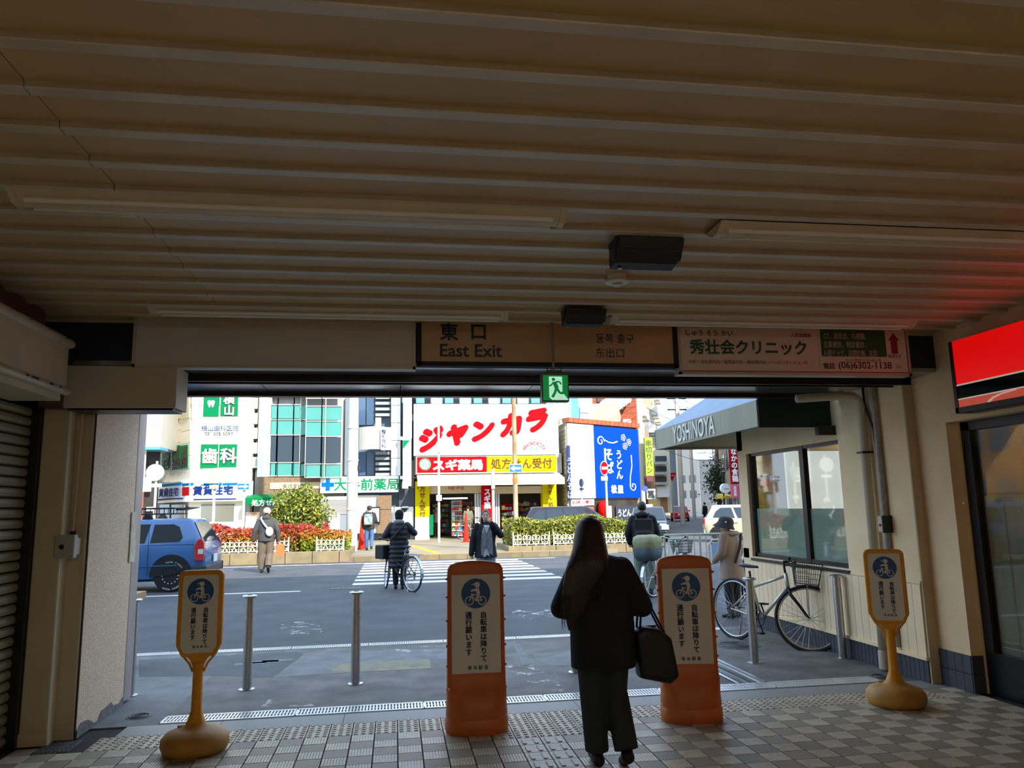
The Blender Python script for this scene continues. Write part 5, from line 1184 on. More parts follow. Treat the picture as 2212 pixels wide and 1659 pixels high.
def planter(nm, x0, x1, y0, y1, z1, label):
    t = tag(empty(nm, ((x0+x1)/2, y0, 0), label, 'planter'))
    x = x0
    while x < x1-.05:
        xn = min(x+.82, x1); MB().box(x+.008, xn-.008, y0, y0+.16, 0, z1).build('kerb_stone', m_kerb, t, bevel=.012); x = xn
    y = y0+.16
    while y < y1-.05:
        yn = min(y+.82, y1)
        MB().box(x1-.16, x1, y+.008, yn-.008, 0, z1).build('kerb_stone', m_kerb, t, bevel=.012); MB().box(x0, x0+.16, y+.008, yn-.008, 0, z1).build('kerb_stone', m_kerb, t, bevel=.012); y = yn
    MB().box(x0+.16, x1-.16, y0+.16, y1, 0, z1-.05).build('soil', mat('soil', (96, 78, 56), .95, var=.3, vs=12), t); return t
planter('stone_planter', -12.4, -1.42, 24.98, 28.4, .36, 'long stone edged planter with the red hedge, behind the blue van')
planter('stone_planter', 3.75, 8.4, 25.95, 29.0, .30, 'stone edged planter with the yellow green hedge, right of the crossing')
m_redleaf = leafmat('red_leaf', [(104, 110, 24), (150, 122, 32), (176, 100, 34), (172, 72, 34), (150, 50, 36)], .45, 1.12, .5)
hedge('red_hedge', -12.2, -2.3, 25.5, 28.0, .34, 1.08, m_redleaf, 'autumn red and orange clipped hedge behind the white scroll fence', 11000, 3, .065)
hedge('autumn_bush', -2.95, -1.5, 25.35, 27.2, .34, .98, leafmat('orange_leaf', [(96, 122, 22), (150, 144, 30), (176, 116, 30), (166, 76, 26)], .45, 1.05, .6), 'rounded yellow and orange bush at the crossing end of the planter', 3200, 9, .06, cat='bush')
m_ygleaf = leafmat('yellow_green_leaf', [(86, 80, 22), (108, 118, 34), (146, 148, 48), (164, 160, 70), (106, 126, 36)])
hedge('green_hedge', 3.95, 8.1, 26.35, 28.6, .28, 1.14, m_ygleaf, 'yellow green clipped hedge right of the crossing', 7500, 5, .06)
# tall loose bush behind the red hedge
c = atY(650, 1110, 27.2); t = tag(empty('tall_bush', (c.x, 27.2, .3), 'tall loose yellow green bush standing in the red hedge', 'bush'))
rb_ = random.Random(4)
for k in range(9):
    a = rb_.random()*6.28; q = .3+.5*rb_.random(); MB().tube([(c.x+.1*math.cos(a), 27.2+.1*math.sin(a), .3), (c.x+.35*q*math.cos(a), 27.2+.3*q*math.sin(a), 1.2), (c.x+.8*q*math.cos(a), 27.2+.6*q*math.sin(a), 1.9+.5*rb_.random())], [.03, .02, .008], 6).build('branch', mat('bark', (96, 80, 56), .9), t)
def bush(r):
    while True:
        v = Vector((r.uniform(-1, 1), r.uniform(-1, 1), r.uniform(-1, 1)))
        if v.length < 1: break
    v *= (.55+.45*r.random())/max(v.length, .3)*min(1, v.length*1.6); k = 1+.16*math.sin(v.x*7)+.12*math.sin(v.z*9+2)
    return Vector((c.x+v.x*1.02*k, 27.2+v.y*.8, 1.52+v.z*.98*(1+.12*math.sin(v.x*9))))
scatter('foliage', 7000, bush, .065, leafmat('bush_leaf', [(56, 80, 18), (98, 112, 26), (132, 138, 42), (160, 156, 60), (78, 102, 24)]), t, 8)
# white scroll fences
def scroll_unit():
    b = MB(); r = .011
    def spiral(cx, cz, r0, a0, turn, s): return [(cx+r0*(1-.7*i/16)*math.cos(a0+s*turn*i/16), 0, cz+r0*(1-.7*i/16)*math.sin(a0+s*turn*i/16)) for i in range(17)]
    for s in (1, -1):
        # a heart-like pair of scrolls rising from the foot
        pts = [(0, 0, .02)]+[(s*(.012+.118*math.sin(q*PI/2)), 0, .02+.20*q) for q in (.2, .4, .6, .8)]
        pts += [(s*(.072+.060*math.cos(a)), 0, .27+.075*math.sin(a)) for a in (0, .6, 1.2, 1.8, 2.4, 3.0, 3.6, 4.3, 5.0)]
        pts += [(s*(.072+.030*math.cos(a)), 0, .27+.035*math.sin(a)) for a in (5.6, 6.2)]
        b.tube(pts, r, 5)
        p2 = [(s*.055+s*.05*math.cos(a), 0, .085+.045*math.sin(a)) for a in (3.4, 4.2, 5.0, 5.8, 6.6, 7.4, 8.2)]; b.tube(p2, r*.8, 5)
    b.tube([(0, 0, 0), (0, 0, .40)], r, 5); return b.mesh('scroll')
m_fw = mat('fence_white', (240, 238, 226), .5); su = scroll_unit()
def fence(x0, x1, y, z, label):
    t = tag(empty('scroll_fence', ((x0+x1)/2, y, z), label, 'fence', 'white scroll fences')); n = int((x1-x0)/.27)
    for i in range(n): inst('scroll', su, m_fw, t, (x0+(i+.5)*(x1-x0)/n-(x0+x1)/2, 0, .0))
    MB().tube([(x0, y, z+.045), (x1, y, z+.045)], .012, 6).build('rail', m_fw, t)
    for x in (x0, x1): MB().cyl((x, y, z-.02), (x, y, z+.46), .018, n=8).build('post', m_fw, t)
zf = .35
fence(-12.0, -3.3, 25.16, zf, 'long white iron scroll fence in front of the red hedge'); fence(-2.45, -1.62, 25.16, zf, 'short end piece of white scroll fence in front of the autumn bush')
fence(3.95, 5.2, 26.12, .30, 'white iron scroll fence piece left of the rusty sign pole'); fence(5.35, 8.2, 26.12, .30, 'white iron scroll fence in front of the yellow green hedge, right of the pole')
def cone(px, py, label, h=.72):
    q = atZ(px, py, ZP); t = tag(empty('traffic_cone', (q.x, q.y, ZP), label, 'cone', 'traffic cones')); m = mat('cone_red', (206, 40, 20), .6, spec=.2)
    MB().box(q.x-.18, q.x+.18, q.y-.18, q.y+.18, ZP, ZP+.03).build('foot', m, t, bevel=.02)
    MB().lathe([(.135, ZP+.03), (.03, ZP+h-.02), (.02, ZP+h)], 16, (q.x, q.y, 0)).build('cone', m, t, auto=40)
cone(781, 1186, 'red traffic cone beside the person with the patterned backpack', 1.25); cone(1007, 1171, 'orange traffic cone behind the woman in the open jacket', 1.25)

# ------------------------------------------------------------------ poles and road signs
m_pole = mat('pole_white', (196, 192, 178), .6, var=.05, vs=1.5); m_conp = mat('pole_concrete', (206, 198, 182), .7, var=.06, vs=2); m_rust = mat('pole_rusty', (188, 170, 138), .6, rgb2=(150, 110, 66), vs=5, stretch=(1, 1, .2))
def pole(nm, px, py, Y, ztop, r, m, label, z0=.14, bands=()):
    q = atY(px, py, Y); t = tag(empty(nm, (q.x, Y, z0), label, 'pole'))
    MB().tube([(q.x, Y, z0), (q.x, Y, ztop)], [r, r*.88], 16).build('shaft', m, t, auto=40)
    for zb in bands: MB().lathe([(r*1.05, zb), (r*1.08, zb+.03), (r*1.05, zb+.06)], 16, (q.x, Y, 0)).build('band', m, t)
    return t, q.x
t, x = pole('utility_pole', 761, 1080, 29.0, 12, .20, m_pole, 'thick white utility pole rising behind the autumn bush', bands=(1.6, 2.6, 3.4, 4.6)); MB().box(x+.19, x+.26, 28.9, 29.1, 3.05, 3.25).build('number_plate', m_ik, t)
t, x = pole('thin_pole', 752, 1000, 29.4, 6.9, .04, m_pole, 'thin white pole just left of the thick utility pole')
t, x = pole('lamp_post', 948, 1060, 34.5, 6.6, .055, mat('lamp_post_grey', (206, 206, 198), .5), 'slim grey lamp post in front of the drugstore with a small box'); MB().box(x-.12, x+.12, 34.35, 34.5, 1.95, 2.2).build('control_box', m_cream2, t); MB().ell((x, 34.4, 4.35), (.14, .1, .28)).build('lamp_head', m_white, t)
t, x = pole('sign_post', 1066, 1120, 27.0, 2.95, .055, m_pole, 'white post with a small sign edge behind the woman in the open jacket'); MB().box(x-.06, x+.06, 26.9, 27.06, 2.25, 2.95).build('sign_edge', mat('sign_back_grey', (170, 170, 160), .5, .3), t); MB().box(x-.10, x-.05, 26.9, 27.0, ZP, .9).build('red_post_guard', m_redp, t)
t, x = pole('sign_pole', 1113, 1040, 26.6, 7.5, .085, m_rust, 'rust streaked white pole carrying a blue arrow sign in front of the billboard', z0=.25)
def arrow_board(par, x, y, z, w, h, left, m_b):
    MB().prism(rrect(x-w/2, x+w/2, z-h/2, z+h/2, .02), y-.02, y, 'y').build('rim', wht, par); MB().box(x-w/2+.02, x+w/2-.02, y-.026, y-.018, z-h/2+.02, z+h/2-.02).build('blue_board', m_b, par)
    s = -1 if left else 1
    MB().prism([(x+s*w*.42, z), (x+s*w*.10, z+h*.36), (x+s*w*.10, z+h*.13), (x-s*w*.38, z+h*.13), (x-s*w*.38, z-h*.13), (x+s*w*.10, z-h*.13), (x+s*w*.10, z-h*.36)], y-.032, y-.024, 'y').build('arrow', wht, par)
q = atY(1114.5, 1011.5, 26.4); arrow_board(t, q.x, 26.48, q.z, .46, .29, True, mat('board_blue', (22, 112, 176), .5))
MB().lathe([(.09, q.z-.52), (.1, q.z-.36), (.09, q.z-.3)], 14, (x, 26.6, 0)).build('orange_spikes', mat('spike_orange', (226, 120, 50), .6), t)
t, x = pole('mirror_pole', 335, 1080, 31.0, 3.6, .05, m_pole, 'white pole with a big round traffic mirror seen from behind, above the blue van'); q = atY(336, 1021, 31); MB().cyl((q.x, 30.9, q.z), (q.x, 31.0, q.z), .32, n=24).build('mirror_back', mat('mirror_back', (214, 210, 196), .5), t); MB().box(q.x-.2, q.x+.25, 30.95, 31.0, q.z-.55, q.z-.42).build('plate', m_white, t)
t, x = pole('square_sign_pole', 462, 1080, 29.0, 3.2, .05, m_pole, 'white pole with a small grey square sign back in front of the lettings office'); MB().box(x-.21, x+.21, 28.88, 28.92, 2.65, 3.0).build('sign_back', mat('sign_back_grey', (170, 170, 160)), t); MB().box(x-.15, x+.17, 28.88, 28.92, 2.45, 2.6).build('sign_back', MATS['sign_back_grey'], t)
t, x = pole('arrow_pole', 526, 1100, 28.6, 2.9, .05, m_pole, 'white pole with a blue right pointing arrow sign beside the lettings office'); q = atY(526, 1051, 28.5); arrow_board(t, q.x, 28.5, q.z, .42, .24, False, MATS['board_blue'])
# no-entry pole and small round sign by the noodle shop
t, x = pole('no_entry_pole', 1311, 1090, 31.5, 4.0, .05, m_pole, 'white pole with a red no entry disc in front of the blue noodle sign')
q = atY(1306, 1011, 31.3); R_ = .30
MB().prism([(q.x+.17*math.cos(k*PI/12), q.z+R_*math.sin(k*PI/12)) for k in range(24)], 31.36, 31.4, 'y').build('disc_rim', wht, t)
MB().prism([(q.x+.15*math.cos(k*PI/12), q.z+.27*math.sin(k*PI/12)) for k in range(24)], 31.34, 31.37, 'y').build('red_disc', m_redp, t); MB().box(q.x-.12, q.x+.12, 31.325, 31.345, q.z-.06, q.z+.06).build('white_bar', wht, t)
MB().box(q.x-.14, q.x+.14, 31.38, 31.4, q.z-.52, q.z-.34).build('plate', m_cream2, t)
t, x = pole('round_sign_pole', 1257, 1085, 33.0, 2.95, .04, m_pole, 'thin white pole with a dark round sign back in front of the white noodle panel'); q = atY(1256, 1043, 32.9); MB().prism([(q.x+.11*math.cos(k*PI/12), q.z+.18*math.sin(k*PI/12)) for k in range(24)], 32.9, 32.93, 'y').build('sign_back', mat('disc_back', (70, 84, 104), .4), t); MB().box(q.x-.1, q.x+.1, 32.9, 32.93, q.z-.32, q.z-.22).build('plate', mat('disc_back', (70, 84, 104)), t)
# side street clutter: poles, banners, signs, wires, a tree
ps = []
for i, (px, Y, zt, r, lb) in enumerate(((1389, 43, 13, .17, 'tall concrete pole with wires beside the orange building'), (1472, 58, 12, .19, 'concrete pole standing up the side street beyond the red car'), (1497, 78, 12, .18, 'far thin pole in the middle of the side street'), (1553, 62, 11, .17, 'dark wooden pole on the banner side of the street'))):
    t, x = pole('street_pole', px, 1060, Y, zt, r, m_conp if i < 3 else mat('pole_brown', (120, 104, 90), .7), lb, z0=0); ps.append((x, Y, zt))
    for k in range(3):
        zz = zt-1.2-k*.9; MB().box(x-.8, x+.8, Y-.05, Y+.05, zz, zz+.1).build('cross_arm', m_dkmetal, t)
        for s in (-.7, -.35, .35, .7): MB().lathe([(.04, 0), (.06, .05), (.03, .14)], 8, (x+s, Y, zz+.1)).build('insulator', m_white, t)
    if i in (0, 1): MB().lathe([(.25, zt-4.4), (.27, zt-4.3), (.27, zt-3.6), (.2, zt-3.5)], 14, (x+.45, Y, 0)).build('transformer', mat('transformer_grey', (176, 176, 170), .5), t)
def wire(a, b, sag, label):
    pts = [Vector(a).lerp(Vector(b), i/10)-Vector((0, 0, sag*4*(i/10)*(1-i/10))) for i in range(11)]
    tag(MB().tube(pts, .016, 4).build('overhead_wire', m_blk), label, 'wire', 'overhead wires')
pn = ['the tall concrete pole', 'the pole beyond the red car', 'the far thin pole', 'the dark wooden pole']; lv = ['topmost', 'middle', 'lowest']
for a, b_ in ((0, 1), (1, 2), (0, 3), (1, 3)):
    for j in range(3):
        A, B_ = ps[a], ps[b_]; wire((A[0]-.6+j*.6, A[1], A[2]-1.1-j*.9), (B_[0]-.6+j*.6, B_[1], B_[2]-1.1-j*.9), .5, '%s black wire from %s to %s' % (lv[j], pn[a], pn[b_]))
for j, (px, py, Y) in enumerate(((1395, 880, 43), (1395, 905, 43), (1395, 950, 43))):
    A = atY(px, py, Y); B_ = atY(px+150, py+45, 60); wire(A, B_, .4, '%s slack wire crossing the side street below the cross arms' % lv[j])
for i in range(4): A = atY(1436+i*3, 862, 70); wire((A.x, 70, A.z+3), atY(1440+i*3, 940, 90), .1, '%s of four thin wires climbing the open sky over the side street' % ['leftmost', 'second', 'third', 'rightmost'][i])
t = tag(empty('green_banner_sign', atY(1403, 985, 42.5), 'tall lime green vertical sign beside the tall concrete pole', 'sign')); face(1394, 945, 1411, 1028, 42.3, .2).build('board', mat('lime_board', (150, 172, 50), .5), t); wr_('串切りパン', mat('dark_green_ink', (30, 60, 30), .5), t, 1402, 986, 42.29, h=74, vertical=True); face(1394, 1029, 1411, 1040, 42.3, .2).build('maroon_board', mat('maroon_board', (112, 50, 60), .5), t)
t = tag(empty('brush_sign', atY(1404, 1067, 40.8), 'pale square sign with one big brush character and a blue disc', 'sign')); face(1397, 1056, 1416, 1078, 40.8, .15).build('board', mat('pale_board', (206, 212, 220), .5), t); wr_('筥', m_ik, t, 1406, 1067, 40.79, h=17, bold=.04); q = atY(1393, 1056, 40.75); MB().prism([(q.x+.16*math.cos(k*PI/8), q.z+.16*math.sin(k*PI/8)) for k in range(16)], 40.7, 40.74, 'y').build('blue_disc', mat('disc_blue', (70, 84, 160), .5), t); MB().cyl((q.x+.12, 40.9, ZP), (q.x+.12, 40.9, q.z+.6), .06, n=8).build('post', m_dkmetal, t)
t = tag(empty('stop_sign', atY(1452, 1028, 52), 'red inverted triangle stop sign over the side street', 'sign')); q = atY(1452, 1030, 52); MB().prism([(q.x-.32, q.z+.28), (q.x+.32, q.z+.28), (q.x, q.z-.30)], 52, 52.05, 'y').build('triangle', m_redp, t); text('止まれ', wht, t, (q.x, 51.99, q.z+.1), width=.36); MB().cyl((q.x, 52.1, 0), (q.x, 52.1, q.z+.3), .05, n=8).build('post', m_pole, t)
t = tag(empty('red_banner', atY(1587, 1000, 36), 'tall red banner with white lettering on the far side of the side street', 'banner')); face(1576, 940, 1597, 1046, 36, .06).build('cloth', mat('banner_red', (160, 8, 24), .7, spec=.1), t); wr_('なかの食鶏', wht, t, 1586.5, 1005, 35.99, h=76, vertical=True, bold=.04); face(1579, 1048, 1598, 1075, 36, .06).build('lower_cloth', mat('banner_pink', (214, 96, 120), .6), t); wr_('居酒屋', wht, t, 1588, 1061, 35.99, h=22, vertical=True, bold=.03); q = atY(1598, 1000, 36.05); MB().cyl((q.x, 36.05, ZP), (q.x, 36.05, 7), .05, n=8).build('mast', m_dkmetal, t)
t = tag(empty('round_lamp_sign', atY(1566, 1055, 37.5), 'round white lamp sign beside the red banner', 'sign')); q = atY(1566, 1055, 37.5); MB().cyl((q.x, 37.4, q.z), (q.x, 37.6, q.z), .25, n=20).build('disc', wht, t); MB().cyl((q.x, 37.7, ZP), (q.x, 37.7, q.z+.7), .04, n=8).build('post', m_dkmetal, t); MB().box(q.x-.1, q.x+.16, 37.39, 37.4, q.z-.04, q.z+.0).build('print_line', mat('ochre_line', (196, 170, 90), .5), t)
t = tag(empty('yellow_awning', atY(1567, 1071, 38), 'small yellow shop awning below the round lamp sign', 'awning')); x0, x1, z0, z1 = rect(1554, 1066, 1578, 1077, 38); MB().prism([(37.6, z0), (37.6, z0+.12), (38.4, z1), (38.4, z0)], x0, x1, 'x').build('canvas', mat('awning_yellow', (206, 168, 50), .6), t); MB().cyl((x0+.1, 38.4, ZP), (x0+.1, 38.4, z0), .04, n=8).build('post', m_dkmetal, t)
t = tag(empty('street_tree', atY(1547, 1090, 60)-Vector((0, 0, 1.9)), 'dark green street tree behind the round lamp sign', 'tree')); q = atY(1547, 1040, 60); MB().tube([(q.x, 60, 0), (q.x+.1, 60, q.z-1)], [.14, .08], 8).build('trunk', mat('bark', (96, 80, 56)), t)
def crown(r):
    v = Vector((r.gauss(0, .42), r.gauss(0, .45), r.gauss(0, .5))); return Vector((q.x, 60, q.z+.1))+Vector((v.x*1.0, v.y, v.z*1.6))
scatter('foliage', 1500, crown, .12, leafmat('dark_leaf', [(30, 44, 24), (52, 70, 36), (70, 88, 46)]), t, 6)
# shop clutter along the side street, left
t = tag(empty('cream_shop_front', atY(1445, 1090, 46), 'cream shop with a white sign over a brown doorway, up the side street', 'building'))
face(1414, 968, 1449, 1108, 50, 3).build('wall', mat('cream_shop', (226, 214, 186), .7), t); face(1420, 1051, 1446, 1074, 49.6, .3).build('sign_board', wht, t); face(1428, 1076, 1442, 1108, 49.9, .1).build('doorway', mat('door_brown', (176, 124, 80), .6), t); face(1404, 1076, 1420, 1108, 48.5, .3).build('yellow_panel', mat('pale_yellow_panel', (226, 196, 110), .6), t)
for i in range(3): face(1416, 985+i*22, 1440, 996+i*22, 49.9, .1).build('window', m_pane, t); face(1414, 998+i*22, 1444, 1003+i*22, 49.3, .6).build('balcony', m_lgrey, t)
# ------------------------------------------------------------------ vehicles
m_tyre = mat('tyre_rubber', (26, 26, 28), .8); m_rim = mat('wheel_alloy', (196, 198, 200), .3, .8); m_glassd = mat('car_glass', (34, 42, 46), .03, spec=.9); m_chrome = mat('chrome', (210, 212, 214), .1, 1.0)
m_plate = mat('number_plate', (232, 232, 226), .5); m_tail = mat('tail_lamp_red', (196, 14, 22), .12, spec=.8, coat=.5); m_head = mat('head_lamp', (224, 226, 224), .08, spec=.9); m_bump = mat('bumper_grey', (58, 60, 62), .55)
def car(nm, loc, rz, label, paint, L=4.2, Wd=1.69, H=1.5, belt=.93, wb=(.82, 3.38), wr=.31, hood=None, nose=.72, tail=.9, roof=(.28, 2.5), base=(.06, 3.2), gl=(), rimm=None, cladd=False, tumb=.12, box=False, rimr=.62):
    # x runs from the rear bumper (0) to the nose (L); y to the left; z up
    t = empty(nm, loc, label, 'car', None, rz); w = Wd/2; pm = paint
    prof = [(0.0, .36, tail*.86, .90), (.05, .30, tail*.97, .955), (.22, .26, belt, .985), (.9, .22, belt, 1.0), (L*.5, .20, belt, 1.0), (base[1]-.25, .20, belt, 1.0), (base[1]+.12, .22, belt-.02, .995), (L-.35, .26, nose+.04, .955), (L-.08, .30, nose*.93, .90), (L, .36, nose*.80, .84)]
    rs = []
    for x, zb, zt, k in prof:
        ww = w*k; zm = zb+(zt-zb)*.55
        rs.append([Vector((x, y, z)) for y, z in ((-ww*.80, zb), (ww*.80, zb), (ww*.95, zb+.06), (ww, zm), (ww*.985, zt-.10), (ww*.95, zt-.03), (ww*.88, zt), (-ww*.88, zt), (-ww*.95, zt-.03), (-ww*.985, zt-.10), (-ww, zm), (-ww*.95, zb+.06))])
    MB().rings(rs).build('body', pm, t, local=True, auto=38)
    # greenhouse
    zb = belt-.02; wb0 = w*.95; wt = w*(1-tumb)-.06; x0, x1 = base; rx0, rx1 = roof; zr = H
    def gh(u, v, side):      # u along, v up, side -1/+1
        a = x0+(rx0-x0)*v; b = x1+(rx1-x1)*v; y = (wb0+(wt-wb0)*v)*side; return Vector((a+(b-a)*u, y, zb+(zr-.05-zb)*v))
    def ring(xa, xb, ww, z, r=.12):
        p = []
        for cx, cy, a0 in ((xb-r, ww-r, 0), (xa+r, ww-r, PI/2), (xa+r, -ww+r, PI), (xb-r, -ww+r, 3*PI/2)):
            for i in range(4): q = a0+PI/2*i/3; p.append(Vector((cx+r*math.cos(q), cy+r*math.sin(q), z)))
        return p
    MB().rings([ring(x0, x1, wb0, zb), ring(rx0, rx1, wt, zr-.05), ring(rx0+.04, rx1-.05, wt-.05, zr-.012), ring(rx0+.18, rx1-.2, wt-.2, zr)]).build('cabin', pm, t, local=True, auto=40)
    def pane(nm_, uv, side, off=.008, m=m_glassd):
        p = [gh(u, v, side)+Vector((0, side*off, 0)) for u, v in uv]; q = [v-Vector((0, side*.03, 0)) for v in p]; n = len(p)
        MB().add(p+q, [tuple(range(n)), tuple(range(2*n-1, n-1, -1))]+[(i, (i+1) % n, n+(i+1) % n, n+i) for i in range(n)]).build(nm_, m, t, local=True)
    for side in (-1, 1):
        for uv in gl: pane('side_window', uv, side)
    def endpane(nm_, front, lo=.10, hi=.93, k=.88):
        v0, v1 = lo, hi; sgn = 1 if front else -1; pts = []
        for v, kk in ((v0, k), (v1, k)):
            y = wb0+(wt-wb0)*v; x = (x1+(rx1-x1)*v) if front else (x0+(rx0-x0)*v); z = zb+(zr-.05-zb)*v
            pts.append((x, y*kk, z))
        (ax, ay, az), (bx_, by, bz) = pts; o_ = sgn*.012
        p = [Vector((ax+o_, -ay, az)), Vector((ax+o_, ay, az)), Vector((bx_+o_, by, bz)), Vector((bx_+o_, -by, bz))]; q = [v-Vector((sgn*.04, 0, 0)) for v in p]
        MB().add(p+q, [(0,1,2,3), (7,6,5,4), (0,1,5,4), (1,2,6,5), (2,3,7,6), (3,0,4,7)]).build(nm_, m_glassd, t, local=True)
    endpane('windscreen', True); endpane('rear_window', False)
    # wheels
    for x in wb:
        for side in (-1, 1):
            c = Vector((x, side*(w-.10), wr)); whl = MB()
            MB().prism([(x+(wr+.075)*math.cos(a), wr+.02+(wr+.075)*math.sin(a)) for a in [PI*i/14-.12 for i in range(15)]]+[], side*(w+.004), side*(w-.25), 'y').build('wheel_arch', m_blk, t, local=True)
            prof_t = [(rimr*wr, -.09), (wr*.93, -.095), (wr, -.07), (wr, .07), (wr*.93, .095), (rimr*wr, .09)]
            mx = Matrix.Translation(c) @ Matrix.Rotation(PI/2, 4, 'X')
            o = MB().lathe(prof_t, 28, mx=mx).build('wheel', m_tyre, t, local=True, auto=40)
            b = MB(); yy = side*(w-.012)
            b.prism([(x+rimr*wr*1.0*math.cos(k*PI/14), wr+rimr*wr*1.0*math.sin(k*PI/14)) for k in range(28)], yy-side*.03, yy-side*.015, 'y')
            for k in range(7):
                a = k*2*PI/7; d = Vector((math.cos(a), math.sin(a))); n_ = Vector((-d.y, d.x))*.028
                b.prism([(x+d.x*.04+n_.x, wr+d.y*.04+n_.y), (x+d.x*rimr*wr*.96+n_.x, wr+d.y*rimr*wr*.96+n_.y), (x+d.x*rimr*wr*.96-n_.x, wr+d.y*rimr*wr*.96-n_.y), (x+d.x*.04-n_.x, wr+d.y*.04-n_.y)], yy-side*.02, yy, 'y')
            ho = b.build('hub_cap', rimm or m_rim, t, local=True)
    # ends
    MB().box(-.03, .16, -w*.90, w*.90, .34, .52).build('rear_bumper', m_bump if cladd else pm, t, local=True, bevel=.03)
    MB().box(L-.14, L+.03, -w*.84, w*.84, .32, .50).build('front_bumper', m_bump if cladd else pm, t, local=True, bevel=.03)
    MB().box(-.045, -.02, -.16, .16, .56, .72).build('number_plate', m_plate, t, local=True); MB().box(L+.02, L+.045, -.16, .16, .38, .54).build('number_plate', m_plate, t, local=True)
    for side in (-1, 1):
        MB().box(L-.14, L-.0, side*w*.52, side*w*.84, nose*.74, nose*.92).build('headlamp', m_head, t, local=True, bevel=.02)
        if not box: MB().box(-.03, .12, side*w*.55, side*w*.93, tail*.72, tail*.92).build('tail_lamp', m_tail, t, local=True, bevel=.02)
        q = gh(.86, .12, side); MB().ell((q.x, q.y+side*.10, q.z+.02), (.06, .10, .07), 10, 6).build('door_mirror', pm, t, local=True, smooth=True)
        for u in (.42, .72): q = gh(u, 0, side); MB().box(q.x-.10, q.x+.10, side*(w-.004), side*(w+.03), belt-.17, belt-.13).build('door_handle', m_bump if cladd else pm, t, local=True, bevel=.008)
    return t, gh
# blue wagon with roof rack
m_vblue = mat('van_blue', (58, 104, 156), .28, spec=.5, coat=.6)
vw, gh = car('blue_wagon', (-3.95, 17.98, 0), PI, 'blue estate car with black roof rack and white lettered tyres behind the pillar', m_vblue, L=4.2, Wd=1.70, H=1.50, belt=.98, wb=(.66, 3.2), wr=.335, nose=.86, tail=1.0, roof=(.30, 2.6), base=(.05, 3.3), cladd=True, tumb=.14, box=True, rimm=mat('black_wheel', (30, 30, 32), .5),
   gl=([(.14, .13), (.325, .10), (.325, .86), (.17, .86), (.125, .74), (.115, .3)], [(.36, .10), (.62, .06), (.62, .88), (.36, .88)], [(.65, .06), (.93, .04), (.87, .62), (.80, .88), (.65, .88)]))
# tall tail lamps on the corner, door seams, rack, tyre lettering (local x forward, near side is y>0)
for side in (-1, 1):
    b = MB(); p = [(.02, .62), (.02, .98), (.07, 1.08), (.16, 1.06), (.22, .94), (.20, .62)]; b.prism(p, side*.852, side*.70, 'y'); b.build('tail_lamp', m_tail, vw, local=True, bevel=.015); MB().box(.03, .13, side*.856, side*.80, .76, .86).build('reverse_lamp', m_head, vw, local=True)
    MB().box(-.03, .24, side*.83, side*.858, .34, .52).build('bumper_corner', m_bump, vw, local=True, bevel=.02)
    for xx in (1.12, 2.2): MB().box(xx-.004, xx+.004, side*.848, side*.852, .34, 1.36 if xx < 2 else .95).build('door_seam', m_blk, vw, local=True)
    MB().box(.55, 3.2, side*.845, side*.856, .53, .55).build('body_crease', m_vblue, vw, local=True)
rk_ = tag(empty('roof_rack', (-3.95, 17.98, 1.50), 'black tubular roof rack carried on the blue estate car', 'roof rack')); rk_.rotation_euler = (0, 0, PI)
for z, ins in ((.10, 0), (.22, .02)):
    MB().tube([(.72+ins, -.5, z), (2.9, -.5, z), (2.9, .5, z), (.72+ins, .5, z)], .015, 6, closed=True).build('rail', m_blk, rk_, local=True)
for xx in [.75+i*.19 for i in range(12)]:
    MB().cyl((xx, -.5, .10), (xx, -.5, .22), .010, n=6).build('upright', m_blk, rk_, local=True); MB().cyl((xx, .5, .10), (xx, .5, .22), .010, n=6).build('upright', m_blk, rk_, local=True); MB().cyl((xx, -.5, .10), (xx, .5, .10), .009, n=6).build('slat', m_blk, rk_, local=True)
MB().prism([(.72, .20), (.45, .24), (.44, .22), (.72, .17)], -.45, .45, 'y').build('wind_deflector', m_blk, rk_, local=True)
for xx in (1.25, 2.5):
    for s in (-1, 1): MB().prism([(xx-.14, -.045), (xx+.14, -.045), (xx+.04, .10), (xx-.04, .10)], s*.50, s*.56, 'y').build('foot', m_blk, rk_, local=True)
for k, (s, a0, n_) in enumerate((('TOYO TIRES', 1.9, 1), ('OPEN COUNTRY', 5.0, 1))):
    for i, ch in enumerate(s):
        if ch == ' ': continue
        a = a0-i*.14 if k == 0 else a0-.75+i*.14; r = .275
        d = Vector((math.cos(a), 0, math.sin(a))); tg = Vector((-d.z, 0, d.x))*(-1 if k == 0 else 1)
        # near side faces the street: outward is local +y, so writing runs towards local -x
        c = Vector((.66, .853, .335))+Vector((-d.x*r, .0, d.z*r)); X = Vector((-tg.x, 0, tg.z)); Yd = Vector((-d.x, 0, d.z))*(1 if k == 0 else -1)
        text(ch, m_white, vw, c, X, Yd, height=.034, bold=.03, local=True, name='tyre_lettering')
b = MB()
for k in range(14): a = k*2*PI/14; b.cb((0.66+.16*math.cos(a), .848, .335+.16*math.sin(a)), (.02, .012, .02))
tag(b.build('wheel_bolts', m_white, vw, local=True), kind='stuff')
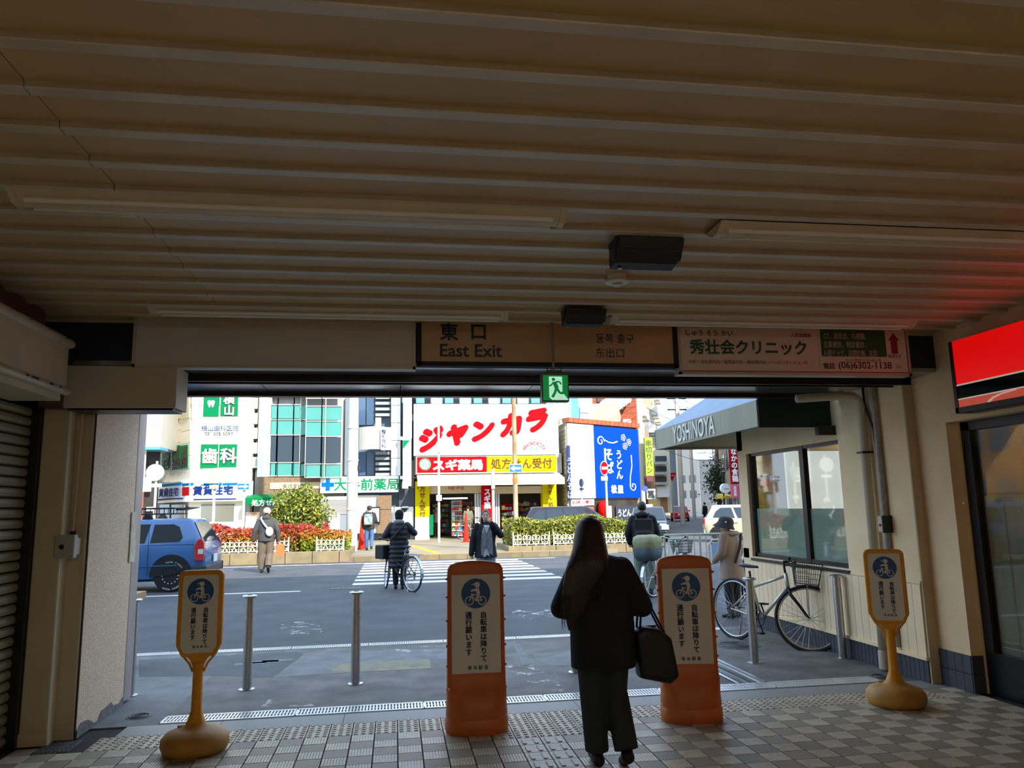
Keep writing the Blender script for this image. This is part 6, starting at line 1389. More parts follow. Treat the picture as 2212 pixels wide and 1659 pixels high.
# dark people-carrier behind the green hedge
side4 = ([(.06, .15), (.24, .12), (.24, .84), (.13, .84)], [(.27, .10), (.50, .08), (.50, .88), (.27, .88)], [(.53, .08), (.76, .06), (.72, .88), (.53, .88)], [(.79, .06), (.94, .05), (.80, .74), (.77, .74)])
q = atZ(1140, 1168, .0)
car('dark_minivan', (5.35, 33.2, 0.0), math.radians(-4), 'dark purple minivan parked behind the green hedge before the drugstore', mat('car_purple', (34, 27, 36), .2, coat=.6), L=4.6, Wd=1.75, H=1.60, belt=.98, roof=(.42, 2.9), base=(.06, 3.75), nose=.84, tail=1.1, wb=(.85, 3.65), gl=side4)
# dark taxi facing us
q = atZ(1410, 1178)
tx, gh2 = car('dark_taxi', (12.05, 36.0, 0), math.radians(-108), 'dark green taxi with a roof lamp facing the crossing behind the man with the backpack', mat('taxi_dark', (26, 38, 42), .15, coat=.8), L=4.4, Wd=1.68, H=1.50, belt=.90, roof=(.95, 2.55), base=(.35, 3.25), nose=.86, tail=.92, wb=(.85, 3.5), gl=([(.10, .1), (.46, .08), (.46, .88), (.24, .88)], [(.50, .08), (.90, .06), (.76, .88), (.50, .88)]))
MB().box(4.36, 4.44, -.5, .5, .52, .72).build('grille', m_chrome, tx, local=True, bevel=.01); MB().prism(rrect(-.22, .22, 1.50, 1.62, .05), 1.7, 1.82, 'x').build('roof_lamp', m_white, tx, local=True)
for s in (-1, 1): MB().box(4.33, 4.45, s*.50, s*.80, .54, .74).build('square_headlamp', m_head, tx, local=True, bevel=.015)
MB().box(3.12, 3.15, -.3, .3, .96, 1.02).build('dashboard_display', mat('display_teal', (60, 214, 190), .4, emit=.5), tx, local=True)
# red saloon going away
q = atZ(1473, 1119); rz_ = math.atan2(SD.y, SD.x)
car('red_saloon', (q.x*.80-.2, q.y*.80, 0), rz_, 'small red saloon driving away up the side street', mat('car_red', (206, 24, 22), .2, coat=.6), L=4.2, Wd=1.68, H=1.42, belt=.90, roof=(1.0, 2.5), base=(.45, 3.2), nose=.74, tail=.94, wb=(.85, 3.4), gl=([(.10, .1), (.46, .08), (.46, .88), (.24, .88)], [(.50, .08), (.90, .06), (.76, .88), (.50, .88)]))
# cream hatchback on the right
car('cream_hatchback', (13.2, 32.0, 0), math.radians(-22), 'cream small hatchback turning out of the side street behind the lady in the hat', mat('car_cream', (196, 182, 152), .25, coat=.5), L=3.65, Wd=1.67, H=1.53, belt=.95, roof=(.35, 2.2), base=(.05, 3.0), nose=.86, tail=1.05, wb=(.58, 3.05), wr=.29, tumb=.16, gl=([(.10, .14), (.42, .08), (.42, .88), (.20, .88), (.12, .6)], [(.46, .08), (.90, .06), (.76, .80), (.70, .88), (.46, .88)]))

# ------------------------------------------------------------------ bicycles
m_silver = mat('frame_silver', (206, 200, 188), .3, .5); m_rubber = mat('bike_tyre', (34, 34, 36), .75); m_spoke = mat('spoke_steel', (190, 190, 186), .3, .9); m_saddle = mat('saddle_navy', (36, 46, 70), .35)
def wheel(par, c, R, mx=None, nm='wheel', tyre=m_rubber, rimm=None):
    w = MB(); w.tube([(c[0]+R*math.cos(k*PI/24), c[1], c[2]+R*math.sin(k*PI/24)) for k in range(48)], .017, 8, closed=True, mx=mx); o = w.build(nm, tyre, par, local=True, smooth=True)
    w = MB(); w.tube([(c[0]+(R-.024)*math.cos(k*PI/24), c[1], c[2]+(R-.024)*math.sin(k*PI/24)) for k in range(48)], .011, 6, closed=True, mx=mx); w.build('rim', rimm or m_spoke, o, local=True, smooth=True)
    s = MB()
    for k in range(28):
        a = k*2*PI/28; b_ = a+(.55 if k % 2 else -.55); yo = .028*(1 if k % 4 < 2 else -1)
        s.tube([(c[0]+.022*math.cos(b_), c[1]+yo, c[2]+.022*math.sin(b_)), (c[0]+(R-.03)*math.cos(a), c[1], c[2]+(R-.03)*math.sin(a))], .0016, 4, cap=False, mx=mx)
    tag(s.build('spokes', m_spoke, o, local=True), kind='stuff')
    MB().tube([(c[0], c[1]-.045, c[2]), (c[0], c[1]+.045, c[2])], .02, 10, mx=mx).build('hub', m_spoke, o, local=True); return o
def wire_basket(par, c, l, w, h, m, mx=None):
    b = MB(); x0, x1, z0, z1 = c[0]-l/2, c[0]+l/2, c[2], c[2]+h
    def lp(k, z): return [(c[0]-l/2*k, c[1]-w/2*k, z), (c[0]+l/2*k, c[1]-w/2*k, z), (c[0]+l/2*k, c[1]+w/2*k, z), (c[0]-l/2*k, c[1]+w/2*k, z)]
    for i in range(5): q = i/4; b.tube(lp(.78+.22*q, z0+h*q), .003 if 0 < i < 4 else .005, 5, closed=True, mx=mx)
    for i in range(12):
        q = (i+.5)/12*2-1
        for s in (-1, 1):
            b.tube([(c[0]+l/2*.78*q, c[1]+s*w/2*.78, z0), (c[0]+l/2*q, c[1]+s*w/2, z1)], .0025, 4, mx=mx); b.tube([(c[0]+s*l/2*.78, c[1]+w/2*.78*q, z0), (c[0]+s*l/2, c[1]+w/2*q, z1)], .0025, 4, mx=mx)
        b.tube([(c[0]+l/2*.78*q, c[1]-w/2*.78, z0), (c[0]+l/2*.78*q, c[1]+w/2*.78, z0)], .0025, 4, mx=mx)
    return b.build('wire_basket', m, par, local=True)
def bike(nm, loc, rz, label, frame_m, lean=0.0, style='flat', steer=0.0, basket=True, rack=False, guards=False, R=.335, cargo=None, group=None, wb=1.04, cat='bicycle', fork_m=None):
    t = empty(nm, loc, label, cat, group, rz); t.rotation_euler = (lean, 0, rz)
    rw = Vector((0, 0, R)); fwp = Vector((wb, 0, R)); bb = Vector((.43, 0, .28)); st = Vector((.30, 0, .62)); hd = Vector((.80, 0, .78)); hb = Vector((.825, 0, .66)); fork_m = fork_m or m_blk
    ax = (hb-hd).normalized(); SM = Matrix.Translation(hd) @ Matrix.Rotation(steer, 4, ax) @ Matrix.Translation(-hd)
    wheel(t, rw, R); wheel(t, fwp, R, SM)
    fr = MB()
    if style == 'flat':
        fr.tube([st, hd], .017, 10).tube([bb, hb], .019, 10)
    else:
        fr.tube([bb, Vector((.62, 0, .40)), hb], .02, 10); fr.tube([Vector((.36, 0, .46)), Vector((.62, 0, .55)), hd], .015, 10)
    fr.tube([bb, st, Vector((.27, 0, .70))], .016, 10).tube([hb+ax*.02, hd-ax*.03], .022, 10)
    for s in (-1, 1): fr.tube([bb+Vector((0, s*.03, 0)), rw+Vector((0, s*.055, 0))], .010, 8).tube([st+Vector((0, s*.012, 0)), rw+Vector((0, s*.055, 0))], .009, 8)
    fr.build('frame', frame_m, t, local=True, smooth=True)
    fk = MB()
    for s in (-1, 1): fk.tube([hb+Vector((.0, s*.03, -.02)), hb+Vector((.03, s*.05, -.08)), hb+(fwp-hb)*.6+Vector((-.01, s*.052, 0)), fwp+Vector((0, s*.05, 0))], [.013, .014, .012, .008], 8, mx=SM)
    fk.tube([hb+Vector((0, -.035, -.02)), hb+Vector((0, .035, -.02))], .018, 8, mx=SM); fk.build('fork', fork_m, t, local=True, smooth=True)
    hz = hd-ax*.16
    h = MB(); h.tube([hd, hz], .013, 8, mx=SM)
    if style == 'flat': h.tube([hz+Vector((.05, -.29, .0)), hz+Vector((.06, 0, 0)), hz+Vector((.05, .29, 0))], .012, 8, mx=SM).tube([hz, hz+Vector((.06, 0, 0))], .014, 8, mx=SM)
    else: h.tube([hz+Vector((-.20, -.27, .06)), hz+Vector((-.02, -.25, .08)), hz+Vector((.05, -.1, .03)), hz+Vector((.05, .1, .03)), hz+Vector((-.02, .25, .08)), hz+Vector((-.20, .27, .06))], .012, 8, mx=SM)
    h.build('handlebar', m_blk if style == 'flat' else m_steel, t, local=True, smooth=True)
    for s in (-1, 1):
        if style == 'flat': a, b_ = hz+Vector((.05, s*.19, 0)), hz+Vector((.05, s*.31, 0)); lv = [hz+Vector((.06, s*.17, -.01)), hz+Vector((.12, s*.18, -.03)), hz+Vector((.12, s*.29, -.035))]
        else: a, b_ = hz+Vector((-.07, s*.257, .075)), hz+Vector((-.21, s*.272, .06)); lv = [hz+Vector((.0, s*.23, .06)), hz+Vector((-.03, s*.26, .03)), hz+Vector((-.15, s*.27, .02))]
        MB().tube([a, b_], .017, 8, mx=SM).build('grip', m_blk, t, local=True, smooth=True); MB().tube(lv, .006, 6, mx=SM).build('brake_lever', m_blk, t, local=True)
        MB().tube([lv[0], hz+Vector((.14, s*.08, .03)), hz+Vector((.12, 0, -.12))], .004, 5, mx=SM).build('brake_cable', m_blk, t, local=True)
    sp_ = Vector((.255, 0, .80)); MB().tube([Vector((.272, 0, .69)), sp_], .013, 8).build('seat_post', m_steel if style != 'flat' else m_blk, t, local=True)
    rs = []
    for x, w, z, th in ((-.14, .03, .015, .02), (-.12, .065, .02, .035), (-.06, .075, .018, .04), (.0, .055, .012, .035), (.06, .03, .012, .03), (.12, .018, .01, .025), (.14, .008, .005, .012)):
        rs.append([Vector((sp_.x+x, w*math.cos(k*PI/6), sp_.z+.045+z+th/2*math.sin(k*PI/6)*(1 if math.sin(k*PI/6) > 0 else 1.3))) for k in range(12)])
    MB().rings(rs).build('saddle', m_saddle, t, local=True, smooth=True)
    if style != 'flat':
        for s in (-1, 1): MB().tube([(sp_.x-.1, s*.04, sp_.z+.03-.01*k) for k in range(4)], .01, 6).build('saddle_spring', m_steel, t, local=True)
    ch = MB(); ch.tube([(bb.x+.09*math.cos(k*PI/12), -.055, bb.z+.09*math.sin(k*PI/12)) for k in range(24)], .006, 6, closed=True)
    for k in range(5): a = k*2*PI/5; ch.tube([(bb.x, -.055, bb.z), (bb.x+.09*math.cos(a), -.055, bb.z+.09*math.sin(a))], .005, 5)
    ch.build('chainring', m_blk, t, local=True)
    MB().tube([(bb.x, -.055, bb.z+.09), (0, -.055, R+.035), (-.035, -.055, R), (0, -.055, R-.035), (bb.x, -.055, bb.z-.09)], .004, 5).build('chain', m_dkmetal, t, local=True)
    MB().lathe([(.045, -.008), (.045, .008)], 16, mx=Matrix.Translation((0, -.05, R)) @ Matrix.Rotation(PI/2, 4, 'X')).build('sprocket', m_dkmetal, t, local=True)
    MB().box(-.02, .02, -.06, -.045, R-.12, R-.02).build('derailleur', m_blk, t, local=True)
    for s, a in ((-1, -1.1), (1, 2.04)):
        e = bb+Vector((.17*math.cos(a), s*.07, .17*math.sin(a))); MB().tube([bb+Vector((0, s*.065, 0)), e], .010, 6).build('crank', m_dkmetal, t, local=True); MB().cb((e.x, e.y+s*.05, e.z), (.09, .07, .02)).build('pedal', m_blk, t, local=True)
    MB().tube([(.05, .08, R-.02), (-.06, .14, .02)], .008, 6).build('kickstand', m_steel, t, local=True)
    if basket:
        bc = Vector((wb-.03, 0, .70)); wire_basket(t, bc, .30, .36, .22, mat('basket_wire', (52, 50, 48), .5, .4), SM)
        MB().tube([bc+Vector((0, .1, 0)), fwp+Vector((.0, .06, .02))], .006, 6, mx=SM).tube([bc+Vector((0, -.1, 0)), fwp+Vector((.0, -.06, .02))], .006, 6, mx=SM).build('basket_stay', m_steel, t, local=True)
    if guards:
        for c, a0, a1, mx_ in ((rw, .3, 3.3, None), (fwp, .6, 3.4, SM)):
            b = MB()
            for i in range(12):
                u, v = a0+(a1-a0)*i/12, a0+(a1-a0)*(i+1)/12; r1 = R+.03
                b.add([(c.x+r1*math.cos(u), -.03, c.z+r1*math.sin(u)), (c.x+r1*math.cos(v), -.03, c.z+r1*math.sin(v)), (c.x+r1*math.cos(v), .03, c.z+r1*math.sin(v)), (c.x+r1*math.cos(u), .03, c.z+r1*math.sin(u))], [(0,1,2,3)], mx_)
            b.build('mudguard', m_steel, t, local=True, smooth=True)
    if rack:
        b = MB(); b.tube([(-.30, -.06, .72), (.16, -.06, .72), (.16, .06, .72), (-.30, .06, .72)], .006, 6, closed=True)
        for s in (-1, 1): b.tube([(0, s*.065, R), (-.16, s*.06, .72)], .006, 6)
        for k in range(3): b.tube([(-.2+k*.12, -.06, .72), (-.2+k*.12, .06, .72)], .005, 5)
        b.build('rear_rack', m_steel, t, local=True)
    return t
p0, p1 = Vector((4.00, 9.15, 0)), Vector((4.37, 8.15, 0))
d_ = (p1-p0); rz_ = math.atan2(d_.y, d_.x)
bike('parked_bicycle', (4.03, 9.02, 0), rz_, 'silver parked bicycle with a black front basket against the restaurant wall', m_silver, lean=-.06, steer=-.80, basket=True, wb=1.05, R=.345)
cb0 = Vector((-.30, 15.95, 0))
bk = bike('town_bicycle', (.33, 15.55, 0), math.radians(122), 'black town bicycle held by the woman in the long padded coat', mat('frame_black', (30, 32, 36), .35), style='city', basket=False, rack=True, guards=True, steer=.45, wb=1.08)
MB().box(.84, 1.16, -.16, .16, .60, .88).build('front_box_basket', mat('basket_black', (26, 28, 30), .7), bk, local=True, bevel=.02)
dbk = bike('covered_bicycle', (4.48, 13.25, 0), math.radians(38), 'town bicycle with a khaki covered rear seat standing beside the man with the backpack', m_silver, style='city', basket=True, rack=True, guards=True, steer=-.2, wb=1.12)
b = MB(); rs = []
for z, l, w in ((.74, .17, .15), (.80, .22, .19), (.95, .26, .21), (1.03, .24, .20), (1.07, .16, .14)): rs.append([Vector((-.14+l*math.copysign(abs(math.cos(k*PI/10))**.6, math.cos(k*PI/10)), w*math.copysign(abs(math.sin(k*PI/10))**.6, math.sin(k*PI/10)), z+.01*math.sin(k*2.1))) for k in range(20)])
MB().rings(rs).build('khaki_seat_cover', mat('khaki_cloth', (150, 150, 112), .8, var=.12, vs=9, bump=.6, bs=20), dbk, local=True, smooth=True)
rs2 = [[Vector((v.x*1.02, v.y*1.04, v.z-.10)) for v in r] for r in rs[:3]]; MB().rings(rs2).build('grey_cover_skirt', mat('grey_cover', (70, 84, 92), .7, var=.1, vs=8), dbk, local=True, smooth=True)
MB().tube([(.66, .24, .98), (.60, .27, 1.20)], .006, 6).build('mirror_stem', m_blk, dbk, local=True); MB().ell((.60, .27, 1.24), (.02, .06, .05)).build('mirror', m_steel, dbk, local=True)
cbk = bike('grey_bicycle', (5.28, 11.55, 0), math.radians(62), 'grey bicycle with a black rear carrier handle beside the lady in the hat', mat('frame_grey', (140, 140, 138), .35, .3), style='city', basket=False, rack=True, guards=True, wb=1.05)
MB().tube([(-.28, -.16, .74), (-.28, -.16, 1.06), (-.28, .16, 1.06), (-.28, .16, .74)], .016, 8).build('carrier_handle', m_blk, cbk, local=True)
sbk = bike('shop_bicycle', (atZ(995, 1163, ZP).x, 36.9, ZP), math.radians(10), 'bicycle parked in front of the drugstore doorway', m_silver, style='city', basket=True, rack=True, wb=1.05)
# railing and boards beyond the covered bicycle
t = tag(empty('guard_rail', (8, 17.6, 0), 'low metal guard railing beyond the covered bicycle', 'railing'))
y = 18.2; xa = atY(1436, 1190, y).x; xb = atY(1665, 1190, y).x; m_rail = mat('rail_beige', (176, 164, 144), .5, .2)
for z in (.18, .86): MB().tube([(xa, y, z), (xb, y, z)], .025, 8).build('rail', m_rail, t)
n = 18
for i in range(n+1): MB().cyl((xa+(xb-xa)*i/n, y, 0 if i % 6 == 0 else .18), (xa+(xb-xa)*i/n, y, .86), .012 if i % 6 else .028, n=8).build('baluster' if i % 6 else 'post', m_rail, t)
q = atY(1464, 1195, 17.6); t = tag(empty('notice_board', (q.x, 17.6, 0), 'grey green notice board hung on the guard railing', 'board')); x0, x1, z0, z1 = rect(1453, 1165, 1476, 1222, 17.9); MB().box(x0, x1, 17.9, 18.19, z0, z1).build('sheet', mat('board_sage', (176, 184, 168), .6), t); wr_('放置禁止', m_redp, t, 1464, 1176, 17.89, w=18); wr_('自転車', m_gink, t, 1464, 1192, 17.89, w=12); wr_('原付', m_gink, t, 1464, 1206, 17.89, w=12)
q = atY(1552, 1190, 15.5); t = tag(empty('arched_board', (q.x, 15.5, 0), 'grey framed arched board with a pale blue face behind the lady in the hat', 'board')); x0, x1, z0, z1 = rect(1533, 1166, 1572, 1246, 15.5); MB().tube([(x0, 15.5, 0), (x0, 15.5, z1-.1), (x0+.08, 15.5, z1), (x1, 15.5, z1), (x1, 15.5, 0)], .028, 8).build('frame', mat('board_frame', (186, 180, 160), .5), t); MB().box(x0+.06, x1-.03, 15.5, 15.53, .45, z1-.06).build('blue_face', mat('pale_blue_face', (150, 182, 222), .5), t)
# ------------------------------------------------------------------ people (local: x right, y forward, z up)
m_skin = mat('skin', (206, 160, 132), .6, var=.04, vs=8); m_hairb = mat('hair_black', (22, 20, 20), .45); m_shoe = mat('shoe_black', (24, 24, 26), .6)
def soft(nm, m, par, fn, vox, it=6, bump=None):
    b = MB(); fn(b); o = b.build(nm, m, par, local=True)
    finalize(o, [('REMESH', dict(mode='VOXEL', voxel_size=vox)), ('SMOOTH', dict(iterations=it, factor=.5))])
    if not o.data.materials: o.data.materials.append(m)
    return o
def loft(b, secs, n=20):
    # secs: (x, y, z, rx, ry) elliptical rings from below upwards
    b.rings([[Vector((x+rx*math.cos(2*PI*k/n), y+ry*math.sin(2*PI*k/n), z)) for k in range(n)] for x, y, z, rx, ry in secs])
def hand(b, w, d, side, curl=.5, s=1.0):
    # palm and five fingers beyond the wrist w, pointing along d
    d = Vector(d).normalized(); up_ = Vector((0, 0, 1)) if abs(d.z) < .8 else Vector((0, 1, 0)); a = d.cross(up_).normalized()*side; n_ = a.cross(d).normalized()*side
    w = Vector(w); b.cap(w, w+d*.05*s, .026*s, .030*s, 10)
    for i, (o_, L) in enumerate(((-.030, .058), (-.010, .068), (.010, .064), (.029, .050))):
        p0 = w+d*.065*s+a*o_*s; p1 = p0+(d*(1-curl*.5)+n_*curl).normalized()*L*.55*s; p2 = p1+(d*(1-curl)+n_*curl*1.5).normalized()*L*.5*s
        b.cap(p0, p1, .0095*s, .009*s, 8); b.cap(p1, p2, .009*s, .008*s, 8)
    p0 = w+d*.02*s-a*.026*s; p1 = p0+(d*.6-a*.8).normalized()*.035*s; b.cap(p0, p1, .012*s, .010*s, 8); b.cap(p1, p1+(d*.9+n_*.2).normalized()*.028*s, .010*s, .008*s, 8)
def person(nm, loc, rz, label, H=1.62, vox=.02, J=None, top=None, leg=None, skin=m_skin, hair=None, shoes=m_shoe, face=False, lean=0.0, curl=.5, skirt=None):
    s = H/1.65; t = empty(nm, loc, label, 'person', None, rz)
    D = dict(hipL=(-.09, 0, .86), hipR=(.09, 0, .86), kneeL=(-.10, .02, .47), kneeR=(.10, .02, .47), ankL=(-.10, 0, .08), ankR=(.10, 0, .08), shL=(-.17, 0, 1.33), shR=(.17, 0, 1.33), elL=(-.23, -.02, 1.06), elR=(.23, -.02, 1.06), wrL=(-.24, .06, .83), wrR=(.24, .06, .83), neck=(0, 0, 1.40), head=(0, .02, 1.53), chest=(0, 0, 1.22), waist=(0, 0, 1.02), turn=0.0, toeL=(0, 1, 0), toeR=(0, 1, 0))
    if J: D.update(J)
    G = {k: (Vector(v)*s if not k.startswith('toe') and k != 'turn' else v) for k, v in D.items()}
    c, w_, nk, hd = G['chest'], G['waist'], G['neck'], G['head']
    def body(b):
        loft(b, [(w_.x*.4, w_.y*.4, .80*s, .13*s, .10*s), (w_.x*.6, w_.y*.6, .90*s, .155*s, .11*s), (w_.x, w_.y, w_.z, .125*s, .09*s), (c.x, c.y, c.z, .15*s, .105*s), (c.x*.6+nk.x*.4, c.y*.6+nk.y*.4, 1.33*s+(nk.z-1.4*s), .15*s, .085*s), (nk.x, nk.y, nk.z, .05*s, .05*s)])
        b.cap(nk, hd, .052*s, .05*s); T = Matrix.Translation(hd) @ Matrix.Rotation(D['turn'], 4, 'Z')
        b.ell((0, 0, .01*s), (.074*s, .092*s, .105*s), 16, 12, mx=T); b.ell((0, .03*s, -.055*s), (.052*s, .058*s, .06*s), 12, 8, mx=T)
        b.cap(T @ Vector((0, .088*s, .012*s)), T @ Vector((0, .108*s, -.018*s)), .009*s, .014*s, 8)
        for sd in (-1, 1):
            b.ell((sd*.078*s, -.005*s, -.005*s), (.010*s, .022*s, .032*s), 8, 6, mx=T)
        for L in 'LR':
            sd = -1 if L == 'L' else 1
            b.cap(G['sh'+L], G['el'+L], .048*s, .038*s); b.cap(G['el'+L], G['wr'+L], .037*s, .027*s); hand(b, G['wr'+L], G['wr'+L]-G['el'+L], sd, curl, s)
            b.cap(G['hip'+L], G['knee'+L], .085*s, .056*s); b.cap(G['knee'+L], G['ank'+L], .054*s, .036*s)
            f = Vector(G['toe'+L]).normalized(); b.cap(G['ank'+L]-f*.03*s-Vector((0, 0, .04*s)), G['ank'+L]+f*.13*s-Vector((0, 0, .05*s)), .034*s, .028*s)
    soft('body', skin, t, body, max(.010, vox*.62), 3)
    def trousers(b):
        k = leg.get('k', 1.0)
        loft(b, [(0, 0, .76*s, .12*s, .10*s), (w_.x*.4, w_.y*.4, .86*s, .165*s*min(k, 1.1), .12*s), (w_.x*.8, w_.y*.8, 1.0*s, .14*s, .105*s)])
        for L in 'LR':
            b.cap(G['hip'+L], G['knee'+L], .096*s*k, .074*s*k); b.tube([G['knee'+L]+Vector((0, 0, .05*s)), G['knee'+L], G['ank'+L]+(G['knee'+L]-G['ank'+L]).normalized()*.01], [.072*s*k, .074*s*k, leg.get('cuff', .058)*s*k], 14)
    if leg: soft('trousers', leg['m'], t, trousers, vox*.75, 4)
    if top:
        k = top.get('k', 1.0); hem = top.get('hem', .80)*s; hk = top.get('flare', 1.0)
        def jacket(b):
            S = [(w_.x*.3, w_.y*.3, hem, .175*s*k*hk, .135*s*k*hk)]
            if hem < .9*s: S.append((w_.x*.6, w_.y*.6, .92*s, .172*s*k, .128*s*k))
            S += [(w_.x, w_.y, max(w_.z, hem+.05), .162*s*k, .122*s*k), (c.x, c.y, c.z, .178*s*k, .13*s*k), (c.x*.6+nk.x*.4, c.y*.6+nk.y*.4, c.z+.12*s, .165*s*k, .10*s*k), (nk.x*.8+c.x*.2, nk.y*.8+c.y*.2, nk.z-.015*s, .075*s, .07*s), (nk.x, nk.y, nk.z+.015*s, .06*s, .06*s)]
            if top.get('quilt'):
                S2 = []
                for a, bb in zip(S, S[1:]):
                    n = max(1, int((bb[2]-a[2])/.085))
                    for i in range(n):
                        for q, e in ((0, .93), (.5, 1.06)):
                            f = (i+q)/n; S2.append(tuple(a[j]+(bb[j]-a[j])*f for j in range(3))+tuple((a[j]+(bb[j]-a[j])*f)*e for j in (3, 4)))
                S = S2+[S[-1]]
            loft(b, S)
            for L in 'LR':
                b.cap(G['sh'+L], G['el'+L], .066*s*k, .056*s*k); e = G['wr'+L]+(G['wr'+L]-G['el'+L]).normalized()*(-.01); b.cap(G['el'+L], e, .056*s*k, .044*s*k)
            if top.get('hood'): b.ell((nk.x, nk.y-.07*s, nk.z+.01*s), (.11*s, .07*s, .06*s), 14, 8)
        soft('coat' if hem < .75*s else 'jacket', top['m'], t, jacket, vox*.75, top.get('it', 4))
    for L in 'LR':
        f = Vector(G['toe'+L]).normalized(); a = G['ank'+L]
        def sh_(b): b.cap(a-f*.045*s-Vector((0, 0, .035*s)), a+f*.15*s-Vector((0, 0, .045*s)), .042*s, .035*s); b.cap(a, a-Vector((0, 0, .035*s)), .042*s, .042*s)
        soft('shoe', shoes, t, sh_, max(.010, vox*.6), 3)
    T = Matrix.Translation(hd) @ Matrix.Rotation(D['turn'], 4, 'Z')
    if hair:
        def hr(b):
            b.ell((0, -.016*s, .032*s), (.083*s, .097*s, .098*s), 14, 10, mx=T)
            if hair.get('long'):
                for x_ in (-1, 1): b.cap(T @ Vector((x_*.07*s, -.02*s, .0)), T @ Vector((x_*.085*s, .02*s, -hair['long']*s)), .032*s, .026*s)
                b.cap(T @ Vector((0, -.06*s, 0)), T @ Vector((0, -.07*s, -hair['long']*s)), .07*s, .06*s)
        soft('hair', hair['m'], t, hr, vox*.6, 2)
    if face:
        for sd in (-1, 1):
            MB().ell((sd*.030*s, .086*s, .018*s), (.013*s, .006*s, .006*s), 8, 5, mx=T).build('eye', m_hairb, t, local=True); MB().ell((sd*.031*s, .088*s, .040*s), (.018*s, .005*s, .004*s), 8, 5, mx=T).build('eyebrow', m_hairb, t, local=True)
        MB().ell((0, .090*s, -.058*s), (.022*s, .006*s, .006*s), 8, 5, mx=T).build('lips', mat('lips', (170, 92, 88), .5), t, local=True)
    return t, G, T, s
# 1 the woman walking out, seen from behind
m_navyc = mat('coat_navy_black', (18, 27, 37), .8, var=.12, vs=10, bump=.55, bs=9); m_olive = mat('trousers_dark_olive', (42, 54, 52), .8, var=.12, vs=6, bump=.6, bs=8, stretch=(1.6, 1.6, .5))
t, G, T, s = person('person', (1.305, 4.91, 0), math.radians(-2), 'woman with long brown hair walking out in a dark coat, handbag on her arm', H=1.545, vox=.015,
    J=dict(shL=(-.150, 0, 1.275), shR=(.150, 0, 1.275), head=(-.05, .02, 1.53), neck=(-.03, 0, 1.39), elL=(-.285, -.015, 1.03), wrL=(-.20, .17, .98), elR=(.285, -.01, 1.02), wrR=(.20, .17, 1.00), kneeL=(-.075, .05, .46), ankL=(-.055, .04, .08), kneeR=(.085, .06, .47), ankR=(.115, -.09, .115), toeR=(.05, 1, -.35), hipL=(-.085, 0, .84), hipR=(.085, 0, .84)),
    top=dict(m=m_navyc, k=1.30, hem=.635, flare=.98, it=5), leg=dict(m=m_olive, k=1.16, cuff=.070), hair=None, shoes=mat('sneaker_black', (26, 26, 28), .6))
def lhair(b):
    S = [(-.225, -.135, .84, .020, .012), (-.215, -.15, .92, .050, .022), (-.195, -.165, 1.00, .082, .032), (-.160, -.165, 1.115, .118, .042), (-.118, -.150, 1.21, .138, .055), (-.096, -.120, 1.27, .128, .075), (-.078, -.07, 1.33, .112, .095), (-.068, -.02, 1.41, .098, .112), (-.060, .004, 1.46, .090, .110), (-.058, .004, 1.505, .066, .085), (-.058, .004, 1.527, .030, .04), (-.058, .004, 1.532, .008, .01)]
    loft(b, S, 22)
    for i in range(10):
        x = -.275+i*.019; b.cap((x*.5-.05, -.165, 1.24), (x+.02, -.172, 1.06), .030, .022, 8); b.cap((x+.02, -.172, 1.06), (x, -.168, (.86+.05*((i*5) % 3)+.022*abs(i-2))), .022, .006, 8)
hm = mat('hair_brown', (30, 23, 20), .40, rgb2=(52, 36, 27), vs=14, stretch=(6, 6, .4), bump=.5, bs=30); soft('hair', hm, t, lhair, .009, 3)
lt_ = MB()
rg2 = random.Random(2)
for i in range(90):
    q = rg2.random(); x = -.30+.26*q; lt_.tube([(-.06+(q-.5)*.12, -.105, 1.40), (x+.06-.02*q, -.185, 1.22), (x, -.20, 1.06), (x-.01+.03*rg2.random(), -.175, .84+.16*q+.1*rg2.random())], [.004, .004, .003, .001], 4)
tag(lt_.build('hair_strands', hm, t, local=True), kind='stuff')
hb_ = tag(empty('handbag', (1.325+.40, 4.90, 0), 'black soft tote handbag hanging from the walking woman’s arm', 'bag')); bx = 1.325+.285
m_bag = mat('bag_black', (16, 20, 26), .5, var=.1, vs=8)
def bag(b):
    prof = [(-.085, .52), (.115, .475), (.175, .52), (.135, .76), (.06, .82), (-.05, .84), (-.11, .80)]
    rs = []
    for y, k in ((-.075, .80), (-.06, .96), (0, 1.0), (.06, .96), (.075, .80)): rs.append([Vector((bx-1.725+.03*0+(a*k), y, .66+(z-.66)*k)) for a, z in prof])
    b.rings(rs)
soft('bag_body', m_bag, hb_, bag, .011, 4)
xo = bx-1.725
for yy in (-.035, .035): MB().tube([(xo-.07, yy, .82), (xo-.055, yy, .96), (xo-.04, yy*.6, 1.02), (xo+.0, yy, .97), (xo+.09, yy, .79)], .007, 8).build('handle', m_bag, hb_, local=True, smooth=True)
MB().box(xo-.06, xo+.05, -.004, .004, .825, .836).build('zip', m_dkmetal, hb_, local=True)
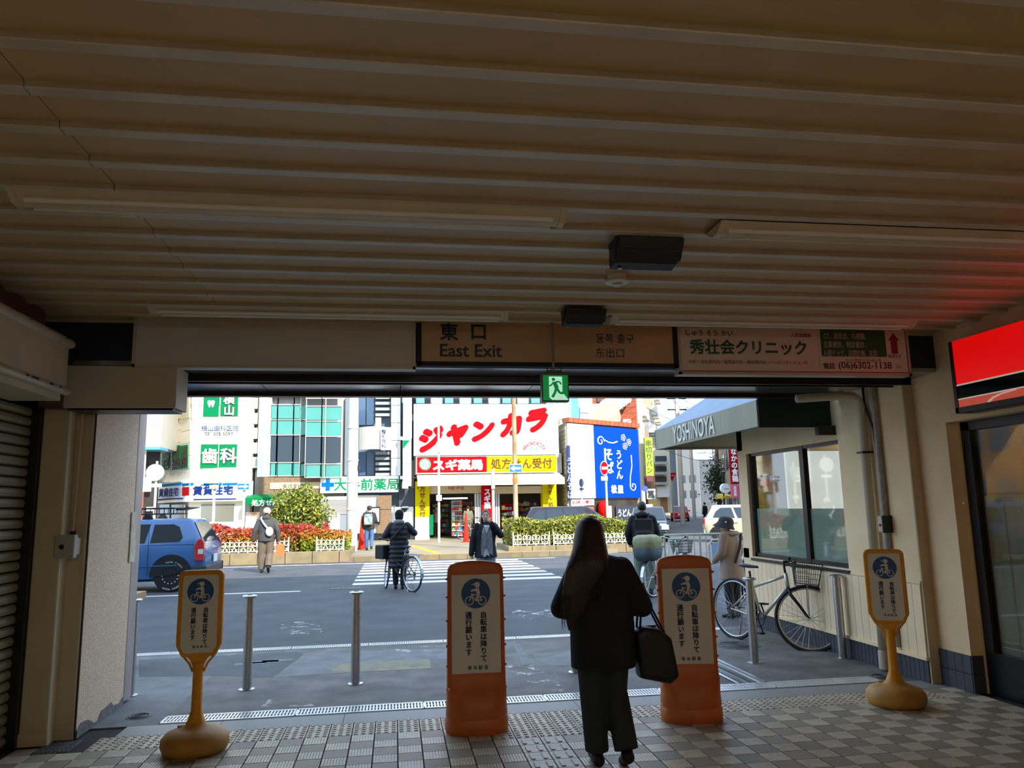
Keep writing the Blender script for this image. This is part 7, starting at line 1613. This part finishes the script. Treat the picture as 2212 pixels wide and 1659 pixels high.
# 2 man with cap
q = atZ(571, 1238)
m_jk = mat('jacket_charcoal', (66, 66, 66), .8, var=.08, vs=8); m_cargo = mat('cargo_taupe', (104, 92, 76), .85, var=.12, vs=5)
t, G, T, s = person('person', (q.x, q.y+.1, 0), 0.05, 'man in a pale cap and charcoal jacket with a white sling bag crossing the road', H=1.70, vox=.02, J=dict(elL=(-.28, -.03, 1.08), wrL=(-.31, .02, .82), elR=(.28, -.03, 1.08), wrR=(.30, .03, .82), kneeR=(.10, .02, .47), ankR=(.09, -.16, .16), toeR=(0, .8, -.6), ankL=(-.09, .04, .08)), top=dict(m=m_jk, k=1.22, hem=.80, hood=True), leg=dict(m=m_cargo, k=1.25, cuff=.07), hair=dict(m=m_hairb))
MB().ell((0, -.008*s, .045*s), (.097*s, .112*s, .098*s), 16, 10, mx=T).build('cap_crown', mat('cap_pink', (206, 184, 172), .8), t, local=True, smooth=True); MB().ell((0, .12*s, .04*s), (.07*s, .07*s, .012*s), 12, 6, mx=T).build('cap_brim', mat('cap_pink', (206, 184, 172)), t, local=True, smooth=True)
soft('neck_warmer', mat('neck_black', (30, 30, 34), .9), t, lambda b: (b.ell((0, .0, 1.425*s), (.085*s, .085*s, .065*s), 14, 8), b.ell((0, .02*s, 1.47*s), (.075*s, .08*s, .04*s), 14, 8)), .012, 3)
sb = tag(empty('sling_bag', (q.x, q.y+.1, 0), 'white sling bag across the back of the man in the cap', 'bag')); m_wb = mat('sling_white', (222, 218, 208), .7)
soft('pouch', m_wb, sb, lambda b: b.ell((.11*s, -.20*s, 1.05*s), (.10*s, .055*s, .125*s), 14, 10), .015, 3)
MB().tube([(.06*s, -.19*s, 1.13*s), (-.04*s, -.20*s, 1.26*s), (-.12*s, -.14*s, 1.38*s), (-.12*s, -.02*s, 1.425*s)], [.03, .024, .022, .02], 6).build('strap', m_wb, sb, local=True, smooth=True)
pb_ = tag(empty('paper_bag', (q.x+.36*s, q.y+.12, 0), 'brown paper bag held in the capped man’s hand', 'bag')); MB().prism([(-.11, .42), (.12, .42), (.10, .74), (-.09, .74)], -.05, .05, 'y').build('bag_body', mat('kraft_paper', (176, 112, 62), .8), pb_, local=True); MB().tube([(-.04, 0, .74), (-.04, 0, .80), (.04, 0, .80), (.04, 0, .74)], .005, 6).build('handle', mat('kraft_paper', (176, 112, 62)), pb_, local=True)
# 3 person with backpack by the cone
q = atZ(797, 1189, ZP)
t, G, T, s = person('person', (q.x, q.y, ZP), -.15, 'person in a dark jacket and jeans with a patterned backpack beside the red cone', H=1.62, vox=.026, J=dict(ankL=(-.10, .08, .08), ankR=(.10, -.10, .12), elR=(.25, .05, 1.08), wrR=(.22, .22, 1.02)), top=dict(m=mat('jacket_brownblack', (46, 42, 42), .8), k=1.2, hem=.78), leg=dict(m=mat('jeans_blue', (70, 104, 150), .8, var=.15, vs=4), k=1.05), hair=dict(m=m_hairb))
MB().lathe([(.088, .10), (.098, .04), (.10, .02), (.13, -.01), (.125, .0), (.09, .03)], 16, mx=Matrix.Translation(G['head']) @ Matrix.Scale(s, 4)).lathe([(.02, .12), (.09, .10)], 16, mx=Matrix.Translation(G['head']) @ Matrix.Scale(s, 4)).build('bucket_hat', mat('hat_charcoal', (54, 52, 52), .9), t, local=True, smooth=True)
bp = tag(empty('backpack', (q.x, q.y, ZP), 'cream and teal patterned backpack on the person beside the red cone', 'bag')); bp.rotation_euler = (0, 0, -.15)
soft('pack', mat('pack_pattern', (206, 196, 170), .7, rgb2=(70, 130, 140), vs=9), bp, lambda b: b.box(-.15*s, .15*s, -.30*s, -.13*s, .94*s, 1.34*s), .02, 8)
for sd in (-1, 1): MB().tube([(sd*.1*s, -.16*s, 1.30*s), (sd*.12*s, -.02*s, 1.42*s), (sd*.13*s, .13*s, 1.3*s)], .02, 6).build('strap', m_blk, bp, local=True)
# 4 woman in the padded coat with the bicycle
q = atZ(866, 1272)
t, G, T, s = person('person', (q.x-.04, q.y-.05, 0), -.05, 'woman in a long black padded coat and hat standing with her town bicycle', H=1.58, vox=.016, J=dict(elL=(-.30, -.04, 1.12), wrL=(-.20, .16, 1.12), elR=(.33, .0, 1.16), wrR=(.20, .17, 1.18), ankL=(-.07, .06, .08), ankR=(.08, -.03, .08), kneeL=(-.08, .05, .46)), top=dict(m=mat('padded_black', (20, 24, 30), .6), k=1.2, hem=.44, flare=1.08, quilt=True, it=2), leg=dict(m=mat('slacks_black', (24, 25, 28), .8), k=1.0), hair=None)
soft('knit_hat', mat('hat_black', (16, 16, 18), .95), t, lambda b: (b.ell((0, -.01*s, .035*s), (.098*s, .112*s, .11*s), 14, 10, mx=T), b.ell((0, -.03*s, -.03*s), (.092*s, .095*s, .08*s), 14, 8, mx=T)), .012, 3)
soft('grey_hood', mat('hood_grey', (122, 126, 132), .9), t, lambda b: b.ell((0, -.06*s, 1.405*s), (.125*s, .085*s, .06*s), 14, 8), .014, 3)
MB().tube([(.14*s, -.14*s, 1.36*s), (-.02*s, -.178*s, 1.2*s), (-.17*s, -.15*s, 1.03*s)], .016, 6).build('cross_strap', m_blk, t, local=True)
# 5 woman facing us, hand at her mouth
p5 = atY(1049, 1160, 14.3)
t, G, T, s = person('person', (p5.x, 14.3, 0), PI+.05, 'woman in an open black jacket and pale jeans walking towards us, hand at her mouth', H=1.56, vox=.014, face=True, curl=.9, J=dict(turn=-.1, elL=(-.29, .06, 1.16), wrL=(-.085, .155, 1.40), elR=(.25, -.02, 1.06), wrR=(.29, .02, .80), ankL=(-.09, .12, .08), ankR=(.09, -.08, .10)), top=dict(m=mat('jacket_soft_black', (24, 27, 32), .9, var=.1, vs=9), k=1.18, hem=.74, flare=1.1), leg=dict(m=mat('jeans_pale', (150, 166, 186), .85, rgb2=(132, 148, 168), vs=5), k=1.15, cuff=.068), hair=dict(m=mat('hair_dark', (30, 25, 24), .4), long=.22))
b = MB(); rs = []
for z, w, d in ((.78, .115, .156), (.95, .112, .164), (1.10, .105, .164), (1.22, .095, .162), (1.32, .072, .132)):
    rs.append([Vector((x*w*s/.1, (d+.006-(x/.1)**2*.018)*s, z*s)) for x in (-.1, -.06, -.02, .02, .06, .1)])
for a, c in zip(rs, rs[1:]):
    for i in range(5): b.add([a[i], a[i+1], c[i+1], c[i], a[i]-Vector((0, .03, 0)), a[i+1]-Vector((0, .03, 0)), c[i+1]-Vector((0, .03, 0)), c[i]-Vector((0, .03, 0))], [(0,1,2,3), (7,6,5,4), (0,4,5,1), (1,5,6,2), (2,6,7,3), (3,7,4,0)])
b.build('knit_vest', mat('vest_grey', (104, 106, 112), .9, rgb2=(146, 146, 148), vs=26, stretch=(1, 1, .4)), t, local=True)
MB().add([(-.055*s, .165*s, 1.33*s), (.055*s, .165*s, 1.33*s), (.012*s, .172*s, 1.20*s), (-.055*s, .13*s, 1.36*s), (.055*s, .13*s, 1.36*s)], [(0,2,1), (0,1,4,3)]).build('shirt_collar', mat('shirt_pale', (186, 196, 204), .8), t, local=True); MB().prism([(-.05*s, .76*s), (.08*s, .76*s), (.07*s, .82*s), (.02*s, .93*s), (-.03*s, .82*s)], .155*s, .167*s, 'y').build('shirt_tail', mat('shirt_pale', (186, 196, 204)), t, local=True)
# 6 man with backpack beside the covered bicycle
p6 = atY(1389, 1150, 13.75)
t, G, T, s = person('person', (p6.x, 13.75, 0), -.35, 'man in a black hooded jacket with a backpack beside the covered bicycle', H=1.66, vox=.016, J=dict(elL=(-.27, .0, 1.08), wrL=(-.25, .10, .90), elR=(.24, .1, 1.08), wrR=(.16, .26, 1.0)), top=dict(m=mat('hoodie_black', (20, 22, 26), .85), k=1.22, hem=.80, hood=True), leg=dict(m=mat('slacks_sage', (120, 134, 122), .85, var=.1, vs=5), k=1.2, cuff=.07), hair=dict(m=m_hairb))
bp = tag(empty('backpack', (p6.x, 13.75, 0), 'black backpack on the man beside the covered bicycle', 'bag')); bp.rotation_euler = (0, 0, -.35)
soft('pack', mat('pack_black', (20, 21, 24), .7, var=.1, vs=6), bp, lambda b: (b.box(-.14*s, .18*s, -.31*s, -.14*s, .90*s, 1.34*s), b.box(-.11*s, .15*s, -.36*s, -.30*s, .93*s, 1.12*s)), .014, 8)
for sd in (-1, 1): MB().tube([(sd*.09*s, -.17*s, 1.28*s), (sd*.12*s, -.06*s, 1.425*s), (sd*.13*s, .10*s, 1.36*s)], .02, 6).build('strap', MATS['pack_black'], bp, local=True)
MB().box(.10*s, .16*s, -.35*s, -.34*s, 1.06*s, 1.07*s).build('logo_strip', m_white, bp, local=True)
# 7 lady in the hat
p7 = atY(1578, 1180, 10.6)
t, G, T, s = person('person', (p7.x, 10.6, 0), .55, 'elderly lady in a grey brimmed hat and beige coat beside the restaurant corner', H=1.41, vox=.014, J=dict(turn=.35, head=(-.03, .06, 1.50), neck=(-.01, .03, 1.38), chest=(0, .02, 1.20), elL=(-.25, .02, 1.06), wrL=(-.22, .18, .92), elR=(.25, .0, 1.06), wrR=(.22, .16, .92)), top=dict(m=mat('coat_beige', (160, 140, 126), .85, var=.06, vs=6, bump=.3, bs=12), k=1.25, hem=.62, flare=1.15), leg=dict(m=mat('slacks_navy', (40, 42, 54), .85), k=1.05), hair=dict(m=mat('hair_grey', (70, 66, 64), .6)))
def hat(b):
    loft(b, [(v[0], v[1], v[2], v[3], v[4]) for v in [(0, .018, -.035, .138, .168), (0, .016, -.028, .136, .165), (0, .008, .012, .112, .130), (0, -.002, .04, .104, .118), (0, -.005, .085, .098, .112), (0, -.005, .12, .078, .09), (0, -.005, .136, .03, .04)]])
b_ = MB(); hat(b_); bb2 = MB(); Mh = T @ Matrix.Rotation(.22, 4, 'X') @ Matrix.Scale(s*1.12, 4); bb2.add(b_.v, b_.f, Mh); bb2.build('brimmed_hat', mat('hat_grey', (62, 66, 70), .85, var=.1, vs=10), t, local=True, auto=50)
MB().ell((-.11, -.03, .06), (.016, .016, .016), 8, 6, mx=Mh).build('hat_brooch', m_steel, t, local=True)
soft('coat_collar', mat('coat_beige', (178, 158, 140)), t, lambda b: b.ell((-.01*s, -.02*s, 1.37*s), (.16*s, .12*s, .05*s), 14, 8), .014, 3)
MB().tube([(.10*s, -.15*s, 1.36*s), (.0, -.185*s, 1.16*s), (-.14*s, -.17*s, .90*s)], .018, 6).build('bag_strap', m_blk, t, local=True)
# 8 distant and indoor people
q = atZ(1524, 1122); person('person', (q.x*.72, q.y*.72, 0), .6, 'small dark figure walking far up the side street', H=1.7, vox=.04, top=dict(m=mat('hoodie_black', (20, 22, 26)), k=1.15, hem=.8), leg=dict(m=mat('slacks_black', (24, 25, 28))), hair=dict(m=m_hairb))
q = atY(944, 1130, 39.6); person('person', (q.x, 39.6, ZP), 2.2, 'shop worker in a pale top just inside the drugstore doorway', H=1.62, vox=.032, top=dict(m=mat('top_pale', (196, 186, 172), .8), k=1.1, hem=.78), leg=dict(m=mat('slacks_brown', (84, 70, 58), .8)), hair=dict(m=m_hairb))
q = atY(1009, 1130, 37.4); person('person', (q.x+.05, 37.4, ZP), .2, 'person in olive clothes at the parked bicycle before the drugstore', H=1.58, vox=.032, top=dict(m=mat('top_olive', (110, 106, 88), .8), k=1.15, hem=.78), leg=dict(m=mat('slacks_grey', (104, 100, 94), .8)), hair=dict(m=m_hairb))
bpy.data.scenes.remove(_tmp)
